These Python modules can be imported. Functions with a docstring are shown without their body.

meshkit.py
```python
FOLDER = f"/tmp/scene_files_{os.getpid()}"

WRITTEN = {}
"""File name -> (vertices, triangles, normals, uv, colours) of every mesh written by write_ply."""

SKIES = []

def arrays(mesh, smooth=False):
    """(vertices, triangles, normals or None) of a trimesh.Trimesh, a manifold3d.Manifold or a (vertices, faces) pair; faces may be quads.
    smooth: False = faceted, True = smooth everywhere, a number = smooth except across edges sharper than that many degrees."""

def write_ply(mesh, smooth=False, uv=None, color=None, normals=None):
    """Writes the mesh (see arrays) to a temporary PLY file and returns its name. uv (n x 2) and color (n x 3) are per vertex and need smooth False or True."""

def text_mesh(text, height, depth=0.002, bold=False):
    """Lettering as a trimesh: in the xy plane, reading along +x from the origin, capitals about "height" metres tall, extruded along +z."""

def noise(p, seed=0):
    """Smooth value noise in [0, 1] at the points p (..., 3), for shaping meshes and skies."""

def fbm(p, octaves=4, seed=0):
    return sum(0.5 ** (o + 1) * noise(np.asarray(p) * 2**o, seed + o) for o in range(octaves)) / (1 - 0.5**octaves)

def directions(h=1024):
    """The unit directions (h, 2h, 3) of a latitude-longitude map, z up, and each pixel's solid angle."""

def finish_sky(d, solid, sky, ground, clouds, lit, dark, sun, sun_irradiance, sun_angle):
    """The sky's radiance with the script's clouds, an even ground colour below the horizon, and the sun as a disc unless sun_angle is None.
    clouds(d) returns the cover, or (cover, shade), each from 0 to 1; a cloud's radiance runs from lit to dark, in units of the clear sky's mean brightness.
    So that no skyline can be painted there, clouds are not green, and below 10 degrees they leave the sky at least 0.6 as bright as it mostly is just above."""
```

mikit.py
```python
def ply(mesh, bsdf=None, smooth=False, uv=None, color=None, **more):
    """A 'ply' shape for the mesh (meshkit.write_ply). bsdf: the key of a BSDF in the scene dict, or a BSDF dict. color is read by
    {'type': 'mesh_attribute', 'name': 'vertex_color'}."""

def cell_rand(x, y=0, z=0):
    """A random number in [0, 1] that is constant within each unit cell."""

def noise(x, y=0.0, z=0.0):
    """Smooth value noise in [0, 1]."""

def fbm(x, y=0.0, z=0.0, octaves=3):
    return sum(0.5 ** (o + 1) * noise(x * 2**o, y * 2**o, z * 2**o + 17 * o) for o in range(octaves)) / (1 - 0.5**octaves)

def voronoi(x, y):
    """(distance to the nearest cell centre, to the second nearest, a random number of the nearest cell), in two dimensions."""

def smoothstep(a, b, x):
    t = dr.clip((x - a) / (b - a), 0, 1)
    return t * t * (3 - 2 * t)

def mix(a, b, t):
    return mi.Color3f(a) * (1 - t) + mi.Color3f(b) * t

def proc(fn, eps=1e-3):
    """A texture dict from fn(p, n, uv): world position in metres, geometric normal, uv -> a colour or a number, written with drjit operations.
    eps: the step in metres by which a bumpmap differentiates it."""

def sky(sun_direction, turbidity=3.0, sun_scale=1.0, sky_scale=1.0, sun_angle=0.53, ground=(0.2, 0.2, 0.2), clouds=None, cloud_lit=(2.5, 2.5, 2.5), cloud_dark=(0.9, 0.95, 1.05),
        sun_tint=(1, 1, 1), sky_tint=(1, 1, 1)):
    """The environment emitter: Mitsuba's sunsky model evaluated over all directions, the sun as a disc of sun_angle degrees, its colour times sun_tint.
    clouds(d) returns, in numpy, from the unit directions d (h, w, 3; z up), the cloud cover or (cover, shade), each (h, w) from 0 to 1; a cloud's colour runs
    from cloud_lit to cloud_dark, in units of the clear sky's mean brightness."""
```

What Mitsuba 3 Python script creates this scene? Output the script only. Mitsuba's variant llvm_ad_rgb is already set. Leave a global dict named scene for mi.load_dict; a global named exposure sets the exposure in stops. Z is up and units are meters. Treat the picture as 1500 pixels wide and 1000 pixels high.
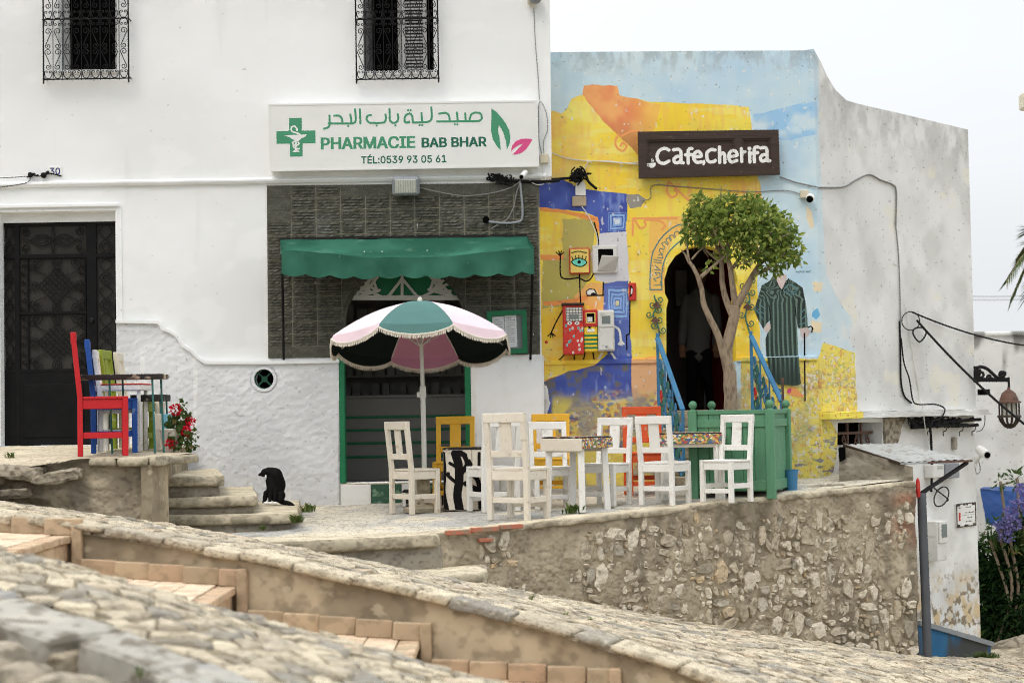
import math, random
import numpy as np, trimesh, mitsuba as mi, mikit, meshkit
import drjit as dr
import manifold3d as m3
from scipy.spatial import Voronoi
from scipy.interpolate import LinearNDInterpolator
from shapely.geometry import Polygon, LineString, Point, box as sbox
from shapely.ops import unary_union
from shapely import affinity
T = mi.ScalarTransform4f
PI = math.pi
RNG = np.random.default_rng(7)
random.seed(7)

# ------------------------------------------------------------------ camera, sky, exposure
FPX = 2700.0                                   # focal length in pixels of a 1500 px wide frame
EYE = np.array([0.0, 0.0, 0.88])
PITCH, ROLL = math.atan(105 / FPX), math.radians(0.95)
FWD = np.array([0, math.cos(PITCH), math.sin(PITCH)])
_up0, _r0 = np.array([0, -math.sin(PITCH), math.cos(PITCH)]), np.array([1.0, 0, 0])
RIGHT = math.cos(ROLL) * _r0 - math.sin(ROLL) * _up0
UP = math.sin(ROLL) * _r0 + math.cos(ROLL) * _up0
scene, labels = {}, {}
scene['camera'] = {'type': 'thinlens', 'fov': math.degrees(2 * math.atan(750 / FPX)), 'fov_axis': 'x', 'aperture_radius': 0.0135, 'focus_distance': 17.2,
                   'near_clip': 0.1, 'far_clip': 2000.0,
                   'to_world': T().look_at(origin=EYE.tolist(), target=(EYE + FWD).tolist(), up=UP.tolist())}


def overcast(d):
    e = np.clip(d[..., 2], 0, 1)
    n = meshkit.fbm(d * np.array([3.0, 3.0, 6.0]), 4, 3)
    return np.ones_like(e), np.clip(1 - e + (n - 0.5) * 0.22, 0, 1)


scene['sky'] = mikit.sky([-0.30, -0.60, 0.90], turbidity=4, sun_scale=0.15, sun_angle=24, sun_tint=(.92, .98, 1.1), clouds=overcast, cloud_lit=(2.36, 2.48, 2.63), cloud_dark=(1.25, 1.29, 1.32), ground=(0.2, 0.2, 0.19))
labels['sky'] = {'kind': 'structure'}
exposure = 2.6

# ------------------------------------------------------------------ layout helpers
FY, CY = 18.5, 19.1                            # the two house fronts


def ray(px, py):
    return FWD + RIGHT * (px - 750) / FPX - UP * (py - 500) / FPX


def at(px, py, Y):
    d = ray(px, py)
    return EYE + d * (Y / d[1])


def onplane(px, py, p0, n):
    d, n = ray(px, py), np.asarray(n, float)
    return EYE + d * (np.dot(np.asarray(p0) - EYE, n) / np.dot(d, n))


def rect(px0, py0, px1, py1, Y=FY):
    c = at((px0 + px1) / 2, (py0 + py1) / 2, Y)
    s = Y / FPX
    return c[0] - (px1 - px0) / 2 * s, c[0] + (px1 - px0) / 2 * s, c[2] - (py1 - py0) / 2 * s, c[2] + (py1 - py0) / 2 * s


def xz(pts, Y=FY):
    return [(lambda q: (q[0], q[2]))(at(a, b, Y)) for a, b in pts]


# ------------------------------------------------------------------ scene entries
used = set()


def key_for(name, parent=None):
    base = (parent + '__' if parent else '') + name
    k, i = base, 0
    while k in used:
        i += 1
        k = f'{base}_{i:03d}'
    used.add(k)
    return k


def shape(mesh, mat, smooth=30, tone=None, **kw):
    if tone is not None:
        n = len(mesh.vertices)
        return mikit.ply(mesh, mat, smooth=bool(smooth), uv=np.tile(np.asarray(tone, float), (n, 1)) if np.ndim(tone) == 1 else tone, **kw)
    return mikit.ply(mesh, mat, smooth=smooth, **kw)


def part(name, mesh, mat, parent, smooth=30, tone=None, label=None, kind=None, tw=None):
    k = key_for(name, parent)
    d = dict(mesh) if isinstance(mesh, dict) else shape(mesh, mat, smooth, tone)
    if isinstance(mesh, dict):
        d['bsdf'] = {'type': 'ref', 'id': mat}
    if tw is not None:
        d['to_world'] = tw
    scene[k] = d
    if label or kind:
        labels[k] = {**({'label': label} if label else {}), **({'kind': kind} if kind else {})}
    return k


def thing(name, label, cat, group=None, kind=None):
    k = key_for(name)
    labels[k] = {'label': label, 'category': cat}
    if group:
        labels[k]['group'] = group
    if kind:
        labels[k]['kind'] = kind
    return k


def solid(name, mesh, mat, label, cat, group=None, kind=None, smooth=30, tone=None, tw=None):
    k = thing(name, label, cat, group, kind)
    d = dict(mesh) if isinstance(mesh, dict) else shape(mesh, mat, smooth, tone)
    if tw is not None:
        d['to_world'] = tw
    scene[k] = d
    return k


def struct(name, mesh, mat, label, smooth=30):
    k = key_for(name)
    labels[k] = {'label': label, 'kind': 'structure'}
    if mesh is not None:
        scene[k] = shape(mesh, mat, smooth)
    return k


# ------------------------------------------------------------------ mesh helpers
def cat(ms):
    return trimesh.util.concatenate([m for m in ms if m is not None and len(m.faces)])


def bx(x0, x1, y0, y1, z0, z1, bev=0.0):
    x0, x1, y0, y1, z0, z1 = min(x0, x1), max(x0, x1), min(y0, y1), max(y0, y1), min(z0, z1), max(z0, z1)
    if bev <= 0:
        return trimesh.creation.box(bounds=[[x0, y0, z0], [x1, y1, z1]])
    b = min(bev, (x1 - x0) * .4, (y1 - y0) * .4, (z1 - z0) * .4)
    P = []
    for sx, X in ((1, x0), (-1, x1)):
        for sy, Y in ((1, y0), (-1, y1)):
            for sz, Z in ((1, z0), (-1, z1)):
                P += [(X, Y + sy * b, Z + sz * b), (X + sx * b, Y, Z + sz * b), (X + sx * b, Y + sy * b, Z)]
    return trimesh.convex.convex_hull(np.array(P))


def cbox(c, s, bev=0.004, rz=0, ry=0, rx=0):
    m = bx(-s[0] / 2, s[0] / 2, -s[1] / 2, s[1] / 2, -s[2] / 2, s[2] / 2, bev)
    m.apply_transform(trimesh.transformations.euler_matrix(rx, ry, rz))
    m.apply_translation(c)
    return m


def bar(p, q, w, d, bev=0.003, up=(0, 0, 1)):
    """A bevelled bar of section w x d from p to q."""
    p, q = np.asarray(p, float), np.asarray(q, float)
    L = np.linalg.norm(q - p)
    z = (q - p) / L
    x = np.cross(up, z)
    if np.linalg.norm(x) < 1e-4:
        x = np.cross((0, 1, 0), z)
    x /= np.linalg.norm(x)
    m = bx(-w / 2, w / 2, -d / 2, d / 2, -L / 2, L / 2, bev)
    M = np.eye(4)
    M[:3, 0], M[:3, 1], M[:3, 2], M[:3, 3] = x, np.cross(z, x), z, (p + q) / 2
    m.apply_transform(M)
    return m


def tube(pts, r, sides=6, closed=False):
    p = np.asarray(pts, float)
    if closed:
        p = np.vstack([p, p[:1]])
    t = np.gradient(p, axis=0)
    if closed:
        t[0] = t[-1] = p[1] - p[-2]
    t /= np.linalg.norm(t, axis=1, keepdims=True) + 1e-12
    n0 = np.cross(t[0], [0.3, 0.5, 0.81])
    if np.linalg.norm(n0) < 1e-3:
        n0 = np.cross(t[0], [1, 0, 0])
    N = [n0 / np.linalg.norm(n0)]
    for i in range(1, len(p)):
        v = N[-1] - t[i] * np.dot(N[-1], t[i])
        N.append(v / (np.linalg.norm(v) + 1e-12))
    N = np.array(N)
    B = np.cross(t, N)
    rr = np.broadcast_to(r, (len(p),))[:, None, None]
    a = np.arange(sides) * 2 * PI / sides
    v = p[:, None] + rr * (np.cos(a)[None, :, None] * N[:, None] + np.sin(a)[None, :, None] * B[:, None])
    i, j = np.meshgrid(np.arange(len(p) - 1), np.arange(sides), indexing='ij')
    q = np.stack([i * sides + j, i * sides + (j + 1) % sides, (i + 1) * sides + (j + 1) % sides, (i + 1) * sides + j], -1).reshape(-1, 4)
    f = [q[:, [0, 1, 2]], q[:, [0, 2, 3]]]
    V = v.reshape(-1, 3)
    if not closed:
        V = np.vstack([V, p[:1], p[-1:]])
        k = np.arange(sides)
        n = len(p)
        f += [np.stack([np.full(sides, n * sides), (k + 1) % sides, k], 1), np.stack([np.full(sides, n * sides + 1), (n - 1) * sides + k, (n - 1) * sides + (k + 1) % sides], 1)]
    return trimesh.Trimesh(V, np.vstack(f), process=False)


def smooth_path(pts, n=8):
    """Catmull-Rom through the points."""
    p = np.asarray(pts, float)
    P = np.vstack([2 * p[0] - p[1], p, 2 * p[-1] - p[-2]])
    out = []
    for i in range(1, len(P) - 2):
        for t in np.linspace(0, 1, n, endpoint=False):
            a, b, c, d = P[i - 1], P[i], P[i + 1], P[i + 2]
            out.append(0.5 * (2 * b + (c - a) * t + (2 * a - 5 * b + 4 * c - d) * t * t + (3 * b - a - 3 * c + d) * t ** 3))
    out.append(P[-2])
    return np.array(out)


def prism(poly, y0, y1):
    """Polygon (or several) in the xz plane, extruded from y0 (front) to y1 (back)."""
    gs = [g for g in getattr(poly, 'geoms', [poly]) if g.geom_type == 'Polygon' and g.area > 1e-7]
    ms = []
    for g in gs:
        m = trimesh.creation.extrude_polygon(g, abs(y1 - y0), engine='earcut')
        v = np.array(m.vertices)
        ms.append(trimesh.Trimesh(np.stack([v[:, 0], max(y0, y1) - v[:, 2], v[:, 1]], 1), m.faces, process=False))
    return cat(ms)


def lathe(prof, segs=20, c=(0, 0, 0)):
    m = trimesh.creation.revolve(np.asarray(prof, float), sections=segs)
    m.apply_translation(c)
    return m


def grid(P):
    """Quad sheet from points (n, m, 3)."""
    n, m = P.shape[:2]
    i, j = np.meshgrid(np.arange(n - 1), np.arange(m - 1), indexing='ij')
    a = i * m + j
    q = np.stack([a, a + m, a + m + 1, a + 1], -1).reshape(-1, 4)
    return trimesh.Trimesh(P.reshape(-1, 3), np.vstack([q[:, [0, 1, 2]], q[:, [0, 2, 3]]]), process=False)


def strokes(lines, w, Y, conv=None):
    """Shapely shape of pen strokes given in photo pixels at depth Y."""
    g = []
    for l in lines:
        pts = xz([conv(*q) if conv else q for q in l], Y)
        g.append((LineString(pts) if len(pts) > 1 else Point(pts[0])).buffer(w * Y / FPX / 2, 6))
    return unary_union(g)


def textm(txt, px0, px1, pyb, cap, Y, depth=0.004, bold=True, left=None):
    """Lettering standing on the wall plane at depth Y (front face at Y)."""
    m = meshkit.text_mesh(txt, cap * Y / FPX, depth, bold)
    b = m.bounds
    p0, p1 = at(px0, pyb, Y), at(px1, pyb, Y)
    v = np.array(m.vertices)
    sx = (p1[0] - p0[0]) / (b[1][0] - b[0][0])
    z = at((px0 + px1) / 2, pyb, Y)[2]
    return trimesh.Trimesh(np.stack([p0[0] + (v[:, 0] - b[0][0]) * sx, Y + depth - v[:, 2], z + v[:, 1]], 1), m.faces, process=False)


def rotated(m, rz, c=(0, 0, 0)):
    m = m.copy()
    m.apply_transform(trimesh.transformations.rotation_matrix(rz, [0, 0, 1]))
    m.apply_translation(c)
    return m


def jitter(m, amp, freq, seed=0):
    v = np.array(m.vertices)
    n = np.stack([meshkit.fbm(v * freq + 11.3 * k, 3, seed + k) for k in range(3)], 1) - .5
    return trimesh.Trimesh(v + n * 2 * amp, m.faces, process=False)


def hull_limbs(bones, refine=0.02, taubin=8, extra=()):
    """bones: list of ((p, r), (q, r)). One continuous smooth body."""
    M = []
    for (p, r), (q, s) in bones:
        pts = []
        for c, rad in ((p, r), (q, s)):
            rad = np.broadcast_to(rad, (3,))
            sp = trimesh.creation.icosphere(2)
            pts.append(np.asarray(sp.vertices) * rad + np.asarray(c))
        M.append(m3.Manifold.hull_points(np.vstack(pts).astype(np.float32)))
    u = M[0]
    for m in M[1:]:
        u = u + m
    u = u.refine_to_length(refine)
    mm = u.to_mesh()
    t = trimesh.Trimesh(mm.vert_properties[:, :3], mm.tri_verts, process=True)
    trimesh.smoothing.filter_taubin(t, iterations=taubin)
    return t


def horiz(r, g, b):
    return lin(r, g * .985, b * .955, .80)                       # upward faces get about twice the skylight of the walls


def lin(r, g, b, k=0.93):
    """A base colour from what the photograph shows on a surface as lit as the white walls."""
    f = lambda c: ((c / 255 + 0.055) / 1.055) ** 2.4 if c > 10 else c / 255 / 12.92
    return [min(.85, f(c) * k) for c in (r, g, b)]


# ------------------------------------------------------------------ materials
fbm, noise, vor, sst, mix = mikit.fbm, mikit.noise, mikit.voronoi, mikit.smoothstep, mikit.mix
C3 = mi.Color3f


def mat(key, base, rough=0.8, bump=None, scale=0.004, two=False, eps=2e-3, **kw):
    two = kw.get('spec_trans', 0) == 0
    b = {'type': 'principled', 'base_color': mikit.proc(base) if callable(base) else {'type': 'rgb', 'value': list(base)}, 'roughness': rough, 'specular': kw.pop('specular', 0.3), **kw}
    if bump is not None:
        b = {'type': 'bumpmap', 'tex': mikit.proc(bump, eps), 'scale': scale, 'inner': b}
    if two:
        b = {'type': 'twosided', 'inner': b}
    scene[key] = b


def f3(p, s, o=3, sz=None):
    return fbm(p.x * s, p.y * s, p.z * (sz or s), o)


def plaster_white(p, n, uv):
    a = f3(p, 1.1)
    st = fbm(p.x * 7, p.y * 7, p.z * .6, 3)                       # runs of dirt
    c = mix(lin(240, 242, 242), lin(231, 233, 232), sst(.35, .75, a))
    c = mix(c, lin(204, 203, 198), sst(.62, .85, st) * .22)
    c = mix(c, lin(246, 248, 248), sst(.52, .6, f3(p, 2.3, 4)) * .35)
    spot = f3(p, 23, 2)
    return mix(c, lin(150, 146, 138), sst(.83, .9, spot) * .5)


mat('white_wall', plaster_white, .85, lambda p, n, uv: f3(p, 14, 3) + .5 * f3(p, 2.5, 2), .004)


def dado_white(p, n, uv):
    a, d = f3(p, 2.0), f3(p, 30, 2)
    c = mix(lin(224, 226, 228), lin(211, 213, 215), sst(.3, .7, a))
    c = mix(c, lin(160, 158, 152), sst(.72, .86, d) * .5)
    drip = fbm(p.x * 16, p.y * 3, p.z * .8, 2)
    return mix(c, lin(236, 236, 234), sst(.74, .8, drip) * .6)


mat('dado', dado_white, .9, lambda p, n, uv: f3(p, 45, 3), .006)
mat('clean_white', lambda p, n, uv: mix(lin(236, 236, 232), lin(222, 221, 215), sst(.4, .8, f3(p, 6))), .6)
mat('sign_white', lambda p, n, uv: mix(lin(232, 233, 230), lin(226, 227, 224), f3(p, 3)), .35)
mat('sign_green', lin(70, 145, 110), .45)
mat('sign_dark_green', lin(28, 100, 80), .45)
mat('sign_pink', lin(214, 80, 135), .45)
mat('black_iron', lambda p, n, uv: mix([.006, .006, .007], [.02, .018, .016], sst(.5, .8, f3(p, 30))), .5, specular=.2)
mat('door_black', lambda p, n, uv: mix([.005, .005, .006], [.011, .011, .011], f3(p, 9)), .42, lambda p, n, uv: f3(p, 60, 2), .0008, specular=.1)
mat('door_mesh', lambda p, n, uv: mix([.055, .053, .047], [.028, .027, .025], f3(p, 5)), .8, specular=.05)
mat('dark_room', [.03, .029, .027], .95, specular=.0)
mat('void', [.004, .004, .004], .95, specular=.0)
mat('shutter_white', lambda p, n, uv: mix([.52, .52, .52], [.38, .38, .37], f3(p, 8)), .6)
mat('shutter_dark', [.04, .04, .042], .5)


def tile_dark(p, n, uv):
    a, b = f3(p, 26, 3), f3(p, 90, 2)
    c = mix([.034, .035, .023], [.086, .084, .060], sst(.35, .75, a) * .7 + uv.x * .3)
    c = mix(c, [.13, .125, .105], sst(.6, .8, b) * .6)
    dust = f3(p, 3.2, 3)
    c = mix(c, [.16, .16, .15], sst(.6, .85, dust) * .35)
    drop = fbm(p.x * 30, p.y * 9, p.z * 9, 2)
    return mix(c, [.6, .6, .57], sst(.86, .9, drop) * .8)


mat('dark_tile', tile_dark, .5, lambda p, n, uv: f3(p, 70, 3), .004, specular=.45)
mat('grout', lambda p, n, uv: mix([.24, .22, .16], [.14, .13, .10], f3(p, 9)), .9)
mat('green_paint', lambda p, n, uv: mix(lin(34, 128, 84), lin(28, 106, 70), f3(p, 8)), .45)
mat('lattice_white', lin(214, 214, 206), .6)


def planter_green(p, n, uv):
    g = fbm(p.x * 40, p.y * 40, p.z * 3, 2)
    c = mix(lin(98, 150, 116), lin(80, 128, 98), g)
    return mix(c, lin(150, 170, 140), sst(.78, .9, f3(p, 18)) * .5)


mat('planter_green', planter_green, .55)


def awn(p, n, uv):
    c = mix(lin(28, 84, 66), lin(50, 108, 88), sst(.3, .75, f3(p, 2.4)))
    c = mix(c, lin(120, 160, 136), sst(.6, .88, f3(p, 6, 4)) * .35)
    d = fbm(p.x * 34, p.y * 8, p.z * 12, 2)
    return mix(c, lin(225, 226, 215), sst(.86, .89, d) * .9)


mat('awning_cloth', awn, .7, lambda p, n, uv: f3(p, 9, 2), .006, two=True)


def cloth(key, a, b, tr=.25):
    tex = mikit.proc(lambda p, n, uv: mix(a, b, f3(p, 8)))
    scene[key] = {'type': 'twosided', 'inner': {'type': 'principled', 'base_color': tex, 'roughness': .85, 'specular': .15}}


cloth('cloth_fringe', lin(238, 232, 218), lin(214, 206, 190))


def lined(key, outer, lining):
    """Parasol cloth: printed outside, another colour on the inside."""
    def side(c):
        A = lin(*c)
        B2 = [x * .85 for x in A]
        return {'type': 'principled', 'base_color': mikit.proc(lambda p, n, uv: mix(A, B2, f3(p, 8))), 'roughness': .85, 'specular': .12}
    scene[key] = {'type': 'twosided', 'front': side(outer), 'back': side(lining)}


lined('cloth_green', (92, 130, 126), (26, 36, 34))
lined('cloth_pink', (238, 214, 221), (206, 146, 176))  # pink inside colour raised in place of light coming through the cloth


def worn(key, a, b, under=(200, 188, 164), amt=.5, rough=.55, th=.66):
    A, B, U = lin(*a), lin(*b), lin(*under)

    def fn(p, n, uv):
        c = mix(A, B, f3(p, 5))
        g = fbm(p.x * 55, p.y * 55, p.z * 9, 2)
        c = mix(c, [x * .8 for x in A], sst(.55, .8, g) * .35)
        return mix(c, U, sst(th, th + .14, f3(p, 17, 3)) * amt)
    mat(key, fn, rough, lambda p, n, uv: f3(p, 50, 2), .0012)


worn('chair_white', (242, 241, 237), (228, 225, 217), (176, 164, 144), .4, th=.67)
worn('chair_cream', (232, 225, 210), (218, 207, 188), (160, 144, 118), .45, th=.65)
worn('chair_yellow', (240, 190, 66), (232, 178, 52))
worn('chair_orange', (226, 98, 52), (212, 84, 44))
worn('chair_red', (204, 40, 46), (190, 30, 38), (214, 150, 140), .5, .5, .74)
worn('chair_blue', (40, 92, 176), (30, 78, 156), (150, 180, 210), .5)
worn('chair_olive', (146, 162, 52), (130, 146, 44))
worn('chair_pale_blue', (122, 186, 206), (100, 168, 196))
worn('old_wood', (196, 180, 154), (150, 134, 110), (64, 52, 44), .8)
worn('black_wood', (52, 48, 46), (34, 32, 32), (170, 156, 136), .8, .6, .58)
worn('rail_blue', (74, 136, 176), (60, 116, 160), (120, 100, 80), .5)
worn('iron_green', (64, 124, 116), (52, 104, 98), (130, 84, 50), .7)
worn('grey_metal', (150, 154, 158), (132, 136, 140), (110, 84, 66), .5)
worn('beige_box', (214, 206, 184), (204, 194, 170), (150, 140, 120), .4)
worn('meter_white', (226, 226, 222), (214, 214, 208), (170, 166, 156), .4)
worn('rust', (112, 84, 72), (92, 70, 60), (74, 60, 52), .6, .7, .5)
worn('roof_sheet', (176, 178, 176), (150, 152, 150), (120, 112, 100), .6, .75, .56)
worn('red_brick_paint', (190, 118, 94), (166, 104, 84), (150, 130, 110), .9, .9, .46)
worn('painted_red', (206, 62, 52), (190, 50, 46), (210, 160, 140), .3)
mat('cable_black', [.009, .009, .009], .7, specular=.15)
mat('cable_grey', lin(128, 128, 126), .6)
mat('cable_white', lin(216, 214, 206), .6)
mat('paint_black', [.010, .009, .009], .8, specular=.1)
mat('paint_white', lin(238, 238, 234), .7)
mat('paint_mint', lin(112, 214, 190), .6)
mat('paint_yellow', lin(240, 206, 60), .7)
mat('paint_orange_line', lin(240, 164, 100), .8)
mat('paint_teal_line', lin(92, 132, 140), .8)
mat('paint_light_blue', lin(150, 196, 236), .8)
mat('glass_lamp', lin(200, 202, 190), .25)
mat('paper', lin(222, 224, 226), .8)


def stone_tone(p, n, uv):
    a = f3(p, 22, 3)
    c = mix(lin(172, 160, 138), lin(222, 213, 194), uv.x)
    c = mix(c, lin(186, 154, 108), sst(.93, .98, uv.y) * .6)
    c = mix(c, lin(150, 144, 134), sst(.2, .0, uv.y) * .7)
    c = mix(c, lin(124, 113, 94), sst(.48, .74, a) * .7)
    return mix(c, lin(104, 95, 80), sst(.6, .75, f3(p, 60, 2)) * .4)


mat('wall_stone', stone_tone, .95, lambda p, n, uv: f3(p, 40, 4), .014)


def mortar(p, n, uv):
    a, b = f3(p, 3.1), f3(p, 28, 3)
    c = mix(lin(158, 146, 125), lin(182, 169, 146), sst(.3, .7, a))
    red = sst(3.55, 3.85, p.x) * sst(-.55, -.4, p.z) * sst(.08, -.02, p.z) * sst(.36, .52, f3(p, 7, 3))
    c = mix(c, lin(176, 122, 98), red * .75)
    c = mix(c, lin(104, 95, 81), sst(.48, .78, b) * .55)
    run = fbm(p.x * 5, p.y * 5, p.z * .7, 3)
    c = mix(c, lin(98, 90, 78), sst(.46, .7, run) * .6)
    return mix(c, lin(188, 178, 158), sst(.64, .76, f3(p, 15, 4)) * .3)


mat('mortar', mortar, .95, lambda p, n, uv: f3(p, 34, 4), .022)


def cob(p, n, uv):
    a, b = f3(p, 18, 3), f3(p, 70, 2)
    c = mix(horiz(190, 181, 164), horiz(222, 212, 190), uv.x)
    c = mix(c, horiz(150, 148, 144), sst(.6, .95, uv.y) * .9)
    c = mix(c, horiz(196, 168, 148), sst(.94, .97, uv.x) * .5)
    c = mix(c, horiz(138, 129, 112), sst(.45, .72, a) * .6)
    c = mix(c, horiz(232, 224, 204), sst(.58, .75, f3(p, 31, 3)) * .5)
    return mix(c, horiz(98, 90, 78), sst(.55, .75, b) * .55)


mat('cobble', cob, .9, lambda p, n, uv: f3(p, 42, 4), .014)
mat('street_bed', lambda p, n, uv: mix(horiz(158, 148, 126), horiz(100, 92, 78), sst(.3, .7, f3(p, 17))), .95, lambda p, n, uv: f3(p, 30, 3), .01)


def kerb_c(p, n, uv):
    a = f3(p, 14, 3)
    c = mix(horiz(182, 180, 174), horiz(164, 165, 166), uv.x)
    c = mix(c, horiz(206, 202, 192), sst(.5, .7, f3(p, 5)) * .5)
    return mix(c, horiz(110, 102, 90), sst(.45, .7, a) * .75)


mat('kerb', kerb_c, .85, lambda p, n, uv: f3(p, 26, 3), .008)


def concrete(p, n, uv):
    a, b = f3(p, 4), f3(p, 33, 3)
    c = mix(horiz(212, 204, 184), horiz(190, 182, 162), sst(.3, .7, a))
    c = mix(c, horiz(132, 122, 104), sst(.46, .78, b) * .5 + sst(.5, .7, f3(p, 8, 4)) * .3)
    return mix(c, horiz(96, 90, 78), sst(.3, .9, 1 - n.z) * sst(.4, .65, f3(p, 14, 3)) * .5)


mat('concrete', concrete, .9, lambda p, n, uv: f3(p, 30, 3), .006)


def paving(p, n, uv):
    a, b = f3(p, 1.3), f3(p, 16, 3)
    d1, d2, r = vor(p.x * 16, p.y * 16)
    c = mix(horiz(206, 202, 190), horiz(176, 178, 178), sst(.4, .6, a))
    c = mix(c, horiz(222, 214, 194), sst(.5, .66, f3(p, 2.2)) * .7)
    c = mix(c, horiz(130, 126, 118), (1 - sst(.02, .14, d2 - d1)) * .6)
    return mix(c, horiz(126, 118, 104), sst(.48, .76, b) * .5)


mat('paving', paving, .9, lambda p, n, uv: f3(p, 26, 3), .008)


def tan_plaster(p, n, uv):
    a, b = f3(p, 2.2), f3(p, 13, 3)
    c = mix(lin(192, 176, 149), lin(172, 156, 131), sst(.3, .7, a))
    c = mix(c, lin(126, 112, 92), sst(.45, .72, b) * .6)
    run = fbm(p.x * 4, p.y * 4, p.z * .9, 3)
    c = mix(c, lin(112, 102, 86), sst(.46, .72, run) * .6)
    return mix(c, lin(200, 188, 164), sst(.66, .74, f3(p, 9, 4)) * .5)


mat('tan_plaster', tan_plaster, .9, lambda p, n, uv: f3(p, 22, 3), .006)


def terracotta(p, n, uv):
    a = f3(p, 18, 3)
    c = mix(lin(196, 174, 144), lin(186, 158, 130), uv.x)
    c = mix(c, lin(168, 152, 126), sst(.4, .9, uv.y) * .7)
    return mix(c, lin(140, 122, 100), sst(.45, .75, a) * .5)


mat('brick', terracotta, .85, lambda p, n, uv: f3(p, 40, 3), .003)
mat('tread_tile', lambda p, n, uv: mix(mix(horiz(230, 212, 190), horiz(222, 200, 176), uv.x), horiz(180, 160, 138), sst(.42, .75, f3(p, 12)) * .7), .85, lambda p, n, uv: f3(p, 30, 2), .003)


def cement(p, n, uv):
    a, b = f3(p, 6), f3(p, 30, 3)
    c = mix(lin(168, 160, 146), lin(142, 134, 120), sst(.3, .7, a))
    return mix(c, lin(100, 94, 84), sst(.5, .8, b) * .6)


mat('cement', cement, .95, lambda p, n, uv: f3(p, 26, 4), .018)
mat('rough_rock', lambda p, n, uv: mix(mix(lin(178, 168, 150), lin(146, 136, 118), f3(p, 6)), lin(96, 88, 76), sst(.42, .68, f3(p, 20, 3)) * .75), .95, lambda p, n, uv: f3(p, 24, 4), .014)


def weathered(p, n, uv):
    a, b = f3(p, 1.6, 4), f3(p, 20, 3)
    c = mix(lin(236, 236, 233), lin(222, 222, 219), sst(.3, .7, a))
    st = fbm(p.x * 2.6, p.y * 2.6, p.z * 2.2, 4)
    c = mix(c, lin(196, 195, 190), sst(.45, .7, st) * .45)
    return mix(c, lin(128, 124, 114), sst(.72, .86, b) * .6)


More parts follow.
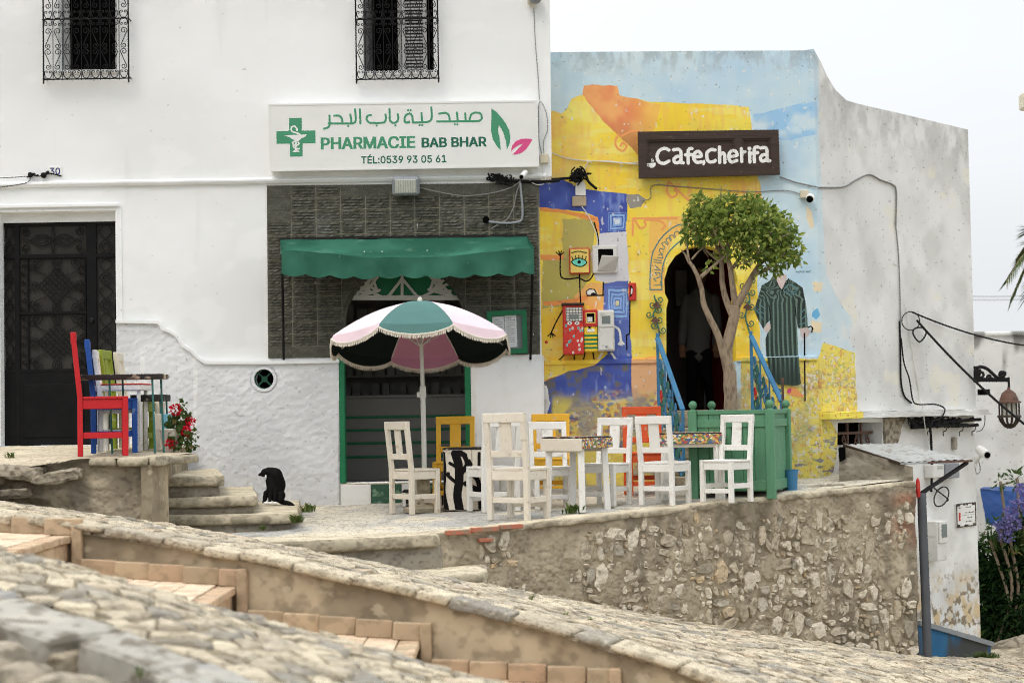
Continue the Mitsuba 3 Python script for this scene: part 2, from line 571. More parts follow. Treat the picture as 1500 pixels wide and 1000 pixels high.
mat('old_white', weathered, .9, lambda p, n, uv: f3(p, 9, 4), .01)
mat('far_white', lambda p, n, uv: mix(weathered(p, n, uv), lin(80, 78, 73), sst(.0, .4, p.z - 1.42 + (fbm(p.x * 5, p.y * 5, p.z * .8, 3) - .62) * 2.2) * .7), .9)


def lower_white(p, n, uv):
    c = weathered(p, n, uv)
    q = f3(p, 4.5, 4)
    low = sst(-.85, -1.35, p.z)
    c = mix(c, lin(210, 188, 148), sst(.40, .62, q) * low)
    c = mix(c, lin(140, 126, 104), sst(.52, .66, f3(p, 13, 4)) * low)
    return mix(c, lin(196, 194, 188), sst(.5, .75, f3(p, 3, 3)) * .4)


mat('lower_white', lower_white, .9, lambda p, n, uv: f3(p, 12, 4), .012)
mat('blue_dado', lambda p, n, uv: mix(mix(lin(58, 118, 158), lin(44, 96, 136), f3(p, 5)), lin(72, 74, 72), sst(.45, .6, fbm(p.x * 2.2, p.y * 2.2, p.z, 3))), .85)
mat('tarp_blue', lin(44, 84, 150), .5, lambda p, n, uv: f3(p, 7, 3), .03, two=True)
mat('soil', lin(90, 74, 56), .95)


def brown_wood(p, n, uv):
    g = fbm(p.x * 4, p.y * 20, p.z * 60, 3)
    c = mix([.030, .019, .015], [.062, .038, .028], g)
    return mix(c, [.13, .10, .085], sst(.7, .9, f3(p, 30)) * .5)


mat('sign_wood', brown_wood, .6, lambda p, n, uv: fbm(p.x * 6, p.y * 20, p.z * 90, 2), .003)


def bark(p, n, uv):
    return mix(mix(lin(164, 148, 126), lin(132, 116, 98), f3(p, 14)), lin(88, 76, 62), sst(.5, .8, fbm(p.x * 50, p.y * 50, p.z * 14, 2)) * .6)


mat('bark', bark, .9, lambda p, n, uv: fbm(p.x * 60, p.y * 60, p.z * 18, 3), .004)


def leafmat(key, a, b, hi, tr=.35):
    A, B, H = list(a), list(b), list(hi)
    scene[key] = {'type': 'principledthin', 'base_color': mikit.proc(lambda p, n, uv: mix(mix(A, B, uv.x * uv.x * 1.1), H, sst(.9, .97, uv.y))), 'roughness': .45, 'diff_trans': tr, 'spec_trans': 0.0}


leafmat('leaf_ficus', (.11, .18, .045), (.46, .54, .13), (.56, .58, .2), 1.05)
leafmat('leaf_dark', (.012, .03, .012), (.035, .07, .022), (.06, .11, .03), .3)
leafmat('leaf_geranium', (.05, .10, .03), (.12, .17, .05), (.22, .16, .06), .4)
leafmat('weed_leaf', (.07, .12, .035), (.16, .19, .06), (.28, .24, .11), .4)
leafmat('palm_leaf', (.05, .09, .03), (.12, .16, .05), (.2, .2, .1), .3)
leafmat('petal_purple', (.19, .17, .42), (.34, .31, .6), (.45, .4, .66), .3)
leafmat('petal_red', (.60, .008, .025), (.74, .015, .05), (.76, .05, .1), .2)
mat('cat_fur', lambda p, n, uv: mix([.0035, .0035, .004], [.011, .010, .009], f3(p, 60)), .75, lambda p, n, uv: fbm(p.x * 150, p.y * 150, p.z * 60, 2), .003, specular=.12)
mat('skin_dark', lin(150, 108, 84), .6)
mat('shirt_grey', [.15, .15, .145], .9)
mat('trousers_black', [.010, .010, .012], .9, specular=.05)
mat('hair_black', [.01, .009, .008], .7)

# ================================================================== GROUND, STREET, STAIRS
terr_z = lambda x, y: .03 * (x + 1.7) + .037 * (y - 18.5)          # the terrace's paving slopes gently
struct('ground', bx(-900, 900, -300, 1500, -3.4, -3.2), 'street_bed', 'plain earth under and around the street')

# --- the cobbled street beyond the stair wall: near edge and far edge, from left to right
NEAR = [(-90, 747, 11.3), (0, 757, 11.2), (180, 783, 10.97), (370, 817, 10.74), (600, 866, 10.45), (690, 889, 10.33), (793, 916, 10.2), (898, 948, 10.05), (993, 977, 9.9), (1060, 1002, 9.8), (1300, 1090, 9.4), (1800, 1270, 8.8)]
FAR = [(-90, 722, 14.9), (0, 737, 14.9), (150, 756, 14.75), (290, 776, 14.0), (440, 806, 13.95), (640, 843, 14.9), (760, 866, 15.5), (900, 891, 16.1), (1100, 927, 17.15), (1345, 962, 18.3), (1530, 966, 23.0), (2000, 985, 24.0)]
NP = np.array([at(*q) for q in NEAR])
FP = np.array([at(*q) for q in FAR])


def densify(P, k):
    t = np.linspace(0, len(P) - 1, k)
    return np.stack([np.interp(t, range(len(P)), P[:, i]) for i in range(3)], 1)


def sheet_pts(A, B, nu, nv, crown=0.0):
    a, b = densify(A, nu), densify(B, nu)
    v = np.linspace(0, 1, nv)[None, :, None]
    P = a[:, None] * (1 - v) + b[:, None] * v
    P[..., 2] += crown * 4 * v[..., 0] * (1 - v[..., 0])
    return P


def cobbles(P, size, seed, aniso=1.3, lift=.018, shrink=.007, inset=0.0, turn=0.0):
    """Irregular domed paving stones over the sheet P (nu, nv, 3): list of (area on screen, mesh, tone)."""
    rng = np.random.default_rng(seed)
    flat = P.reshape(-1, 3)
    zf = LinearNDInterpolator(flat[:, :2], flat[:, 2])
    outline = Polygon(np.vstack([P[:, 0, :2], P[::-1, -1, :2]])).buffer(0)
    if inset:
        outline = outline.buffer(-inset)
    ct, st_ = math.cos(turn), math.sin(turn)
    x0, y0, x1, y1 = affinity.rotate(outline, -math.degrees(turn), origin=(0, 0)).bounds
    pts = []
    row = 0
    y = y0 - size
    while y < y1 + size:
        x = x0 - size + (row % 2) * size * aniso / 2
        while x < x1 + size:
            pts.append((x + rng.uniform(-.36, .36) * size * aniso, y + rng.uniform(-.36, .36) * size))
            x += size * aniso * rng.uniform(.7, 1.3)
        y += size
        row += 1
    pts = np.array(pts)
    vo = Voronoi(np.stack([pts[:, 0] * ct - pts[:, 1] * st_, pts[:, 0] * st_ + pts[:, 1] * ct], 1))
    out = []
    for ri in vo.point_region:
        reg = vo.regions[ri]
        if -1 in reg or not reg:
            continue
        g = Polygon(vo.vertices[reg]).intersection(outline)
        if g.is_empty or g.geom_type != 'Polygon' or g.area < size * size * .15:
            continue
        g = g.buffer(-shrink, join_style=1, quad_segs=1).simplify(.006)
        if g.is_empty or g.geom_type != 'Polygon':
            continue
        ring = np.array(g.exterior.coords)[:-1]
        if not g.exterior.is_ccw:
            ring = ring[::-1]
        n = len(ring)
        c = ring.mean(0)
        z = zf(ring)
        zc = zf(c[None])[0]
        if np.isnan(zc) or np.isnan(z).any():
            continue
        h = lift * rng.uniform(.3, 1.7)
        tx, ty = rng.uniform(-.10, .10, 2)
        tilt = lambda q: (q[:, 0] - c[0]) * tx + (q[:, 1] - c[1]) * ty
        lo = np.column_stack([ring, z - .03])
        r2 = c + (ring - c) * rng.uniform(.93, .98, (n, 1))
        mid = np.column_stack([r2, z + h * .6 + tilt(r2) + rng.uniform(-.004, .003, n)])
        r3 = c + (ring - c) * rng.uniform(.66, .84, (n, 1))
        z3 = zc + (z - zc) * .5
        top = np.column_stack([r3, z3 + h + tilt(r3) + rng.uniform(-.0045, .0045, n)])
        V = np.vstack([lo, mid, top, [[c[0], c[1], zc + h]]])
        k = np.arange(n)
        k1 = (k + 1) % n
        F = []
        for a in (0, n):
            F += [np.stack([a + k, a + k1, a + n + k1], 1), np.stack([a + k, a + n + k1, a + n + k], 1)]
        F.append(np.stack([2 * n + k, 2 * n + k1, np.full(n, 3 * n)], 1))
        m = trimesh.Trimesh(V, np.vstack(F), process=False)
        # size on the picture
        d = np.linalg.norm([c[0] - EYE[0], c[1] - EYE[1]])
        u = ((np.array([c[0], c[1], zc]) - EYE) @ RIGHT) / ((np.array([c[0], c[1], zc]) - EYE) @ FWD) * FPX
        v_ = -((np.array([c[0], c[1], zc]) - EYE) @ UP) / ((np.array([c[0], c[1], zc]) - EYE) @ FWD) * FPX
        seen = abs(u) < 770 and abs(v_) < 520
        out.append(((g.area / d ** 3) * (1 if seen else 0), m, rng.uniform(0, 1, 2)))
    out.sort(key=lambda q: -q[0])
    return out


def lay(parent, stones, name, material, keep=300, smooth=False):
    for a, m, t in stones[:keep]:
        part(name, m, material, parent, smooth=smooth, tone=t)
    rest = stones[keep:]
    if rest:
        mm = cat([m for _, m, _ in rest])
        uv = np.vstack([np.tile(t, (len(m.vertices), 1)) for _, m, t in rest])
        k = key_for('small_' + name + 's', parent)
        scene[k] = mikit.ply(mm, material, smooth=smooth, uv=uv)
        labels[k] = {'kind': 'stuff'}


SP = sheet_pts(NP, FP, 110, 24, .02)
skirt = SP[:, -1:].copy()
skirt[..., 2] -= .9
bed = np.concatenate([SP, skirt], 1)
bed[..., 2] += (meshkit.fbm(bed * 9, 3, 5) - .5) * .016 - .002
street = struct('street', grid(bed)[0] if False else trimesh.Trimesh(grid(bed).vertices, grid(bed).faces[:, ::-1], process=False), 'street_bed', 'cobbled street sloping down to the right past the stone wall', smooth=True)
lay(street, cobbles(SP, .125, 11, 1.9, .011, .0045, 0, -.45), 'cobblestone', 'cobble')

# edge stones of the street along the top of the tan stair wall
edge = densify(NP, 400)
seg = np.r_[0, np.cumsum(np.linalg.norm(np.diff(edge, axis=0), axis=1))]
rng = np.random.default_rng(3)
s = .05
while s < seg[-1] - .4:
    L = rng.uniform(.16, .42)
    p, q = [np.array([np.interp(s + o, seg, edge[:, i]) for i in range(3)]) for o in (0.008, L - .008)]
    d = (q - p) / np.linalg.norm(q - p)
    n_ = np.array([-d[1], d[0], 0])
    w = rng.uniform(.16, .26)
    th = rng.uniform(.035, .06)
    m = cbox([0, 0, 0], [np.linalg.norm(q - p), w, th], .012)
    m = m.subdivide()
    m = jitter(m, .012, 7, int(s * 100))
    M = np.eye(4)
    M[:3, 0], M[:3, 1], M[:3, 2], M[:3, 3] = d, n_ / np.linalg.norm(n_), np.cross(d, n_ / np.linalg.norm(n_)), (p + q) / 2 + n_ * (w / 2 - .03) + [0, 0, .022 - th / 2 + rng.uniform(-.006, .01)]
    m.apply_transform(M)
    part('edge_stone', m, 'cobble', street, smooth=30 if False else True, tone=rng.uniform(0, 1, 2))
    s += L

# --- tan plastered wall between street and stairs
W0, W1 = at(0, 757, 11.2), at(905, 965, 9.5)
top = densify(NP, 160)
rows = []
for k, f in enumerate(np.linspace(0, 1, 26)):
    r = top.copy()
    r[:, 2] = (top[:, 2] - .012) * (1 - f) + f * (top[:, 2] - .95)
    rows.append(r)
WP = np.stack(rows, 1)
WP[..., 1] += (meshkit.fbm(WP * np.array([4, 1, 4]), 4, 9) - .5) * .05 + .03
stairwall = thing('stair_wall', 'tan plastered side wall between the cobbled street and the brick stairs', 'wall')
part('wall_face', grid(WP), 'tan_plaster', stairwall, smooth=True)

# --- the stepped street below it
stairs = struct('stairs', bx(-6, 3, 7.0, 11.6, -3.1, -1.6), 'street_bed', 'stepped street of pale treads with brick edges')
wall_y = lambda x: np.interp(x, NP[:, 0], NP[:, 1]) + .0
TREADS = [(-230, 105, 772, 784), (120, 346, 842, 858.5), (363, 615, 917, 938.5), (632, 892, 990, 1006), (908, 1180, 1052, 1078)]
RB_FAR = [(-90, 795, 8.5), (0, 808, 8.4), (83, 824, 8.36), (133, 839, 8.3), (213, 863, 8.25), (307, 888, 8.2), (383, 909, 8.15), (467, 929, 8.08), (600, 966, 8.0), (733, 1001, 7.9), (900, 1062, 7.75), (1150, 1170, 7.5), (1400, 1290, 7.3)]
RBF = np.array([at(*q) for q in RB_FAR])
ramp_y = lambda x: np.interp(x, RBF[:, 0], RBF[:, 1])
rng = np.random.default_rng(21)
prev = None
for i, (pa, pb, ya, yb) in enumerate(TREADS):
    fy = lambda px: float(np.interp(px, [q[0] for q in NEAR], [q[2] for q in NEAR]))
    A, B = at(pa, ya, fy(pa)), at(pb, yb, fy(pb))
    xa, za, xb, zb = A[0], A[2], B[0], B[2]
    zt = lambda x: za + (zb - za) * (x - xa) / (xb - xa)
    yn = lambda x: ramp_y(x) - .05
    # tread: rows of pale tiles
    nx, ny = 5, 12
    for a in range(nx):
        u0, u1 = xa + (xb - .12 - xa) * a / nx, xa + (xb - .12 - xa) * (a + 1) / nx
        y0, y1 = yn(u0), wall_y(u0) + .05
        off = rng.uniform(0, 1)
        for b in range(-1, ny):
            v0, v1 = max(y0, y0 + (y1 - y0) * (b + off) / ny), min(y1, y0 + (y1 - y0) * (b + 1 + off) / ny)
            if v1 - v0 < .03:
                continue
            m = bx(u0 + .003, u1 - .003, v0 + .003, v1 - .003, -.03, rng.uniform(-.002, .003), .003)
            v = np.array(m.vertices)
            v[:, 2] += zt(v[:, 0])
            part('tread_tile', trimesh.Trimesh(v, m.faces, process=False), 'tread_tile', stairs, smooth=False, tone=rng.uniform(0, 1, 2))
    # nosing of bricks and the riser under it
    y = yn(xb)
    while y < wall_y(xb) + .02:
        L = .11
        m = cbox([xb - .058, y + L / 2, zb - .02 + rng.uniform(-.003, .003)], [.116, L - .008, .045], .006)
        part('nosing_brick', m, 'brick', stairs, smooth=False, tone=rng.uniform(0, 1, 2))
        y += L
    zlow = zb - .28
    y = yn(xb) - .1
    while y < wall_y(xb) + .04:
        for r in range(2):
            part('riser_brick', cbox([xb - .06, y + .12, zb - .1 - r * .115], [.07, .234, .108], .006), 'brick', stairs, smooth=False, tone=rng.uniform(0, 1, 2))
        y += .24
    mass = bx(xa - .05, xb - .03, yn(xa) - .2, wall_y(xa) + .12, -1.9, -.034)
    v = np.array(mass.vertices)
    v[:, 2] = np.where(v[:, 2] > -1, zt(v[:, 0]) - .034, v[:, 2])
    part('step_core', trimesh.Trimesh(v, mass.faces, process=False), 'tan_plaster', stairs, smooth=False)
    # skirting of bricks along the wall, with an upright brick at its lower end
    x = xa
    while x < xb - .03:
        L = min(.215, xb - x + .02)
        m = cbox([0, 0, 0], [L - .004, .05, .1], .006)
        ang = math.atan2(zb - za, xb - xa)
        m.apply_transform(trimesh.transformations.rotation_matrix(-ang, [0, 1, 0]))
        xm = x + L / 2
        m.apply_translation([xm, wall_y(xm) - .004, zt(xm) + .05])
        part('skirting_brick', m, 'brick', stairs, smooth=False, tone=rng.uniform(0, 1, 2))
        x += L
    part('skirting_brick', cbox([xb + .035, wall_y(xb) - .008, zb - .07], [.064, .056, .345], .007), 'brick', stairs, smooth=False, tone=rng.uniform(.3, 1, 2))

# --- the near cobbled ramp with its kerb
RB_NEAR = [(-90, 840, 7.55), (0, 866, 7.4), (110, 900, 7.15), (200, 935, 6.9), (300, 972, 6.65), (400, 1012, 6.4), (600, 1100, 6.0), (900, 1250, 5.4), (1100, 1350, 5.1), (1300, 1450, 4.9)]
RBN = np.array([at(*q) for q in RB_NEAR])
RP = sheet_pts(RBN, RBF, 80, 16, .03)
RP2 = RP.copy()
RP2[..., 2] += (meshkit.fbm(RP2 * 9, 3, 5) - .5) * .02
sk = RP2[:, -1:].copy()
sk[..., 2] -= .6
g = grid(np.concatenate([RP2, sk], 1))
ramp = struct('ramp', trimesh.Trimesh(g.vertices, g.faces[:, ::-1], process=False), 'street_bed', 'near cobbled ramp with a grey stone kerb', smooth=True)
lay(ramp, cobbles(RP, .086, 31, 2.4, .013, .0045, 0, -.6), 'cobblestone', 'cobble')
rng = np.random.default_rng(5)
kp = densify(RBN, 300)
sg = np.r_[0, np.cumsum(np.linalg.norm(np.diff(kp, axis=0), axis=1))]
s = .0
KL = [.42, .62, .5, .58, .45, .6, .5, .55, .6]
i = 0
while s < sg[-1] - .7:
    L = KL[i % len(KL)]
    p, q = [np.array([np.interp(s + o, sg, kp[:, j]) for j in range(3)]) for o in (.01, L - .01)]
    d = (q - p) / np.linalg.norm(q - p)
    n_ = np.array([d[1], -d[0], 0])
    n_ /= np.linalg.norm(n_)
    if n_[1] > 0:
        n_ = -n_
    wk = .30 + .07 * math.sin(i * 2.3)
    m = cbox([0, 0, 0], [np.linalg.norm(q - p), wk, .46], .018)
    m = m.subdivide().subdivide().subdivide()
    m = jitter(jitter(m, .03, 3.0, i), .012, 14, i)
    M = np.eye(4)
    up_ = np.cross(d, -n_)
    M[:3, 0], M[:3, 1], M[:3, 2], M[:3, 3] = d, -n_, up_, (p + q) / 2 + n_ * (wk / 2 - .01) + [0, 0, .012 - .23 + rng.uniform(-.012, .012)]
    m.apply_transform(M)
    part('kerb_stone', m, 'kerb', ramp, smooth=True, tone=rng.uniform(0, 1, 2))
    mm = cbox([0, 0, 0], [np.linalg.norm(q - p) + .06, wk - .05, .42], .01)
    M2 = M.copy()
    M2[2, 3] -= .035
    mm.apply_transform(M2)
    part('kerb_mortar', jitter(mm.subdivide().subdivide(), .01, 9, i), 'mortar', ramp, smooth=False)
    s += L
    i += 1
# rubble at the foot of the kerb and the lower street in front of it
low = struct('lower_street', bx(-12, 12, -6, 7.6, -1.2, -.42), 'street_bed', 'dark lower street in front of the kerb')
rng = np.random.default_rng(8)
for px, py, Y, sc in ((-10, 985, 6.6, .24), (35, 1010, 6.4, .2), (100, 1035, 6.3, .26), (170, 1050, 6.2, .22), (-60, 960, 6.7, .25)):
    c = at(px, py, Y)
    m = trimesh.creation.icosphere(3, .5)
    m.apply_scale([sc * 1.3, sc, sc * .9])
    m = jitter(m, .05, 5, int(px + 100))
    m.apply_translation(c)
    part('rubble_stone', m, 'rough_rock', low, smooth=True)

# ================================================================== TERRACE, PLATFORM, STEPS
def slab(poly, z0, z1, seed=0, amp=.008, sub=.12):
    """A worn stone slab: polygon in plan with a rounded, uneven edge."""
    g = Polygon(poly).buffer(-.02).buffer(.02, quad_segs=4).segmentize(sub)
    ring = np.array(g.exterior.coords)[:-1]
    if not g.exterior.is_ccw:
        ring = ring[::-1]
    n = len(ring)
    c = ring.mean(0)
    h = z1 - z0
    prof = [(0.02, 0), (0, .15), (-.004, .5), (.004, .8), (.022, 1)]
    V = []
    for ins, f in prof:
        dirs = c - ring
        dirs /= np.linalg.norm(dirs, axis=1, keepdims=True)
        r = ring + dirs * ins
        V.append(np.column_stack([r, np.full(n, z0 + h * f)]))
    V = np.vstack(V)
    V += (np.stack([meshkit.fbm(V * 6 + 7.7 * k, 3, seed + k) for k in range(3)], 1) - .5) * 2 * amp
    V = np.vstack([V, [[c[0], c[1], z1], [c[0], c[1], z0]]])
    k = np.arange(n)
    k1 = (k + 1) % n
    F = []
    for a in range(len(prof) - 1):
        F += [np.stack([a * n + k, a * n + k1, a * n + n + k1], 1), np.stack([a * n + k, a * n + n + k1, a * n + n + k], 1)]
    t = (len(prof) - 1) * n
    F.append(np.stack([t + k, t + k1, np.full(n, len(V) - 2)], 1))
    F.append(np.stack([k1, k, np.full(n, len(V) - 1)], 1))
    return trimesh.Trimesh(V, np.vstack(F), process=False)


WA, WB = np.array([-.66, 14.975]), np.array([3.95, 18.2])            # the retaining wall's line in plan
wz = lambda t: -.083 + .226 * t                                       # height of its top
wt = lambda px: None
TERR = Polygon([(-4.4, 19.6), (-4.4, 13.95), (-1.75, 14.42), (-.62, 14.9), tuple(WA + [.05, .07]), tuple(WB + [-.02, .1]), (3.86, 18.7), (3.72, 19.8), (3.2, 19.35), (.0, 19.3)])
m = trimesh.creation.triangulate_polygon(TERR.segmentize(.5), engine='earcut') if False else None
gx, gy = np.meshgrid(np.arange(-4.4, 4.31, .06), np.arange(13.9, 20.61, .06), indexing='ij')
gz = terr_z(gx, gy) + (meshkit.fbm(np.stack([gx * 5, gy * 5, gx * 0], -1), 4, 2) - .5) * .025
G = grid(np.stack([gx, gy, gz], -1))
ctr = G.vertices[G.faces].mean(1)
import shapely
keep = shapely.contains_xy(TERR, ctr[:, 0], ctr[:, 1])
tv = np.array(G.vertices)
terrace = struct('terrace', trimesh.Trimesh(tv, G.faces[keep], process=False), 'paving', 'pale worn paving of the cafe terrace', smooth=True)
# worn stone edge of the terrace above the two steps
ez = -.098
ts = thing('terrace_steps', 'two low worn stone steps leading from the street up to the terrace', 'steps')
part('upper_slab', slab([(-2.3, 14.18), (-1.75, 14.38), (-.62, 14.86), (-.58, 15.3), (-1.9, 15.0), (-2.4, 14.8)], ez - .085, ez + .012, 4, .012), 'concrete', ts, smooth=35)
part('upper_riser', slab([(-2.4, 14.26), (-1.75, 14.46), (-.6, 14.93), (-.55, 15.2), (-2.4, 15.0)], ez - .5, ez - .08, 6, .006), 'cement', ts, smooth=35)
part('lower_slab', slab([(-1.75, 13.75), (-1.2, 13.85), (-.55, 14.2), (-.3, 14.48), (-.22, 14.75), (-.3, 15.18), (-1.0, 15.0), (-1.9, 14.6)], ez - .345, ez - .262, 8, .012), 'concrete', ts, smooth=35)
part('lower_riser', slab([(-1.75, 13.85), (-1.2, 13.95), (-.57, 14.28), (-.35, 14.55), (-.3, 15.1), (-1.9, 14.7)], ez - .8, ez - .34, 10, .006), 'cement', ts, smooth=35)

# --- raised platform in front of the black door
PZ = lambda x, y: .63 - .021 * (18.5 - y)
plat_poly = [(-8, 18.6), (-8, 15.0), (-4.4, 15.12), (-3.4, 15.22), (-2.99, 15.22), (-2.83, 15.95), (-2.8, 16.1), (-3.02, 16.3), (-3.12, 17.2), (-3.25, 18.6)]
PL = Polygon(plat_poly)
gx, gy = np.meshgrid(np.arange(-8, -2.75, .05), np.arange(14.9, 18.65, .05), indexing='ij')
drop = np.clip((15.75 - gy) / .6, 0, 1) * np.clip((-3.55 - gx) / .8, 0, 1)   # the left part of the front edge is broken down to rubble
gz = PZ(gx, gy) - drop * .10 + (meshkit.fbm(np.stack([gx * 4, gy * 4, gx * 0], -1), 4, 12) - .5) * (.03 + drop * .12)
G = grid(np.stack([gx, gy, gz], -1))
ctr = G.vertices[G.faces].mean(1)
keep = shapely.contains_xy(PL.buffer(.01), ctr[:, 0], ctr[:, 1])
platform = struct('platform', trimesh.Trimesh(G.vertices, G.faces[keep], process=False), 'concrete', 'raised stone platform in front of the black door', smooth=True)
# its front and right faces
line = densify(np.array([(x, y, 0) for x, y in [(-8, 15.02), (-4.4, 15.14), (-3.4, 15.25), (-3.0, 15.26), (-2.965, 15.75), (-3.0, 15.95), (-3.14, 17.2), (-3.28, 18.55)]]), 260)
rows = []
for f in np.linspace(0, 1, 40):
    r = line.copy()
    dr_ = np.clip((15.75 - r[:, 1]) / .6, 0, 1) * np.clip((-3.55 - r[:, 0]) / .8, 0, 1)
    r[:, 2] = (PZ(r[:, 0], r[:, 1]) - dr_ * .10 - .02) * (1 - f) + f * -.3
    rows.append(r)
FPn = np.stack(rows, 1)
b_ = (meshkit.fbm(FPn * np.array([5, 5, 6]), 4, 19) - .5)
left = np.clip((-3.3 - FPn[..., 0]) / .6, 0, 1)
FPn[..., 1] += b_ * (.08 + .26 * left) + .02 + (meshkit.fbm(FPn * np.array([11, 11, 16]), 3, 29) - .5) * (.03 + .05 * left)
FPn[..., 0] += (meshkit.fbm(FPn * 7 + 3, 3, 4) - .5) * .03
part('platform_face', grid(FPn), 'mortar', platform, smooth=True)
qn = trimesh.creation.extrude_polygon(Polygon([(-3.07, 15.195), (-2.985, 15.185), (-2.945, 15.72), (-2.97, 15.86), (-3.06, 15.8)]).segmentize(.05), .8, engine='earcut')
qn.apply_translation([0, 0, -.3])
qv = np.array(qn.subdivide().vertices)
part('lit_right_face', jitter(jitter(qn.subdivide().subdivide(), .02, 6, 2), .008, 22, 2), 'tan_plaster', platform, smooth=False)  # paler plaster on the right face, standing in for the light it catches
# coping slabs along the edge
rng = np.random.default_rng(17)
cop = [(-3.5, -3.27), (-3.265, -3.0), (-3.0, -2.74)]
for i, (a, b) in enumerate(cop):
    z = PZ(0, 15.2)
    if i < 2:
        pl = [(a, 15.17 + rng.uniform(-.02, .02)), (b - .012, 15.16), (b - .012, 15.52), (a, 15.52)]
    else:
        pl = [(a, 15.17), (-2.95, 15.17), (-2.79, 15.9), (-2.75, 16.12), (-2.98, 16.2), (-3.06, 15.5)]
    part('coping_slab', slab(pl, z - .062, z + .012, 30 + i, .014, .08), 'concrete', platform, smooth=35)
for i, (px, py, Y, sx, sz) in enumerate([(20, 692, 15.1, .6, .16), (84, 698, 15.08, .46, .15), (5, 724, 15.1, .5, .15), (-40, 700, 15, .5, .2)]):
    c = at(px, py, Y + .08)
    m = cbox([0, 0, 0], [sx * .9, .3, sz * .62], .02, rz=.1 * math.sin(i * 3), ry=.12 * math.sin(i * 5))
    m = jitter(jitter(m.subdivide().subdivide().subdivide(), .05, 4, i), .022, 15, i)
    m.apply_translation(c + [0, .05, 0])
    part('rough_stone', m, 'rough_rock', platform, smooth=False)

# --- three stone steps between terrace and platform
st = thing('platform_steps', 'three worn stone steps rising from the terrace to the platform beside the cat', 'steps')
S = [(-1.90, .044, .088, 16.0, -2.15), (-2.255, .192, .085, 16.05, -2.62), (-2.56, .372, .085, 16.12, -2.98)]
zlow = -.2
for i, (xr, z, th, yf, xb_) in enumerate(S):
    back = 18.52
    pl = [(-3.1, yf + .03), (xr - .22, yf), (xr - .05, yf + .05), (xr, yf + .18), (xr * .5 + xb_ * .5 + .03, yf + 1.2), (xb_, back), (-3.3, back)]
    part('tread', slab(pl, z - th, z, 40 + i, .012), 'concrete', st, smooth=35)
    q = [(-3.1, yf + .08), (xr - .24, yf + .06), (xr - .1, yf + .12), (xr - .05, yf + .24), (xb_ - .04, back), (-3.3, back)]
    part('riser', slab(q, zlow, z - th + .006, 50 + i, .008), 'cement', st, smooth=35)
    zlow = z - .02

# ================================================================== RETAINING WALL of rubble stone
D = WB - WA
WL = np.linalg.norm(D)
dv, nv = D / WL, np.array([D[1], -D[0]]) / WL                        # along the wall, and outwards to the street
rw = thing('retaining_wall', 'rubble stone retaining wall carrying the cafe terrace, pale stones in brown mortar', 'wall')
nu, nz = 400, 170
U, V = np.meshgrid(np.linspace(0, 1, nu), np.linspace(0, 1, nz), indexing='ij')
Zt = wz(U)
Z = (Zt - .028) * (1 - V) + V * -2.6
out = (meshkit.fbm(np.stack([U * WL * 7, Z * 7, Z * 0], -1), 4, 61) - .5) * .075 + (meshkit.fbm(np.stack([U * WL * 1.2, Z * 1.2, Z * 0], -1), 3, 62) - .5) * .08
out += -.03 * V
P = np.stack([WA[0] + U * D[0] + nv[0] * out, WA[1] + U * D[1] + nv[1] * out, Z], -1)
part('mortar_face', grid(P), 'mortar', rw, smooth=True)
part('wall_core', (lambda m: m)(slab([tuple(WA + nv * -.08 - dv * .02), tuple(WB + nv * -.08), tuple(WB - nv * .5), tuple(WA - nv * .5)], -2.6, -.13, 1, .0, .5)), 'mortar', rw, smooth=False)
# right end of the wall returns into the lane
Pe = np.stack([np.stack([WB + nv * (-.02) - nv * f for f in np.linspace(0, .7, 12)], 0)[:, None, :].repeat(40, 1), ], 0)[0]
ze = np.linspace(wz(1) - .045, -2.6, 40)
Pe = np.concatenate([Pe + dv * ((meshkit.fbm(np.stack([Pe[..., 0] * 9, Pe[..., 1] * 9, ze[None].repeat(12, 0) * 9], -1), 3, 6) - .5) * .05)[..., None], ze[None, :, None].repeat(12, 0)], -1)
part('wall_end', grid(Pe), 'mortar', rw, smooth=True)
rng = np.random.default_rng(77)
placed = []
stones = []


def patch(s, z):
    """Where the mortar has been smeared over the stones the wall shows none."""
    v = meshkit.fbm(np.array([[s * .9, z * .7, 3.0]]), 3, 91)[0]
    return v


def rubble(s, z, a, b, seed):
    r = np.random.default_rng(seed)
    n = r.integers(6, 10)
    ang = np.sort(np.linspace(0, 2 * PI, n, endpoint=False) + r.uniform(-.25, .25, n))
    rad = r.uniform(.7, 1.2, n)
    sq = 1 / np.maximum(np.abs(np.cos(ang)), np.abs(np.sin(ang))) ** .55
    ring = np.stack([np.cos(ang) * a * rad * sq, np.sin(ang) * b * rad * sq], 1)
    th = r.uniform(-.35, .35)
    ring = ring @ np.array([[math.cos(th), math.sin(th)], [-math.sin(th), math.cos(th)]])
    h = r.uniform(.004, .019)
    L = []
    for k, d in ((1.02, -.04), (.96, h * .75), (.74, h)):
        tilt = r.uniform(-.008, .008, n) if d > 0 else np.zeros(n)
        L.append(np.column_stack([ring * (k * r.uniform(.93, 1.05, (n, 1))), np.full(n, d) + tilt]))
    V = np.vstack(L + [[[0, 0, h * 1.05]]])
    k = np.arange(n)
    k1 = (k + 1) % n
    F = []
    for q in (0, n):
        F += [np.stack([q + k, q + k1, q + n + k1], 1), np.stack([q + k, q + n + k1, q + n + k], 1)]
    F.append(np.stack([2 * n + k, 2 * n + k1, np.full(n, 3 * n)], 1))
    W = np.empty_like(V)
    W[:, 0] = WA[0] + dv[0] * (s + V[:, 0]) + nv[0] * V[:, 2]
    W[:, 1] = WA[1] + dv[1] * (s + V[:, 0]) + nv[1] * V[:, 2]
    W[:, 2] = z + V[:, 1]
    return trimesh.Trimesh(W, np.vstack(F), process=False)


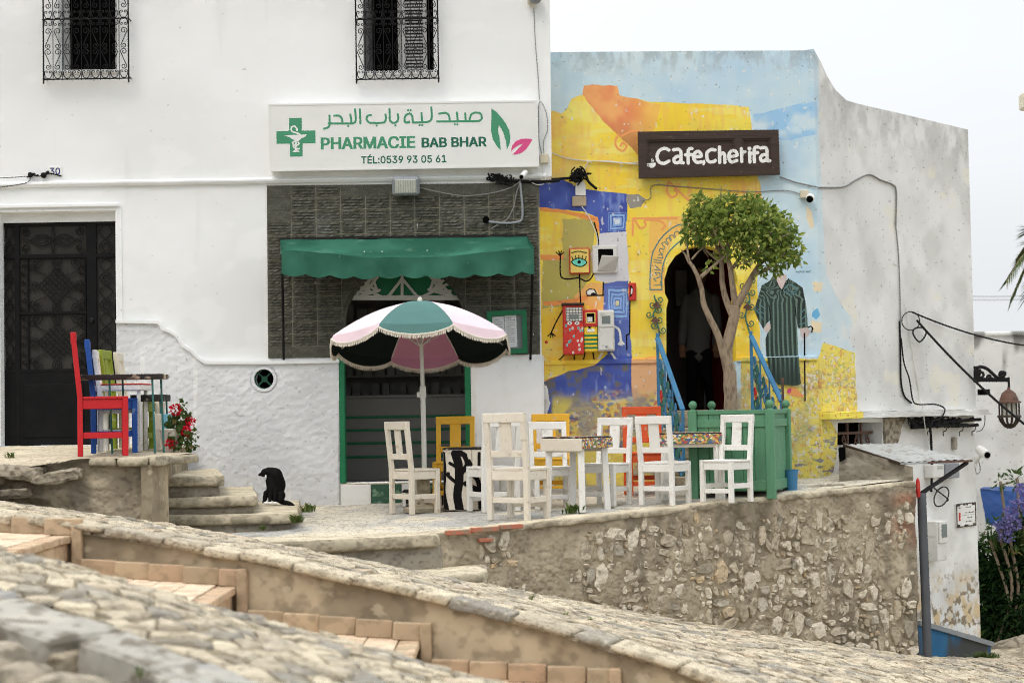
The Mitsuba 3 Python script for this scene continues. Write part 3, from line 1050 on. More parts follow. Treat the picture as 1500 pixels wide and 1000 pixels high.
for size, tries in ((.095, 260), (.07, 1400), (.048, 5000), (.032, 9000), (.02, 9000)):
    for _ in range(tries):
        s = rng.uniform(.45, WL - .08)
        t = s / WL
        lo = -.45 - 1.2 * t
        z = rng.uniform(lo - .1, wz(t) - .1)
        depth = (wz(t) - z) / (wz(t) - lo + .01)
        if rng.uniform() > .42 + .9 * depth - (.5 if depth < .16 else 0):
            continue
        if patch(s, z) > .575 + .14 * depth:
            continue
        vert = rng.uniform() < .7
        a = size * rng.uniform(.55, .85) if vert else size * rng.uniform(.8, 1.3)
        b = size * rng.uniform(.8, 1.5) if vert else size * rng.uniform(.4, .7)
        R = max(a, b)
        if any(abs(s - q[0]) < (a + q[2]) * 1.02 and abs(z - q[1]) < (b + q[3]) * 1.0 for q in placed):
            continue
        placed.append((s, z, a, b))
        stones.append((a * b / (15 + 3.2 * t) ** 2, rubble(s, z, a, b, len(placed)), rng.uniform(0, 1, 2)))
stones.sort(key=lambda q: -q[0])
lay(rw, stones, 'stone', 'wall_stone')
# concrete coping along the top, in lengths
rng = np.random.default_rng(4)
cuts = [0.0, .17, .36, .55, .72, .88, 1.0]
for i in range(len(cuts) - 1):
    a, b = WA + D * cuts[i], WA + D * cuts[i + 1] - dv * .006
    za, zb = wz(cuts[i]), wz(cuts[i + 1])
    ov = nv * .012
    m = slab([tuple(a + ov), tuple(b + ov), tuple(b - nv * .22), tuple(a - nv * .22)], -.05, .006, 70 + i, .016, .07)
    v = np.array(m.vertices)
    tt = ((v[:, :2] - WA) @ dv) / WL
    v[:, 2] += wz(tt)
    part('coping', trimesh.Trimesh(v, m.faces, process=False), 'concrete', rw, smooth=35)
# red bricks showing near the left end
for s0, s1, z0, z1 in ((.10, .34, -.026, .012), (.345, .62, -.026, .012), (.63, .86, -.026, .010), (.42, .56, -.11, -.08)):
    t = (s0 + s1) / 2 / WL
    c = WA + dv * (s0 + s1) / 2 + nv * .022
    m = cbox([0, 0, 0], [s1 - s0 - .006, .05, z1 - z0], .004, rz=math.atan2(dv[1], dv[0]))
    m.apply_translation([c[0], c[1], wz(t) + (z0 + z1) / 2])
    part('brick', m, 'red_brick_paint', rw, smooth=False)

# ================================================================== PHARMACY HOUSE
def R2(px0, py0, px1, py1, Y=FY):
    x0, x1, z0, z1 = rect(px0, py0, px1, py1, Y)
    return sbox(x0, z0, x1, z1)


ph = thing('pharmacy_building', 'white house with a black iron door, barred upper windows and dark tiled pharmacy front', 'building')
xR_up, xR_lo = at(806, 130, FY)[0], at(796, 640, FY)[0]
xL = -7.6
TOPZ = 6.4
zl = at(300, 269, FY)[2]                                              # height of the thin ledge
body = Polygon([(xL, -.6), (xR_lo, -.6), (xR_lo - .005, zl - .02), (xR_up, zl + .02), (xR_up + .02, TOPZ), (xL, TOPZ)])
win1, win2 = R2(84, -190, 171, 106), R2(530, -190, 634, 107)
doorhole = R2(1, 309, 171, 652)
acx, acz = at(593, 475, FY)[0], at(593, 475, FY)[2]
ar = 92 * FY / FPX
x0s, x1s, _, _ = rect(498, 500, 689, 700)
zb_shop = at(594, 706, FY)[2]
z_ts = at(590, 523, FY)[2]
arch = Point(acx, acz).buffer(ar, 24)
shop = unary_union([sbox(x0s, zb_shop, x1s, z_ts), arch.intersection(sbox(-9, z_ts - .3, 9, 9)), sbox(acx - ar, z_ts, acx + ar, acz)])
vent = Point(*xz([(387, 555)])[0]).buffer(.1, 16)
wallp = body.difference(unary_union([win1, win2, doorhole, shop, vent]))
part('wall', prism(wallp, FY, FY + .32), 'white_wall', ph, smooth=False)
# the block behind
part('roof', bx(xL, xR_up, FY + .325, 25, TOPZ - .25, TOPZ - .05), 'white_wall', ph, smooth=False)
part('side_wall', bx(xR_lo - .3, xR_lo - .012, FY + .325, 25, -.6, TOPZ - .26), 'white_wall', ph, smooth=False)
part('side_wall', bx(xL, xL + .3, FY + .325, 25, -.6, TOPZ - .26), 'white_wall', ph, smooth=False)
part('back_wall', bx(xL, xR_up, 25.01, 25.3, -.6, TOPZ - .06), 'white_wall', ph, smooth=False)
part('upper_floor', bx(xL + .31, xR_lo - .31, FY + .325, 24.99, 2.9, 3.1), 'dark_room', ph, smooth=False)
part('partition', bx(-3.1, -2.95, FY + .33, 24.9, -.5, 2.88), 'dark_room', ph, smooth=False)
# thin ledge across the front
lx0, lx1 = xL, at(800, 262, FY)[0]
prof = [(0, -.028), (.03, -.028), (.045, -.006), (.045, .01), (.02, .024), (0, .03)]
lz = at(200, 268, FY)[2]
v = np.array([(x, FY - o, lz + z) for x in np.linspace(lx0, lx1, 60) for o, z in prof]).reshape(60, 6, 3)
v[..., 2] += (meshkit.fbm(v * np.array([2, 1, 1]), 2, 3) - .5) * .012
part('ledge', grid(v), 'white_wall', ph, smooth=False)

# --- rough dado with its stepped, curved upper edge, a few centimetres proud
dtop = [(171, 469), (232, 470), (237, 472), (241, 480), (252, 484), (261, 489), (267, 498), (271, 505), (284, 513), (292, 522), (303, 529), (392, 529), (497.5, 527)]
dadoL = Polygon(xz(dtop) + xz([(497.5, 760), (171, 760)]))
dadoL = dadoL.difference(unary_union([Point(*xz([(387, 555)])[0]).buffer(.13, 16)]))


def rough_panel(poly, y, amp, freq, seed, step=.022, nudge=0.0):
    x0, z0, x1, z1 = poly.bounds
    gx, gz = np.meshgrid(np.arange(x0 - step, x1 + step, step), np.arange(z0 - step, z1 + step, step), indexing='ij')
    yy = y - (meshkit.fbm(np.stack([gx * freq, gx * 0, gz * freq], -1), 4, seed) - .5) * amp * 2
    G = grid(np.stack([gx, yy, gz], -1))
    import shapely
    inn = poly.buffer(-step * .2)
    c = G.vertices[G.faces].mean(1)
    m = trimesh.Trimesh(G.vertices, G.faces[shapely.contains_xy(inn, c[:, 0], c[:, 2])], process=True)
    return m


part('dado', cat([prism(dadoL, FY - .022, FY - .001)]), 'dado', ph, smooth=False)
part('dado_face', rough_panel(dadoL.buffer(-.004), FY - .032, .009, 22, 5, .016), 'dado', ph, smooth=True, kind=None)
dadoR = Polygon(xz([(691, 521), (790, 519), (796, 521), (797, 540), (797, 760), (691, 760)]))
part('dado', prism(dadoR, FY - .018, FY - .001), 'white_wall', ph, smooth=False)
part('dado_face', rough_panel(dadoR.buffer(-.004), FY - .026, .006, 9, 9, .03), 'white_wall', ph, smooth=True)
trim = [q for q in dtop]
tp = xz(trim, FY)
tl = LineString(tp).buffer(.036, cap_style=2, join_style=2, single_sided=True) if False else LineString(tp).buffer(.03, cap_style=2).intersection(Polygon(xz(dtop) + xz([(497, 760), (171, 760)])))
part('dado_moulding', prism(tl, FY - .062, FY - .02), 'white_wall', ph, smooth=False)
vc = xz([(387, 555)])[0]
ring_ = Point(*vc).buffer(.128, 20).difference(Point(*vc).buffer(.099, 16))
part('vent_ring', prism(ring_, FY - .042, FY - .01), 'dado', ph, smooth=False)
vg = [LineString([(vc[0] + math.cos(a) * .1, vc[1] + math.sin(a) * .1), (vc[0] - math.cos(a) * .1, vc[1] - math.sin(a) * .1)]).buffer(.008) for a in (.785, 2.356)]
vg += [Point(*vc).buffer(.1, 16).difference(Point(*vc).buffer(.09, 16)), Point(*vc).buffer(.03, 12).difference(Point(*vc).buffer(.017))]
part('vent_grille', prism(unary_union(vg), FY + .02, FY + .035), 'vent_green', ph, smooth=False)
mat('vent_green', lin(30, 84, 62), .5)
part('vent_back', prism(Point(*vc).buffer(.13), FY + .2, FY + .21), 'void', ph, smooth=False)

# --- dark split-face tiles: each tile a piece with four courses of relief
tz = Polygon(xz([(391, 272), (790, 268), (791, 519), (393, 525)]))
x0t, z0t, x1t, z1t = tz.bounds
clear = unary_union([shop.buffer(.001), ])
part('tile_bed', prism(tz.difference(clear), FY - .012, FY - .001), 'grout', ph, smooth=False)
rng = np.random.default_rng(12)
TW, TH = .2485, .1245
region = tz.buffer(-.004).difference(clear)
row = 0
z = z1t - .004
while z > z0t:
    x = x0t + .002
    while x < x1t:
        cell = sbox(x + .003, z - TH + .003, x + TW - .003, z - .003)
        g = cell.intersection(region)
        if g.area > .0006:
            tone = rng.uniform(0, 1, 2)
            if g.area > cell.area * .985:
                zs, rough_ = [], []
                for c in range(4):
                    za, zb_ = z - TH + .003 + (TH - .006) * c / 4, z - TH + .003 + (TH - .006) * (c + 1) / 4
                    zs += [za + .0015, za + .005, zb_ - .005, zb_ - .0015]
                    rough_ += [0, 1, 1, 0]
                xs = np.linspace(x + .003, x + TW - .003, 9)
                Z_, X_ = np.meshgrid(zs, xs, indexing='ij')
                off = np.array(rough_)[:, None] * (.007 + rng.uniform(-.004, .006, (16, 9))) + .002
                off[:, 0] = off[:, -1] = .001
                m = grid(np.stack([X_, FY - .012 - off, Z_], -1))
                part('tile', m, 'dark_tile', ph, smooth=False, tone=tone)
            else:
                part('tile', prism(g, FY - .02, FY - .011), 'dark_tile', ph, smooth=False, tone=tone)
        x += TW
    z -= TH

# --- shop opening: green jambs, fanlight, threshold, interior
zj = acz
for a, b in ((497, 505.5), (681.5, 690)):
    xa, xb, _, _ = rect(a, 500, b, 700)
    part('door_jamb', bx(xa, xb, FY - .03, FY + .1, zb_shop, z_ts + (.02 if a < 600 else .3), .006), 'green_paint', ph, smooth=False)
xa, xb, _, _ = rect(690.5, 500, 698, 700)
part('door_trim', bx(xa, xb, FY - .028, FY + .02, zb_shop, z_ts), 'clean_white', ph, smooth=False)
zf0 = at(593, 437, FY + .12)[2]
fan = arch.buffer(-.0).intersection(sbox(-9, zf0, 9, 9))
part('fanlight', prism(fan, FY + .13, FY + .16), 'green_paint', ph, smooth=False)
Y = FY + .1
lat = [[(505, 436), (683, 436)], [(589, 432), (589, 385)], [(589, 408), (569, 434)], [(589, 408), (611, 434)], [(519, 436), (560, 390)], [(663, 434), (618, 388)],
       [(519, 436), (556, 425)], [(528, 420), (562, 436)], [(533, 412), (549, 424)], [(524, 428), (540, 428)], [(540, 408), (536, 430)], [(545, 404), (552, 425)], [(534, 430), (553, 405)],
       [(663, 434), (628, 424)], [(655, 416), (620, 434)], [(650, 410), (634, 424)], [(660, 426), (644, 427)], [(643, 405), (648, 430)], [(638, 403), (630, 424)], [(648, 429), (630, 404)]]
lw = strokes(lat[:1], 7, Y).union(strokes(lat[1:], 4, Y)).intersection(arch.buffer(-.004))
part('fanlight_lattice', prism(lw, Y, Y + .025), 'lattice_white', ph, smooth=False)
rim = arch.difference(arch.buffer(-.035)).intersection(sbox(-9, acz - .2, 9, 9))
part('arch_rim', prism(rim, FY - .005, FY + .12), 'dark_tile', ph, smooth=False, tone=(.5, .5))
# threshold of white and green marble tiles
zt0 = terr_z(-1.3, 18.4) - .05
for i, (a, b, c) in enumerate(((500, 543, 'w'), (544, 587, 'g'), (588, 628, 'w'), (629, 660, 'g'), (661, 694, 'w'))):
    xa, xb, _, _ = rect(a, 500, b, 700)
    mname = 'clean_white' if c == 'w' else 'marble_green'
    part('threshold_tile', bx(xa, xb, FY - .13, FY - .1, zt0, zb_shop - .012, .003), mname, ph, smooth=False)
mat('marble_green', lambda p, n, uv: mix(lin(54, 92, 72), lin(120, 150, 126), sst(.52, .7, f3(p, 18, 4))), .3)
xa, xb, _, _ = rect(500, 500, 694, 700)
part('threshold', bx(xa, xb, FY - .098, FY + .35, zt0, zb_shop - .003, .004), 'concrete', ph, smooth=False)
# room behind
part('shop_floor', bx(-2.94, xR_lo - .31, FY + .352, 24.9, -.3, zb_shop - .02), 'shop_floor', ph, smooth=False)
mat('shop_floor', lin(150, 146, 138), .4)
mat('shop_wall', lin(176, 174, 166), .8)
part('shop_back_wall', bx(-2.94, xR_lo - .31, 21.6, 21.7, zb_shop, 2.88), 'shop_wall', ph, smooth=False)
cn = thing('shop_counter', 'grey pharmacy counter with green stripes inside the dark doorway', 'counter')
xa, xb, _, _ = rect(470, 500, 720, 700, 19.9)
zc1 = at(593, 578, 19.9)[2]
part('counter_body', bx(xa, xb, 19.9, 20.4, zb_shop - .02, zc1 - .03, .004), 'counter_grey', cn, smooth=False)
part('counter_top', bx(xa - .02, xb + .02, 19.87, 20.45, zc1 - .03, zc1, .006), 'counter_grey', cn, smooth=False)
mat('counter_grey', lin(140, 139, 134), .5)
for yy in (610, 629, 648, 668):
    z = at(593, yy, 19.9)[2]
    part('counter_stripe', bx(xa, xb, 19.885, 19.901, z - .014, z + .014, .002), 'green_paint', cn, smooth=False)
sh = thing('medicine_shelf', 'dark shelf of small boxes behind the pharmacy counter', 'shelf')
for k in range(4):
    part('shelf_board', bx(-2.4, -.4, 21.25, 21.58, 1.0 + k * .32, 1.025 + k * .32), 'shop_wall', sh, smooth=False)
rng = np.random.default_rng(2)
bm = []
for k in range(4):
    x = -2.35
    while x < -.5:
        w, h = rng.uniform(.05, .12), rng.uniform(.08, .24)
        bm.append(bx(x, x + w, 21.3, 21.5, 1.026 + k * .32, 1.026 + k * .32 + h))
        x += w + rng.uniform(.004, .05)
part('stocked_boxes', cat(bm), 'shop_wall', sh, smooth=False, kind='stuff')

# --- upper windows: dark opening, shutters, scrolled iron grille
def spiral(c, r, turns, start, sgn, n=12):
    t = np.linspace(0, 1, n)
    a = start + sgn * t * turns * 2 * PI
    rr = r * (1 - .78 * t)
    return np.stack([c[0] + np.cos(a) * rr, c[1] + np.sin(a) * rr], 1)


def s_scroll(x, z, w, h, flip):
    """A heart-half: spiral at the top, slanting bar, spiral at the bottom."""
    r1, r2 = w * .40, w * .34
    top = spiral((x + w * .5, z + h - r1), r1, 1.25, 0.0 if not flip else PI, 1 if not flip else -1)[::-1]
    bot = spiral((x + w * .5, z + r2), r2, 1.2, PI if not flip else 0.0, -1 if flip else 1)
    return np.vstack([top, bot])


def cup(x, z, w, h):
    L = spiral((x + w * .27, z + h * .62), w * .2, 1.0, PI, -1, 8)[::-1]
    U = np.array([[x + w * .08, z + h * .35], [x + w * .25, z + h * .06], [x + w * .5, z], [x + w * .75, z + h * .06], [x + w * .92, z + h * .35]])
    Rr = spiral((x + w * .73, z + h * .62), w * .2, 1.0, 0, 1, 8)
    return np.vstack([L, U, Rr])


def grille(parent, px0, px1, pytop, pybot, pyrail, ncol=9):
    Y = FY - .13
    x0, x1, z0, z1 = rect(px0, pytop, px1, pybot, Y)
    s = Y / FPX
    bars, scr = [], []
    for x in (x0, x1):
        bars.append(tube([(x, Y, z0 - .03), (x, Y, z1)], .008, 6))
    zr = at((px0 + px1) / 2, pyrail, Y)[2]
    for z in (z0 + .012, zr, z1):
        bars.append(tube([(x0 - .01, Y, z), (x1 + .01, Y, z)], .007, 6))
    cw = (x1 - x0) / ncol
    hb = 15 * s
    for i in range(1, ncol):
        bars.append(tube([(x0 + i * cw, Y + .004, z0), (x0 + i * cw, Y + .004, z1)], .0042, 5))
    rowsz = []
    zz = z0 + hb + .006
    seq = [('s', 31 * s), ('s2', 31 * s), ('c', 15 * s), ('rail', 0), ('cu', 15 * s), ('s', 31 * s), ('s2', 31 * s), ('s', 31 * s), ('c', 15 * s), ('s', 31 * s), ('s2', 31 * s), ('s', 31 * s)]
    for i in range(ncol):
        P = cup(x0 + i * cw + .004, z0 + .02, cw - .008, hb)
        scr.append(tube(np.column_stack([P[:, 0], np.full(len(P), Y), P[:, 1]]), .0046, 4))
    for kind, h in seq:
        if kind == 'rail':
            zz = zr + .006
            continue
        if zz + h > z1:
            break
        for i in range(ncol):
            xx = x0 + i * cw
            fl = (i % 2 == 0) ^ (kind == 's2')
            if kind in ('s', 's2'):
                P = s_scroll(xx + .004, zz, cw - .008, h, fl)
            else:
                P = cup(xx + .004, 0, cw - .008, h)
                P[:, 1] = zz + (P[:, 1] if kind == 'cu' else h - P[:, 1])
            scr.append(tube(np.column_stack([P[:, 0], np.full(len(P), Y), P[:, 1]]), .0046, 4))
        zz += h
    # short irons into the wall
    for x in (x0, x1):
        for z in (zr, z0 + .03):
            bars.append(tube([(x, Y, z), (x, FY + .02, z)], .007, 5))
    g = part('grille', cat(bars), 'black_iron', parent, smooth=30)
    part('scrollwork', cat(scr), 'black_iron', g.rsplit('__', 1)[0] if g.count('__') > 1 else g, smooth=True) if g.count('__') < 2 else part('scrollwork', cat(scr), 'black_iron', parent, smooth=True)
    return g


for wi, (w, gp) in enumerate(((win1, (62.5, 188, -150, 119.5, 28)), (win2, (520, 641, -150, 119.5, 28)))):
    x0, z0, x1, z1 = w.bounds
    wk = part('window', bx(x0 + .002, x1 - .002, FY + .30, FY + .34, z0 + .002, z1), 'void', ph, smooth=False)
    part('sill', bx(x0 - .012, x1 + .012, FY - .03, FY + .28, z0 - .03, z0 + .004, .004), 'white_wall', wk, smooth=False)
    if wi == 1:
        fr = [bx(x0 + .01, x0 + .05, FY + .2, FY + .26, z0 + .01, z1), bx(x0 + .34, x0 + .40, FY + .2, FY + .27, z0 + .01, z1)]
        part('frame', cat(fr), 'shutter_white', wk, smooth=False)
        # folded louvred shutter
        sx0, sx1 = x0 + .38, x0 + .64
        part('shutter', cat([bx(sx0, sx0 + .04, FY + .1, FY + .14, z0 + .01, z1), bx(sx1 - .04, sx1, FY + .1, FY + .14, z0 + .01, z1)]), 'shutter_white', wk, smooth=False)
        z = z0 + .05
        while z < z1 - .05:
            part('slat', cbox([(sx0 + sx1) / 2, FY + .125, z], [sx1 - sx0 - .07, .045, .009], .001, rx=.6), 'shutter_white', wk, smooth=False)
            z += .034
        part('shutter_edge', bx(x0 + .055, x0 + .085, FY + .05, FY + .25, z0 + .01, z1), 'shutter_dark', wk, smooth=False)
    else:
        part('frame', cat([bx(x0 + .01, x0 + .06, FY + .2, FY + .26, z0 + .01, z1), bx(x1 - .06, x1 - .01, FY + .2, FY + .26, z0 + .01, z1)]), 'shutter_white', wk, smooth=False)
    grille(wk, *gp)

# --- black iron door in its recess
dx0, dz0, dx1, dz1 = doorhole.bounds
DYY = FY + .12
surround = doorhole.buffer(.06, join_style=2).difference(doorhole.buffer(.0)).intersection(sbox(-20, dz0, 20, 20))
part('door_surround', prism(surround, FY - .02, FY - .001), 'white_wall', ph, smooth=False)
lxa, lxb, lza, lzb = rect(-12, 299, 176, 305)
part('door_cornice', bx(lxa, lxb, FY - .05, FY - .021, lza, lzb, .008), 'white_wall', ph, smooth=False)
zdt = at(88, 326, DYY)[2]
part('door_lintel', bx(dx0 - .01, dx1 + .01, DYY - .02, DYY + .2, zdt + .003, dz1 + .01), 'white_wall', ph, smooth=False)
part('door_step', bx(dx0 - .25, dx1 + .22, FY - .07, FY + .3, dz0 - .09, dz0 - .004, .01), 'concrete', ph, smooth=False)
DX = lambda px: at(px, 480, DYY)[0]
DZ = lambda py: at(88, py, DYY)[2]
dk = part('iron_door', bx(dx0, dx1, DYY + .035, DYY + .05, dz0, zdt), 'door_mesh', ph, smooth=False)
zb0, zb1 = DZ(650), DZ(543)
fr = []
for a, b in ((3, 6), (22, 29), (127, 142), (169, 171.5)):
    fr.append(bx(DX(a), DX(b), DYY, DYY + .03, dz0, zdt, .004))
for a, b in ((326, 330), (372, 378), (540, 545)):
    fr.append(bx(DX(3), DX(171.5), DYY + .002, DYY + .032, DZ(b), DZ(a), .004))
for a, b in ((456, 460),):
    fr.append(bx(DX(29), DX(127), DYY + .004, DYY + .03, DZ(b), DZ(a), .003))
fr.append(bx(DX(40), DX(42), DYY + .004, DYY + .03, zb1, DZ(378), .002))
fr.append(bx(DX(124), DX(126), DYY + .004, DYY + .03, zb1, DZ(378), .002))
part('door_frame', cat(fr), 'door_black', dk, smooth=False)
part('lower_panel', bx(DX(4), DX(171), DYY + .006, DYY + .034, dz0 + .004, zb1, .003), 'door_black', dk, smooth=False)
part('raised_panel', bx(DX(34), DX(122), DYY - .008, DYY + .008, DZ(640), DZ(562), .012), 'door_black', dk, smooth=False)
part('door_lock', lathe([(0, 0), (.03, 0), (.03, .02), (.018, .03), (0, .03)], 12).apply_transform(trimesh.transformations.rotation_matrix(PI / 2, [1, 0, 0])).apply_translation([DX(134), DYY, DZ(470)]), 'black_iron', dk)
iron = []
Yd = DYY + .012


def wire(P, r=.0052):
    P = np.asarray(P)
    iron.append(tube(np.column_stack([P[:, 0], np.full(len(P), Yd), P[:, 1]]), r, 4))


def knot(cx, cz, w, h):
    """Interlaced lattice with loops at its ends and scrolls in the corners."""
    R = min(w, h) * .27
    n = 5
    for k in range(-n, n + 1):
        o = k * R / n
        for sg in (1, -1):
            L = R - abs(o)
            L = R * .98
            a = np.array([o - (L - abs(o) * .0) * .5, -sg * L * .5 + sg * o * .5]) if False else None
    for i in range(-3, 4):
        o = i * R * .3
        for sg in (1, -1):
            d = np.array([1, sg]) / math.sqrt(2)
            q = np.array([-sg, 1]) / math.sqrt(2) * o
            l = R * 1.02
            wire([np.array([cx, cz]) + q - d * l, np.array([cx, cz]) + q + d * l])
    # round loops joining neighbouring bars
    for a in (0, PI / 2, PI, 1.5 * PI):
        c = np.array([cx + math.cos(a) * R * 1.62, cz + math.sin(a) * R * 1.62])
        t = np.linspace(0, 2 * PI, 16)
        wire(np.stack([c[0] + np.cos(t) * R * (.32 if math.cos(a) ** 2 < .5 else .42), c[1] + np.sin(t) * R * (.42 if math.cos(a) ** 2 < .5 else .32)], 1))
        wire(np.stack([c[0] + np.cos(t) * R * .16, c[1] + np.sin(t) * R * .2], 1))
    for sx in (1, -1):
        for sz in (1, -1):
            for q, r in ((.72, .11), (.86, .085)):
                c = (cx + sx * w * .5 * q, cz + sz * h * .5 * (1.58 - q))
                wire(spiral(c, w * r, 1.4, PI * .5 if sz > 0 else -PI * .5, sx * sz, 16))
            wire([(cx + sx * R * .75, cz + sz * R * .75), (cx + sx * w * .36, cz + sz * h * .28), (cx + sx * w * .43, cz + sz * h * .40)])


for ya, yb in ((380, 456), (461, 540)):
    knot((DX(42) + DX(124)) / 2, (DZ(ya) + DZ(yb)) / 2, DX(124) - DX(42), DZ(ya) - DZ(yb))
# side strips and top panel: interlaced eye shapes
for xa, xb in ((6, 22), (142, 169)):
    for za, zb_ in ((328, 374), (378, 418), (418, 458), (458, 500), (500, 541)):
        z0_, z1_ = DZ(zb_), DZ(za)
        t = np.linspace(0, 1, 14)
        xm = (DX(xa) + DX(xb)) / 2
        wd = (DX(xb) - DX(xa)) * .38
        for sg in (1, -1):
            wire(np.stack([xm + sg * wd * np.sin(t * PI * 2) * .9, z0_ + (z1_ - z0_) * t], 1))
            wire(np.stack([xm + sg * wd * .5 * np.sin(t * PI), z0_ + (z1_ - z0_) * (.1 + .3 * t)], 1))
for xa, xb in ((30, 40), (114, 126)):
    for k in range(6):
        wire(spiral((DX((xa + xb) / 2), DZ(388 + k * 26)), .028, 1.3, PI / 2, 1 if k % 2 else -1, 12))
        wire(spiral((DX((xa + xb) / 2), DZ(400 + k * 26)), .028, 1.3, -PI / 2, 1 if k % 2 else -1, 12))
tx0, tx1, tz0, tz1 = DX(32), DX(124), DZ(371), DZ(331)
xm, zm = (tx0 + tx1) / 2, (tz0 + tz1) / 2
t = np.linspace(0, 1, 18)
for sx in (1, -1):
    for sz in (1, -1):
        wire(np.stack([xm + sx * (tx1 - tx0) * .36 * t, zm + sz * (tz1 - tz0) * .2 * np.sin(t * PI)], 1), .007)
        wire(np.stack([xm + sx * (tx1 - tx0) * (.08 + .2 * t), zm + sz * (tz1 - tz0) * .1 * np.sin(t * PI)], 1))
        wire(spiral((xm + sx * (tx1 - tx0) * .42, zm + sz * (tz1 - tz0) * .3), .045, 1.4, PI / 2 * sz, -sx * sz, 16), .0065)
        wire([(xm + sx * (tx1 - tx0) * .36, zm), (xm + sx * (tx1 - tx0) * .49, zm + sz * .02)])
    wire(np.stack([xm + sx * .02 * np.sin(t * PI), tz0 + (tz1 - tz0) * t], 1))
part('door_scrollwork', cat(iron), 'black_iron', dk, smooth=True)

# ================================================================== THINGS ON THE PHARMACY FRONT
SY = FY - .14
sg = thing('pharmacy_sign', 'long white pharmacy sign board with green cross, leaf and green lettering', 'sign')
sq = Polygon(xz([(393.5, 153.5), (786, 148), (789, 243.5), (396, 250.5)], SY))
b = prism(sq, SY, FY - .002)
part('board', b, 'sign_white', sg, smooth=False)
part('board_rim', prism(sq.buffer(.006, join_style=2).difference(sq.buffer(-.012, join_style=2)), SY - .006, SY - .0), 'sign_white', sg, smooth=False)
LY = SY - .004
z10 = lambda x, y: (395 + x / 10, 150 + y / 10)
cross = Polygon(xz([z10(*q) for q in [(285, 232), (470, 230), (470, 415), (668, 412), (670, 598), (483, 600), (483, 790), (300, 795), (297, 605), (100, 607), (98, 425), (285, 420)]], LY))
ck = part('cross', prism(cross, LY, SY), 'sign_green', sg, smooth=False)
LY2 = LY - .003
bowl = Polygon(xz([z10(*q) for q in [(210, 487), (300, 480), (400, 476), (546, 470), (520, 505), (480, 522), (430, 540), (398, 556), (396, 690), (445, 728), (326, 731), (372, 692), (370, 556), (330, 540), (290, 510)]], LY2))
snake = strokes([smooth_path([(400, 402), (386, 368), (350, 348), (318, 372), (316, 408), (345, 436), (400, 450), (440, 470), (452, 510), (432, 548), (390, 568), (345, 582), (340, 612), (380, 630), (428, 612), (420, 586)]), smooth_path([(345, 640), (370, 672), (432, 682)])], 2.2, LY2, z10)
head = strokes([[(398, 392), (400, 408)]], 3.2, LY2, z10)
part('cross_emblem', prism(unary_union([bowl, snake, head]), LY2, LY), 'sign_white', sg, smooth=False)
z3 = lambda x, y: (380 + x / 3.409, y / 3.409)
leaf = Polygon(xz([z3(*q) for q in [(1158, 543), (1180, 556), (1205, 583), (1230, 616), (1247, 650), (1253, 685), (1250, 715), (1236, 747), (1231, 705), (1217, 660), (1196, 624), (1191, 650), (1199, 690), (1206, 752), (1184, 728), (1165, 694), (1156, 650), (1158, 600)]], LY))
part('green_leaf', prism(leaf, LY, SY), 'sign_green', sg, smooth=False)
pet = Polygon(xz([z3(*q) for q in [(1256, 756), (1262, 728), (1280, 705), (1305, 695), (1335, 692), (1364, 697), (1348, 722), (1330, 748), (1308, 764), (1285, 771), (1264, 772), (1284, 752), (1300, 735), (1318, 718), (1296, 724), (1275, 738)]], LY))
part('pink_leaf', prism(pet, LY, SY), 'sign_pink', sg, smooth=False)
z6 = lambda x, y: (470 + x / 6, 150 + y / 6)
ar_lines = [
    smooth_path([(1268, 98), (1272, 150), (1266, 166)], 4), smooth_path([(1205, 166), (1300, 166), (1385, 164), (1412, 145), (1412, 112), (1390, 94), (1350, 92), (1322, 108), (1310, 140), (1306, 164)], 5),
    smooth_path([(1196, 90), (1200, 140), (1205, 164)], 4), [(1022, 168), (1210, 167)], smooth_path([(1040, 100), (1090, 93), (1118, 105), (1130, 135), (1130, 166)], 5),
    smooth_path([(970, 45), (975, 110), (970, 150), (945, 170), (915, 175)], 5), [(915, 175), (808, 178)], smooth_path([(884, 95), (888, 140), (890, 174)], 4),
    smooth_path([(776, 172), (742, 176), (736, 140), (752, 110), (785, 100), (803, 122), (806, 150), (812, 178)], 5), smooth_path([(740, 176), (776, 178)], 3),
    smooth_path([(676, 105), (680, 145), (664, 174), (632, 180), (608, 160), (605, 120), (604, 60)], 6), smooth_path([(568, 108), (572, 140), (560, 172), (530, 181), (470, 182), (425, 178), (403, 150), (410, 120), (440, 112)], 6),
    [(343, 62), (347, 186)], smooth_path([(300, 62), (307, 140), (300, 175), (275, 186)], 5), [(275, 186), (70, 186)], smooth_path([(258, 108), (266, 145), (266, 186)], 4),
    smooth_path([(118, 118), (155, 117), (180, 135), (188, 160), (190, 186)], 5), smooth_path([(76, 118), (76, 185), (66, 218), (28, 232)], 6)]
dots = [[q] for q in [(1178, 194), (1200, 194), (868, 201), (891, 201), (766, 70), (789, 70), (655, 203), (490, 205), (240, 210)]]
ga = unary_union([strokes(ar_lines, 3.0, LY, z6), strokes(dots, 3.2, LY, z6)])
part('arabic_lettering', prism(ga, LY, SY), 'sign_green', sg, smooth=False)
part('lettering', cat([textm('PHARMACIE', 470.0 + o, 607.4 + o, 217.4, 16.6, LY + .0004 * j, .0036) for j, o in enumerate((0, .5, 1.0))]), 'sign_green', sg, smooth=False)
part('lettering', cat([textm('BAB BHAR', 617.6 + o, 712 + o, 215, 13.6, LY + .0004 * j, .0036) for j, o in enumerate((0, .4, .8))]), 'sign_dark_green', sg, smooth=False)
part('lettering', textm('TÉL:0539 93 05 61', 529, 654, 238.5, 10.2, LY), 'sign_dark_green', sg, smooth=False)

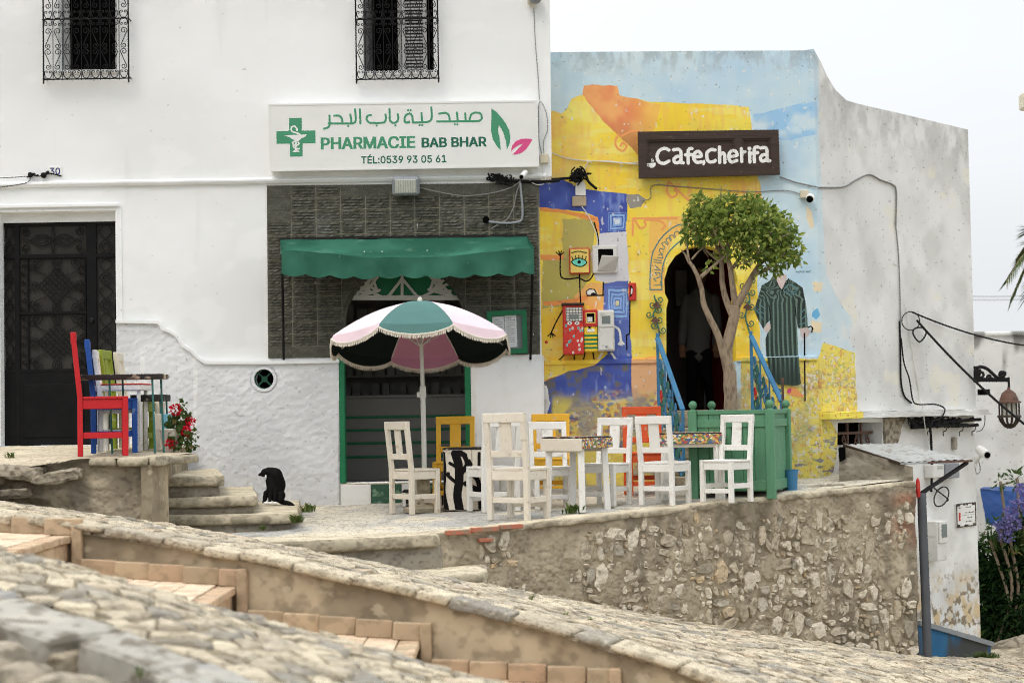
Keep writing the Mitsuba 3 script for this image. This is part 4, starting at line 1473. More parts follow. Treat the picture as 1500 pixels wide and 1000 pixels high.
hn = thing('house_number', 'small white house number plate reading 30 above the ledge', 'sign')
hx0, hx1, hz0, hz1 = rect(70, 244, 91, 257, FY - .012)
part('plate', bx(hx0, hx1, FY - .012, FY - .001, hz0, hz1, .003), 'clean_white', hn, smooth=False)
part('digits', textm('30', 73, 88, 255.5, 9.5, FY - .015), 'number_blue', hn, smooth=False)
mat('number_blue', lin(52, 60, 120), .5)

# awning
aw = thing('awning', 'faded green cloth awning with scalloped valance over the pharmacy door', 'awning')
nA = 60
AY = 17.72
top = np.array([at(410 + (772 - 410) * t, 351 - 5 * t, FY - .03) for t in np.linspace(0, 1, nA)])
front = np.array([at(412 + (782 - 412) * t, 366 - 3 * t + 13 * math.sin(PI * t) ** 1.3, AY) for t in np.linspace(0, 1, nA)])
rows = [top * (1 - f) + front * f - np.array([0, 0, .05 * math.sin(PI * f)]) for f in np.linspace(0, 1, 14)]
P = np.stack(rows, 1)
P[..., 2] += (meshkit.fbm(P * np.array([5, 2, 1]), 3, 8) - .5) * .03
part('canopy', grid(P), 'awning_cloth', aw, smooth=True)
nV = 300
tt = np.linspace(0, 1, nV)
frV = np.array([np.array([np.interp(t, np.linspace(0, 1, nA), P[:, -1, k]) for k in range(3)]) for t in tt])
hem = .225 + .028 * np.abs(np.sin(tt * PI * 10.5)) - .05 * np.sin(PI * tt) ** 2
V = np.stack([frV - np.stack([np.zeros(nV), .02 * np.sin(tt * 40) * f + .05 * np.sin(PI * tt) * f * 0, hem * f], 1) for f in np.linspace(0, 1, 10)], 1)
V[..., 1] += (meshkit.fbm(V * np.array([6, 0, 2]), 3, 3) - .5) * .06 * np.linspace(0, 1, 10)[None]
part('valance', grid(V), 'awning_cloth', aw, smooth=True)
for e in (0, -1):
    tri = np.stack([top[e] * (1 - f) + front[e] * f for f in np.linspace(0, 1, 10)], 0)
    low_ = tri - np.array([0, 0, 1]) * (np.linspace(0, .2, 10)[:, None])
    part('end_flap', grid(np.stack([tri, low_], 1)), 'awning_cloth', aw, smooth=True)
part('front_bar', tube(front[::6] + [0, .035, -.03], .014, 8), 'black_iron', aw, smooth=30)
part('wall_bar', tube([top[0], top[-1]], .018, 8), 'black_iron', aw, smooth=30)
for (pa, ya), (pb, yb) in (((413.5, 403), (415.5, 526)), ((780, 402), (777, 526))):
    part('arm', tube([at(pa, ya, AY + .02) + [0, 0, .2], at(pa, ya, AY + .02), at(pb, yb, FY - .05)], .014, 8), 'black_iron', aw, smooth=30)

# floodlight
fl = thing('floodlight', 'grey floodlight mounted under the pharmacy sign', 'lamp')
fx0, fx1, fz0, fz1 = rect(574, 260, 614, 287, FY - .2)
fy = FY - .2
m = bx(fx0, fx1, fy, fy + .14, fz0, fz1, .02)
m.apply_transform(trimesh.transformations.rotation_matrix(.25, [1, 0, 0], [(fx0 + fx1) / 2, fy, fz1]))
part('housing', m, 'grey_metal', fl, smooth=False)
m = bx(fx0 + .03, fx1 - .03, fy - .008, fy + .004, fz0 + .028, fz1 - .022, .004)
m.apply_transform(trimesh.transformations.rotation_matrix(.25, [1, 0, 0], [(fx0 + fx1) / 2, fy, fz1]))
part('lens', m, 'glass_lamp', fl, smooth=False)
for k in range(9):
    x = fx0 + .04 + k * (fx1 - fx0 - .08) / 8
    m = bx(x - .002, x + .002, fy - .012, fy - .007, fz0 + .03, fz1 - .024)
    m.apply_transform(trimesh.transformations.rotation_matrix(.25, [1, 0, 0], [(fx0 + fx1) / 2, fy, fz1]))
    part('guard_wire', m, 'grey_metal', fl, smooth=False)
part('bracket', bar([(fx0 + fx1) / 2, fy + .12, fz0 + .1], [(fx0 + fx1) / 2, FY - .02, fz0 + .1], .05, .02), 'grey_metal', fl, smooth=False)


def cable(name, label, pts, Y, px_w, material, category='cable', dy=None, n=6):
    P = np.array([at(a, b, (Y if len(r) == 0 else r[0])) for a, b, *r in pts])
    return solid(name, tube(smooth_path(P, n), px_w * 17 / FPX / 2, 6), material, label, category, smooth=True)


cable('cable', 'grey cable sagging from the floodlight across the tiles to the small white camera', [(612, 274), (640, 281), (680, 287), (720, 283), (748, 275), (763, 265)], FY - .05, 2.0, 'cable_grey')
cable('cable', 'grey cable hanging from the small white camera across the right tiles', [(762, 266), (756, 285), (752, 305), (742, 322), (733, 327), (720, 335)], FY - .05, 2.0, 'cable_grey')
cable('conduit', 'thick grey conduit dropping down the tiles and bending into a hole', [(762, 268), (765, 300), (765, 318), (760, 325), (740, 327), (716, 325)], FY - .055, 4.0, 'grey_metal', 'pipe')
solid('cable_hole', lathe([(0, 0), (.035, 0), (.035, .012), (.0, .012)], 12).apply_transform(trimesh.transformations.rotation_matrix(PI / 2, [1, 0, 0])).apply_translation(at(712, 322, FY - .022)), 'void', 'black hole in the tiles where the conduit ends', 'hole')
cable('cable', 'white cable looping below the beige box at the sign', [(797, 240), (795, 255), (799, 262), (795, 270), (784, 270), (776, 264), (775, 256), (781, 252)], FY - .04, 1.6, 'cable_white')
cable('cable', 'thin grey cable running up the corner beside the pharmacy sign', [(797, 228), (796, 208), (802, 190), (800, 165), (790, 150), (789, 200), (794, 228)], FY - .02, 1.3, 'cable_grey')
cable('cable', 'black cable on the upper right corner of the white house', [(782, 12), (784, 60), (788, 110), (790, 146)], FY - .012, 1.2, 'cable_grey')
bx0, bx1, bz0, bz1 = rect(791, 225, 803.5, 239, FY - .06)
solid('junction_box', bx(bx0, bx1, FY - .06, FY - .001, bz0, bz1, .006), 'beige_box', 'beige junction box at the right end of the pharmacy sign', 'box', smooth=False)
bb = []
for px, py, r in ((45, 256, .028), (64, 257, .03), (55, 257, .014), (50, 256, .016), (70, 253, .018)):
    m = trimesh.creation.icosphere(2, r)
    m.apply_translation(at(px, py, FY - .03))
    bb.append(jitter(m, .01, 30, int(px)))
bb.append(tube(smooth_path([at(40, 260, FY - .02), at(45, 256, FY - .035), at(55, 258, FY - .035), at(64, 257, FY - .035), at(73, 254, FY - .03), at(90, 258, FY - .015)], 5), .007, 5))
solid('cable_clamps', cat(bb), 'cable_black', 'black cable clamps on the ledge beside the house number', 'cable', smooth=True)
cable('cable', 'thin black cable along the left part of the ledge', [(-20, 262), (20, 260), (42, 259), (38, 268), (-10, 276)], FY - .05, 1.2, 'cable_black')
rng = np.random.default_rng(9)
kn = []
for k in range(26):
    a = rng.uniform(0, 1)
    p = [at(714 + 26 * a + rng.uniform(-6, 14), 258 + 6 * a + rng.uniform(-6, 8), FY - .03 - rng.uniform(0, .04)) for _ in range(4)]
    kn.append(tube(smooth_path(p, 5), rng.uniform(.004, .009), 5))
kn.append(tube(smooth_path([at(722, 256, FY - .03), at(740, 264, FY - .04), at(770, 266, FY - .03), at(800, 266, FY - .05), at(820, 264, FY - .05)], 5), .016, 6))
solid('cable_bundle', cat(kn), 'cable_black', 'tangle of old black cables below the right end of the pharmacy sign', 'cable', smooth=True)
cc = thing('security_camera', 'small white security camera under the right end of the pharmacy sign', 'camera')
p, q = at(770, 252, FY - .1), at(764, 259, FY - .2)
part('body', tube([p, q], .026, 14), 'clean_white', cc, smooth=40)
part('lens', tube([q, q + (q - p) * .12], .02, 12), 'void', cc, smooth=40)
part('mount', tube([p, at(772, 250, FY - .0)], .012, 8), 'clean_white', cc, smooth=40)
lf = thing('wall_lamp_fixture', 'small dark lamp fixture at the upper right corner of the white house', 'lamp')
p = at(784, -4, FY - .1)
part('dome', jitter(trimesh.creation.icosphere(3, .07), .002, 5).apply_translation(p), 'grey_metal', lf, smooth=True)
part('base', tube([at(778, 3, FY - .07), at(780, 4, FY)], .04, 10), 'beige_box', lf, smooth=40)

# notice board
nb = thing('notice_board', 'green framed notice board with printed sheets on the tiles', 'notice board')
o = Polygon(xz([(713, 456), (771, 453.5), (773, 517), (715, 519)], FY - .06))
part('frame', prism(o.difference(o.buffer(-.048, join_style=2)), FY - .07, FY - .02), 'green_paint', nb, smooth=False)
part('backing', prism(o.buffer(-.04, join_style=2), FY - .04, FY - .025), 'notice_grey', nb, smooth=False)
mat('notice_grey', lin(120, 128, 126), .5)
for a, b, c, d, col in ((721, 464, 738, 509, 'paper'), (739, 461, 756, 508, 'paper')):
    sp = Polygon(xz([(a, b), (c, b - 1), (c + 2, d), (a + 1, d + 1)], FY - .045))
    pk = part('sheet', prism(sp, FY - .045, FY - .041), col, nb, smooth=False)
    ln = [[(a + 3, b + 5 + 3.2 * k), (c - (2 if k % 4 else 7), b + 4.5 + 3.2 * k)] for k in range(12)]
    part('print_lines', prism(strokes(ln, .8, FY - .046), FY - .0462, FY - .045), 'notice_grey', pk, smooth=False)

# ================================================================== CAFE HOUSE (mural front, slanting side)
KD = np.array([1, 1.22, 0]) / math.hypot(1, 1.22)                      # direction of the slanting side in plan
CC = at(1197, 300, CY)                                                 # the corner
CN = np.array([KD[1], -KD[0], 0])                                      # its outward normal


def cside(px, py, off=0.0):
    return onplane(px, py, CC + CN * off, CN)


def cf(px, py):
    return at(px, py, CY) if px < 1199 else cside(px, py)


mp = lambda pts: [(lambda q: (float(q[0]), float(q[2])))(cf(*q)) for q in pts]


def inside(x, z, pts):
    P = mp(pts)
    r = mi.Bool(False)
    for (x1, z1), (x2, z2) in zip(P, P[1:] + P[:1]):
        if abs(z2 - z1) < 1e-9:
            continue
        hit = ((z1 > z) ^ (z2 > z)) & (x < (x2 - x1) / (z2 - z1) * (z - z1) + x1)
        r = r ^ hit
    return r


UPX = 2700 / CY                                                        # photo pixels per metre on the front
zpx = lambda px, py: float(cf(px, py)[2])
xpx = lambda px, py: float(cf(px, py)[0])
CX = float(CC[0])
Y1, Y2, Y3 = lin(252, 226, 96), lin(248, 212, 68), lin(232, 214, 108)
OR1, OR2 = lin(242, 178, 112), lin(232, 142, 96)
SK1, SK2, SKD = lin(210, 227, 233), lin(196, 220, 231), lin(152, 198, 234)
BL1, BL2, BLL = lin(68, 82, 164), lin(84, 104, 184), lin(134, 156, 212)
LAV = lin(212, 210, 216)
POLY = {
    'yellow': [(805, 162), (822, 166), (832, 158), (838, 146), (856, 139), (908, 140), (950, 148), (1000, 152), (1060, 153), (1097, 157), (1102, 200), (1108, 250), (1116, 290), (1119, 330), (1108, 420), (1112, 470), (1116, 528), (900, 528), (886, 540), (840, 552), (800, 566), (780, 562), (780, 162)],
    'orange': [(855, 125), (904, 126), (908, 139), (950, 149), (968, 152), (958, 190), (938, 232), (920, 212), (900, 195), (872, 165), (853, 139)],
    'blue_top': [(780, 258), (822, 262), (850, 276), (880, 280), (919, 285), (917, 340), (878, 341), (877, 318), (850, 309), (823, 306), (780, 303)],
    'lav': [(878, 341), (918, 340), (922, 412), (906, 414), (872, 412), (866, 372), (877, 352)],
    'blue_col': [(884, 414), (920, 411), (925, 530), (926, 582), (895, 560), (888, 500), (884, 470)],
    'blue_low': [(797, 558), (830, 545), (872, 534), (888, 520), (925, 522), (925, 580), (884, 588), (850, 595), (815, 612), (800, 612)],
    'orange_r': [(924, 524), (968, 522), (962, 560), (958, 612), (930, 620), (925, 570)],
    'olive': [(824, 322), (872, 318), (868, 398), (842, 446), (794, 452), (795, 378), (824, 376)],
    'orange_patch': [(862, 415), (884, 415), (884, 470), (872, 456), (850, 440), (840, 436)],
    'white_left': [(780, 560), (800, 564), (806, 590), (800, 612), (812, 640), (808, 760), (780, 760)],
    'arch_band': [(951, 320), (980, 318), (1010, 316), (1010, 330), (985, 350), (975, 380), (972, 430), (951, 430)],
    'orange_above': [(985, 268), (1112, 262), (1118, 300), (1090, 312), (1040, 300), (1000, 290)],
    'sky_deep': [(1102, 168), (1150, 158), (1197, 148), (1200, 196), (1160, 205), (1104, 206)],
    'right_yellow': [(1085, 524), (1199, 526), (1206, 502), (1252, 516), (1256, 598), (1250, 612), (1212, 606), (1232, 640), (1222, 690), (1208, 712), (1150, 712), (1085, 720)],
    'side_paint': [(1190, 60), (1199, 76), (1200, 200), (1206, 330), (1210, 400), (1228, 440), (1252, 470), (1254, 520), (1190, 530)],
    'cream1': [(1182, 300), (1190, 310), (1192, 332), (1186, 334), (1182, 320)],
    'cream2': [(1190, 412), (1206, 414), (1204, 428), (1192, 426)],
    'cream3': [(1188, 470), (1204, 472), (1202, 488), (1190, 486)],
    'bluespot': [(1192, 456), (1199, 450), (1202, 460), (1196, 468), (1190, 464)],
    'cement': [(919, 286), (934, 284), (946, 292), (938, 304), (922, 306), (918, 296)],
}


def mural(p, n, uv):
    # hand painted edges: the outline wanders a little with the brush
    wx = p.x + (fbm(p.x * 9, p.z * 9, 1.3, 3) - .5) * .035
    wz_ = p.z + (fbm(p.x * 9, p.z * 9, 7.1, 3) - .5) * .035
    I = lambda k: dr.select(inside(wx, wz_, POLY[k]), mi.Float(1), mi.Float(0))
    big, mid, fine = fbm(p.x * 1.7, p.z * 1.7, 2.2, 3), fbm(p.x * 6, p.z * 6, 4.4, 3), fbm(p.x * 26, p.z * 26, 5.5, 3)
    brush = fbm(p.x * 30, p.z * 5, 3.3, 2)
    side = sst(CX - .02, CX + .03, p.x)
    # sky
    c = mix(SK1, SK2, sst(.3, .7, mid))
    c = mix(c, SKD, sst(.45, .75, big) * .35)
    c = mix(c, SKD, I('sky_deep') * sst(.35, .6, mid) * .9)
    # top edge dirt
    zt = zpx(1000, 76)
    c = mix(c, lin(150, 156, 156), sst(.3, .0, zt - p.z + (fine - .5) * .25) * sst(.38, .66, fbm(p.x * 11, p.z * 5, 0, 4)) * .5)
    # yellow house body
    y = mix(mix(Y1, Y2, sst(.35, .65, big)), Y3, sst(.5, .7, mid) * .55)
    y = mix(y, lin(252, 240, 150), sst(.56, .7, fbm(p.x * 3, p.z * 12, 12, 3)) * .4)
    y = mix(y, OR1, sst(.46, .7, brush) * .3)
    y = mix(y, OR1, sst(xpx(885, 200), xpx(815, 200), p.x) * sst(.3, .6, mid) * sst(zpx(815, 320), zpx(815, 200), p.z) * .6)
    c = mix(c, y, I('yellow'))
    og = mix(OR2, OR1, sst(.3, .7, mid))
    og = mix(og, lin(176, 120, 70), sst(zpx(920, 165), zpx(920, 220), p.z) * .7)
    og = mix(og, lin(246, 200, 90), sst(xpx(915, 150), xpx(965, 150), p.x) * .8)
    c = mix(c, og, I('orange'))
    c = mix(c, mix(OR1, Y2, sst(.3, .7, mid)), I('orange_above') * sst(.3, .6, brush) * .8)
    c = mix(c, mix(OR1, Y2, .3), I('arch_band') * .8)
    c = mix(c, mix(lin(190, 182, 92), lin(170, 164, 110), mid), I('olive') * .85)
    c = mix(c, OR1, I('orange_patch') * .8)
    # orange strokes at the joints of the blocks
    for q in ([(790, 302), (823, 306), (877, 318), (879, 338), (872, 338), (870, 324), (822, 312), (790, 309)], [(792, 372), (826, 374), (826, 381), (792, 380)], [(795, 442), (838, 438), (862, 432), (862, 440), (836, 446), (796, 448)], [(800, 555), (840, 542), (878, 532), (878, 538), (838, 548), (800, 562)]):
        c = mix(c, lin(240, 150, 84), dr.select(inside(wx, wz_, q), mi.Float(1), mi.Float(0)) * .9)
    bl = mix(mix(BL1, BL2, sst(.3, .7, mid)), BLL, sst(.6, .85, fbm(p.x * 22, p.z * 8, 9.1, 3)) * .7)
    c = mix(c, bl, I('blue_top'))
    c = mix(c, mix(lin(216, 216, 220), LAV, mid), I('lav'))
    c = mix(c, mix(bl, BLL, .25), I('blue_col'))
    # squares on the blue blocks
    for (cx, cy, r0) in ((904, 325, 13), (905, 444, 24)):
        qx, qz = xpx(cx, cy), zpx(cx, cy)
        dd = dr.maximum(abs(wx - qx) * (1.0 if r0 < 20 else 1.5), abs(wz_ - qz)) * UPX
        ring = dr.select(dd < r0, sst(.2, .5, .5 + .5 * dr.sin(dd * (1.5 if r0 < 20 else 1.05))), mi.Float(0))
        c = mix(c, lin(152, 194, 238), ring * .8)
        c = mix(c, lin(226, 214, 150) if r0 > 20 else lin(222, 230, 240), dr.select(dd < 4, mi.Float(.8), mi.Float(0)))
    low = I('blue_low')
    c = mix(c, mix(bl, lin(112, 110, 112), sst(.52, .7, fbm(p.x * 12, p.z * 12, 2, 4))), low)
    c = mix(c, OR1, I('orange_r') * .85)
    # flowers and scales along the foot of the wall
    base = sst(zpx(900, 566), zpx(900, 592), p.z + (mid - .5) * .22) * sst(zpx(0 + 960, 523), zpx(960, 523) - .05, p.z) * sst(xpx(806, 600), xpx(812, 600), wx)
    d1, d2, rr = vor((p.x + (mid - .5) * .1) * 27, (p.z + (fine - .5) * .05) * 34)
    fl = mix(mix(Y1, lin(226, 176, 60), rr), lin(196, 124, 60), sst(.8, .86, rr))
    fl = mix(fl, lin(92, 108, 170), sst(.22, .12, rr))
    fl = mix(fl, lin(226, 220, 206), sst(.62, .67, rr) * sst(.75, .7, rr))
    fl = mix(fl, lin(198, 82, 76), sst(.9, .94, rr))
    fl = mix(fl, mix(lin(206, 190, 120), lin(176, 170, 150), fine), .35)
    fl = mix(fl, lin(82, 92, 130), sst(.64, .7, fbm(p.x * 9, p.z * 22, 13, 3)) * .7)
    fl = mix(fl, lin(158, 154, 144), sst(.44, .62, fbm(p.x * 4, p.z * 4, 8, 4)) * .75)
    fl = mix(fl, Y1, sst(.5, .6, fbm(p.x * 2.2, p.z * 3, 23, 3)) * .7)
    ry = I('right_yellow')
    c = mix(c, fl, dr.maximum(base * sst(xpx(1100, 600), xpx(1080, 600), p.x), mi.Float(0)))
    yy = mix(mix(Y1, Y3, mid), fl, sst(zpx(1190, 528), zpx(1190, 560), p.z) * .45 * sst(.35, .55, fbm(p.x * 3, p.z * 3, 6, 3)) + .1)
    sp = mix(yy, lin(204, 110, 80), sst(.62, .74, fbm(p.x * 34, p.z * 22, 6, 3)) * .5)
    sp = mix(sp, lin(150, 176, 110), sst(.60, .74, fbm(p.x * 30, p.z * 36, 16, 3)) * .5)
    sp = mix(sp, lin(224, 222, 214), sst(.62, .72, fbm(p.x * 32, p.z * 32, 26, 3)) * .7)
    sp = mix(sp, lin(110, 116, 150), sst(.62, .7, fbm(p.x * 12, p.z * 40, 36, 3)) * sst(zpx(1190, 600), zpx(1190, 660), p.z) * .8)
    c = mix(c, sp, ry)
    c = mix(c, mix(lin(238, 238, 234), lin(196, 194, 190), sst(.55, .7, mid)), I('white_left'))
    for k in ('cream1', 'cream2', 'cream3'):
        c = mix(c, lin(238, 220, 182), I(k) * .9)
    c = mix(c, lin(112, 180, 222), I('bluespot'))
    c = mix(c, lin(156, 150, 140), I('cement'))
    # the slanting side is old white plaster; the paint fades out on it
    w = mix(weathered(p, n, uv), lin(158, 157, 152), sst(.75, .0, zpx(1300, 165) - (p.x - xpx(1300, 165)) * .13 - p.z + (fine - .5) * .4 + (big - .5) * .9) * sst(.36, .66, fbm(p.x * 7, p.y * 7, p.z * 4, 4)) * .45)
    w = mix(w, lin(238, 232, 212), sst(.72, .78, fbm(p.x * 3.3, p.z * 3.3, 31, 3)) * .5)
    paint = dr.maximum(I('side_paint') * sst(.25, .5, mid + (.5 - (p.x - CX) * 1.4) * .6) * .8, ry)
    c = mix(c, w, side * (1 - paint))
    # flaking and scratches everywhere
    c = mix(c, lin(232, 232, 228), sst(.77, .82, fbm(p.x * 24, p.z * 15, 41, 3)) * (1 - side) * .6)
    c = mix(c, lin(120, 118, 112), sst(.84, .89, fbm(p.x * 34, p.z * 34, 51, 2)) * .6)
    return c


mat('mural_wall', mural, .8, lambda p, n, uv: f3(p, 13, 4) + .4 * f3(p, 3, 2), .006)
cb = thing('cafe_building', 'cafe with a yellow and blue mural front, arched doorway and old white side', 'building')
# front wall with horseshoe arch doorway
frontp = mp([(770, 800), (770, 77), (1000, 75), (1192, 74), (1197, 78), (1197, 800)])
frontp[-2] = (CC[0], frontp[-2][1])
frontp[-1] = (CC[0], frontp[-1][1])
zth = at(1020, 600, CY)[2]
da = [(976, 601), (976, 452), (979, 440), (974, 430), (973, 410), (979, 390), (990, 374), (1006, 363), (1027, 358), (1048, 363), (1064, 374), (1075, 390), (1081, 410), (1080, 430), (1075, 440), (1078, 452), (1078, 601)]
door = Polygon(mp(da))
fp = Polygon(frontp).difference(door)
part('front_wall', prism(fp, CY, CY + .3), 'mural_wall', cb, smooth=False)
# offset plinth below the painted ledge
zpl = at(1000, 525, CY)[2]
for a, b in ((797, 976), (1078, 1196.8)):
    pa, pb = at(a, 525, CY)[0], at(b, 525, CY)[0]
    part('plinth', bx(pa, min(pb, CC[0] + .0), CY - .035, CY - .001, -.5, zpl, .006), 'mural_wall', cb, smooth=False)
    part('plinth_cap', bx(pa + (.004 if a < 900 else 0), min(pb, CC[0] - .004), CY - .055, CY - .0355, zpl - .045, zpl + .004, .006), 'mural_wall', cb, smooth=False)
# slanting side: plan direction KD, upper edge sweeping down from the corner
side_px = [(1197, 78), (1203, 92), (1212, 112), (1224, 132), (1240, 147), (1256, 152), (1300, 162), (1360, 176), (1418, 190)]
s_of = lambda q: float(np.dot(q - CC, KD))
SPX = [(s_of(cside(*q)), cside(*q)[2]) for q in side_px]
SPX[0] = (0.0, frontp[2][1])
sl = SPX[-1][0]
zled = cside(1330, 601)[2]


def side_mesh(pts, y0, y1):
    """prism() in the plane of the slanting side: s along KD, thickness inwards."""
    m = prism(Polygon(pts) if not hasattr(pts, 'geom_type') else pts, y0, y1)
    v = np.array(m.vertices)
    w = CC[None] + v[:, :1] * KD - v[:, 1:2] * CN
    w[:, 2] = v[:, 2]
    return trimesh.Trimesh(w, m.faces, process=False)


part('side_wall', side_mesh(SPX + [(sl + .02, zled), (0, zled)], 0.001, .3), 'mural_wall', cb, smooth=False)
# the lower side wall stands a little back under a ledge, with a small barred window
sw = [(0, zled - .075), (sl + .06, zled - .075), (sl + .10, -3.0), (0, -3.0)]
wq = [(s_of(cside(*q, -.0)), cside(*q)[2]) for q in [(1229, 619), (1298, 618), (1298, 652), (1229, 652)]]
wpoly = Polygon(wq)
part('lower_side_wall', side_mesh(Polygon(sw).difference(wpoly), .05, .35), 'lower_white', cb, smooth=False)
v_ = Polygon([(wq[0][0] - .06, wq[2][1] - .5), (wq[0][0] - .06, zled - .08), (wq[0][0] - .3, zled - .08), (wq[0][0] - .36, -.2)])
part('painted_corner', side_mesh(Polygon([(.0, zled - .08), (s_of(cside(1234, 620)) - .03, zled - .08), (s_of(cside(1232, 700)) - .05, .02), (0, .0)]), .035, .049), 'mural_wall', cb, smooth=False)
ledge_pts = [(-.02, zled - .07), (sl + .14, zled - .07), (sl + .14, zled - .004), (-.02, zled - .004)]
lm = side_mesh(Polygon(ledge_pts).segmentize(.12), -.11, .3)
part('side_ledge', jitter(lm, .012, 6, 3), 'ledge_paint', cb, smooth=False)
mat('ledge_paint', lambda p, n, uv: mix(mix(Y1, lin(214, 110, 90), sst(.66, .75, f3(p, 20))), weathered(p, n, uv), sst(xpx(1258, 600), xpx(1262, 600), p.x)), .85, lambda p, n, uv: f3(p, 16, 3), .008)
lw_ = part('side_window', side_mesh(wpoly.buffer(.1), .34, .36), 'void', cb, smooth=False)
x0, z0, x1, z1 = wpoly.bounds
bars = [sbox(x0, (z0 + z1) / 2 + .0, x1, (z0 + z1) / 2 + .028), sbox(x0, z0 + .0, x1, z0 + .02), sbox(x0 + (x1 - x0) * .45, z0, x0 + (x1 - x0) * .45 + .03, z1), sbox(x0 + (x1 - x0) * .74, z0, x0 + (x1 - x0) * .74 + .03, z1)]
part('window_bars', side_mesh(unary_union(bars), .16, .18), 'rust', lw_, smooth=False)
sc_ = []
for k in range(4):
    c = (x0 + (x1 - x0) * (.12 + .25 * k), z0 + .07)
    P = spiral(c, .05, 1.2, PI / 2, 1 if k % 2 else -1, 14)
    sc_.append(LineString(P).buffer(.006))
    sc_.append(LineString([P[0], (c[0] + (.05 if k % 2 else -.05), z0)]).buffer(.006))
for g_ in getattr(unary_union(sc_), 'geoms', [unary_union(sc_)]):
    part('window_scroll', side_mesh(g_, .15, .16), 'rust', lw_, smooth=False)
part('broken_plaster', jitter(side_mesh(Polygon([(x1 + .03, z0 - .02), (x1 + .02, zled - .08), (x1 + .5, zled - .08), (x1 + .38, zled - .2), (x1 + .3, z0 + .02), (x1 + .16, z0 - .05)]).segmentize(.05), .02, .06), .03, 9, 3), 'rough_rock', cb, smooth=False)
# rear and roof, so that the house is closed
B0, B1 = CC + KD * sl, CC + KD * sl - CN * 6
zr_ = SPX[-1][1] - .35
fxl = at(770, 300, CY)[0]
roofpoly = [(fxl, CY + .31), (CC[0] - .05, CY + .31), (B0[0] - .3, B0[1] + .05), (B0[0] - .5, 27), (fxl, 27)]
rfm = trimesh.creation.extrude_polygon(Polygon(roofpoly), .15, engine='earcut')
rfm.apply_translation([0, 0, zr_ - .1])
part('roof', rfm, 'white_wall', cb, smooth=False)
ew = trimesh.creation.extrude_polygon(LineString([(B0[0] - .2, B0[1] + .1), (B0[0] - .5, 27), (fxl, 27)]).buffer(.12, cap_style=2), zr_ + 3.2, engine='earcut')
ew.apply_translation([0, 0, -3.0])
part('rear_wall', ew, 'old_white', cb, smooth=False)
# interior of the cafe
ix0, ix1 = 1.0, 3.0
part('cafe_floor', bx(.4, 3.3, CY + .302, 24, zth - .2, zth - .012), 'cafe_floor', cb, smooth=False)
mat('cafe_floor', lin(96, 84, 74), .6)
mat('cafe_wall', lin(120, 112, 104), .9)
mat('cafe_red', lin(140, 30, 34), .7)
mat('frame_dark', lin(60, 48, 40), .5)
part('interior_wall', bx(1.15, 3.2, 21.4, 21.5, zth, 4.2), 'cafe_wall', cb, smooth=False)
part('interior_wall', bx(1.15, 1.25, CY + .31, 21.39, zth, 4.2), 'cafe_wall', cb, smooth=False)
part('interior_wall', bx(3.05, 3.15, CY + .7, 21.39, zth, 4.2), 'cafe_wall', cb, smooth=False)
part('ceiling', bx(1.0, 3.2, CY + .31, 21.6, 3.0, 3.1), 'cafe_wall', cb, smooth=False)
part('red_curtain', bx(2.25, 2.75, 21.2, 21.26, zth, 2.85), 'cafe_red', cb, smooth=False)
part('threshold', bx(at(940, 600, CY)[0], at(1085, 600, CY)[0], CY - .06, CY + .302, zth - .11, zth - .004, .01), 'concrete', cb, smooth=False)
fr = thing('portrait_picture', 'dark framed picture on the wall inside the cafe doorway', 'picture')
a0, a1, b0, b1 = rect(986, 392, 1010, 452, 21.35)
part('frame', prism(sbox(a0, b0, a1, b1).difference(sbox(a0 + .03, b0 + .03, a1 - .03, b1 - .03)), 21.34, 21.38), 'frame_dark', fr, smooth=False)
part('picture', bx(a0 + .03, a1 - .03, 21.365, 21.385, b0 + .03, b1 - .03), 'shutter_white', fr, smooth=False)
shf = thing('cafe_shelf', 'dark shelf with cups inside the cafe doorway at left', 'shelf')
for k in range(3):
    part('board', bx(1.26, 1.75, 20.6, 20.9, zth + .3 + .32 * k, zth + .33 + .32 * k), 'frame_dark', shf, smooth=False)
rng = np.random.default_rng(6)
for k in range(3):
    for j in range(4):
        part('cup', lathe([(0, 0), (.03, 0), (.04, .08), (.034, .08), (.026, .01), (0, .01)], 12, (1.33 + j * .11, 20.72 + rng.uniform(-.05, .05), zth + .331 + .32 * k)), 'clean_white' if rng.uniform() > .4 else 'cafe_red', shf)

# stairs to the cafe door
cs = thing('cafe_stairs', 'small stone stair behind the green planter up to the cafe doorway', 'stairs')
sx0, sx1 = at(966, 560, CY)[0], at(1098, 560, CY)[0]
nst = 5
zf = terr_z(2, 18.2)
for k in range(nst):
    z1 = zth - .02 - k * (zth - zf) / nst
    y1 = CY - .06 - .2 * k
    part('step', bx(sx0, sx1, y1 - .2, CY - .062, z1 - (zth - zf) / nst, z1 - .004, .01), 'concrete', cs, smooth=False)


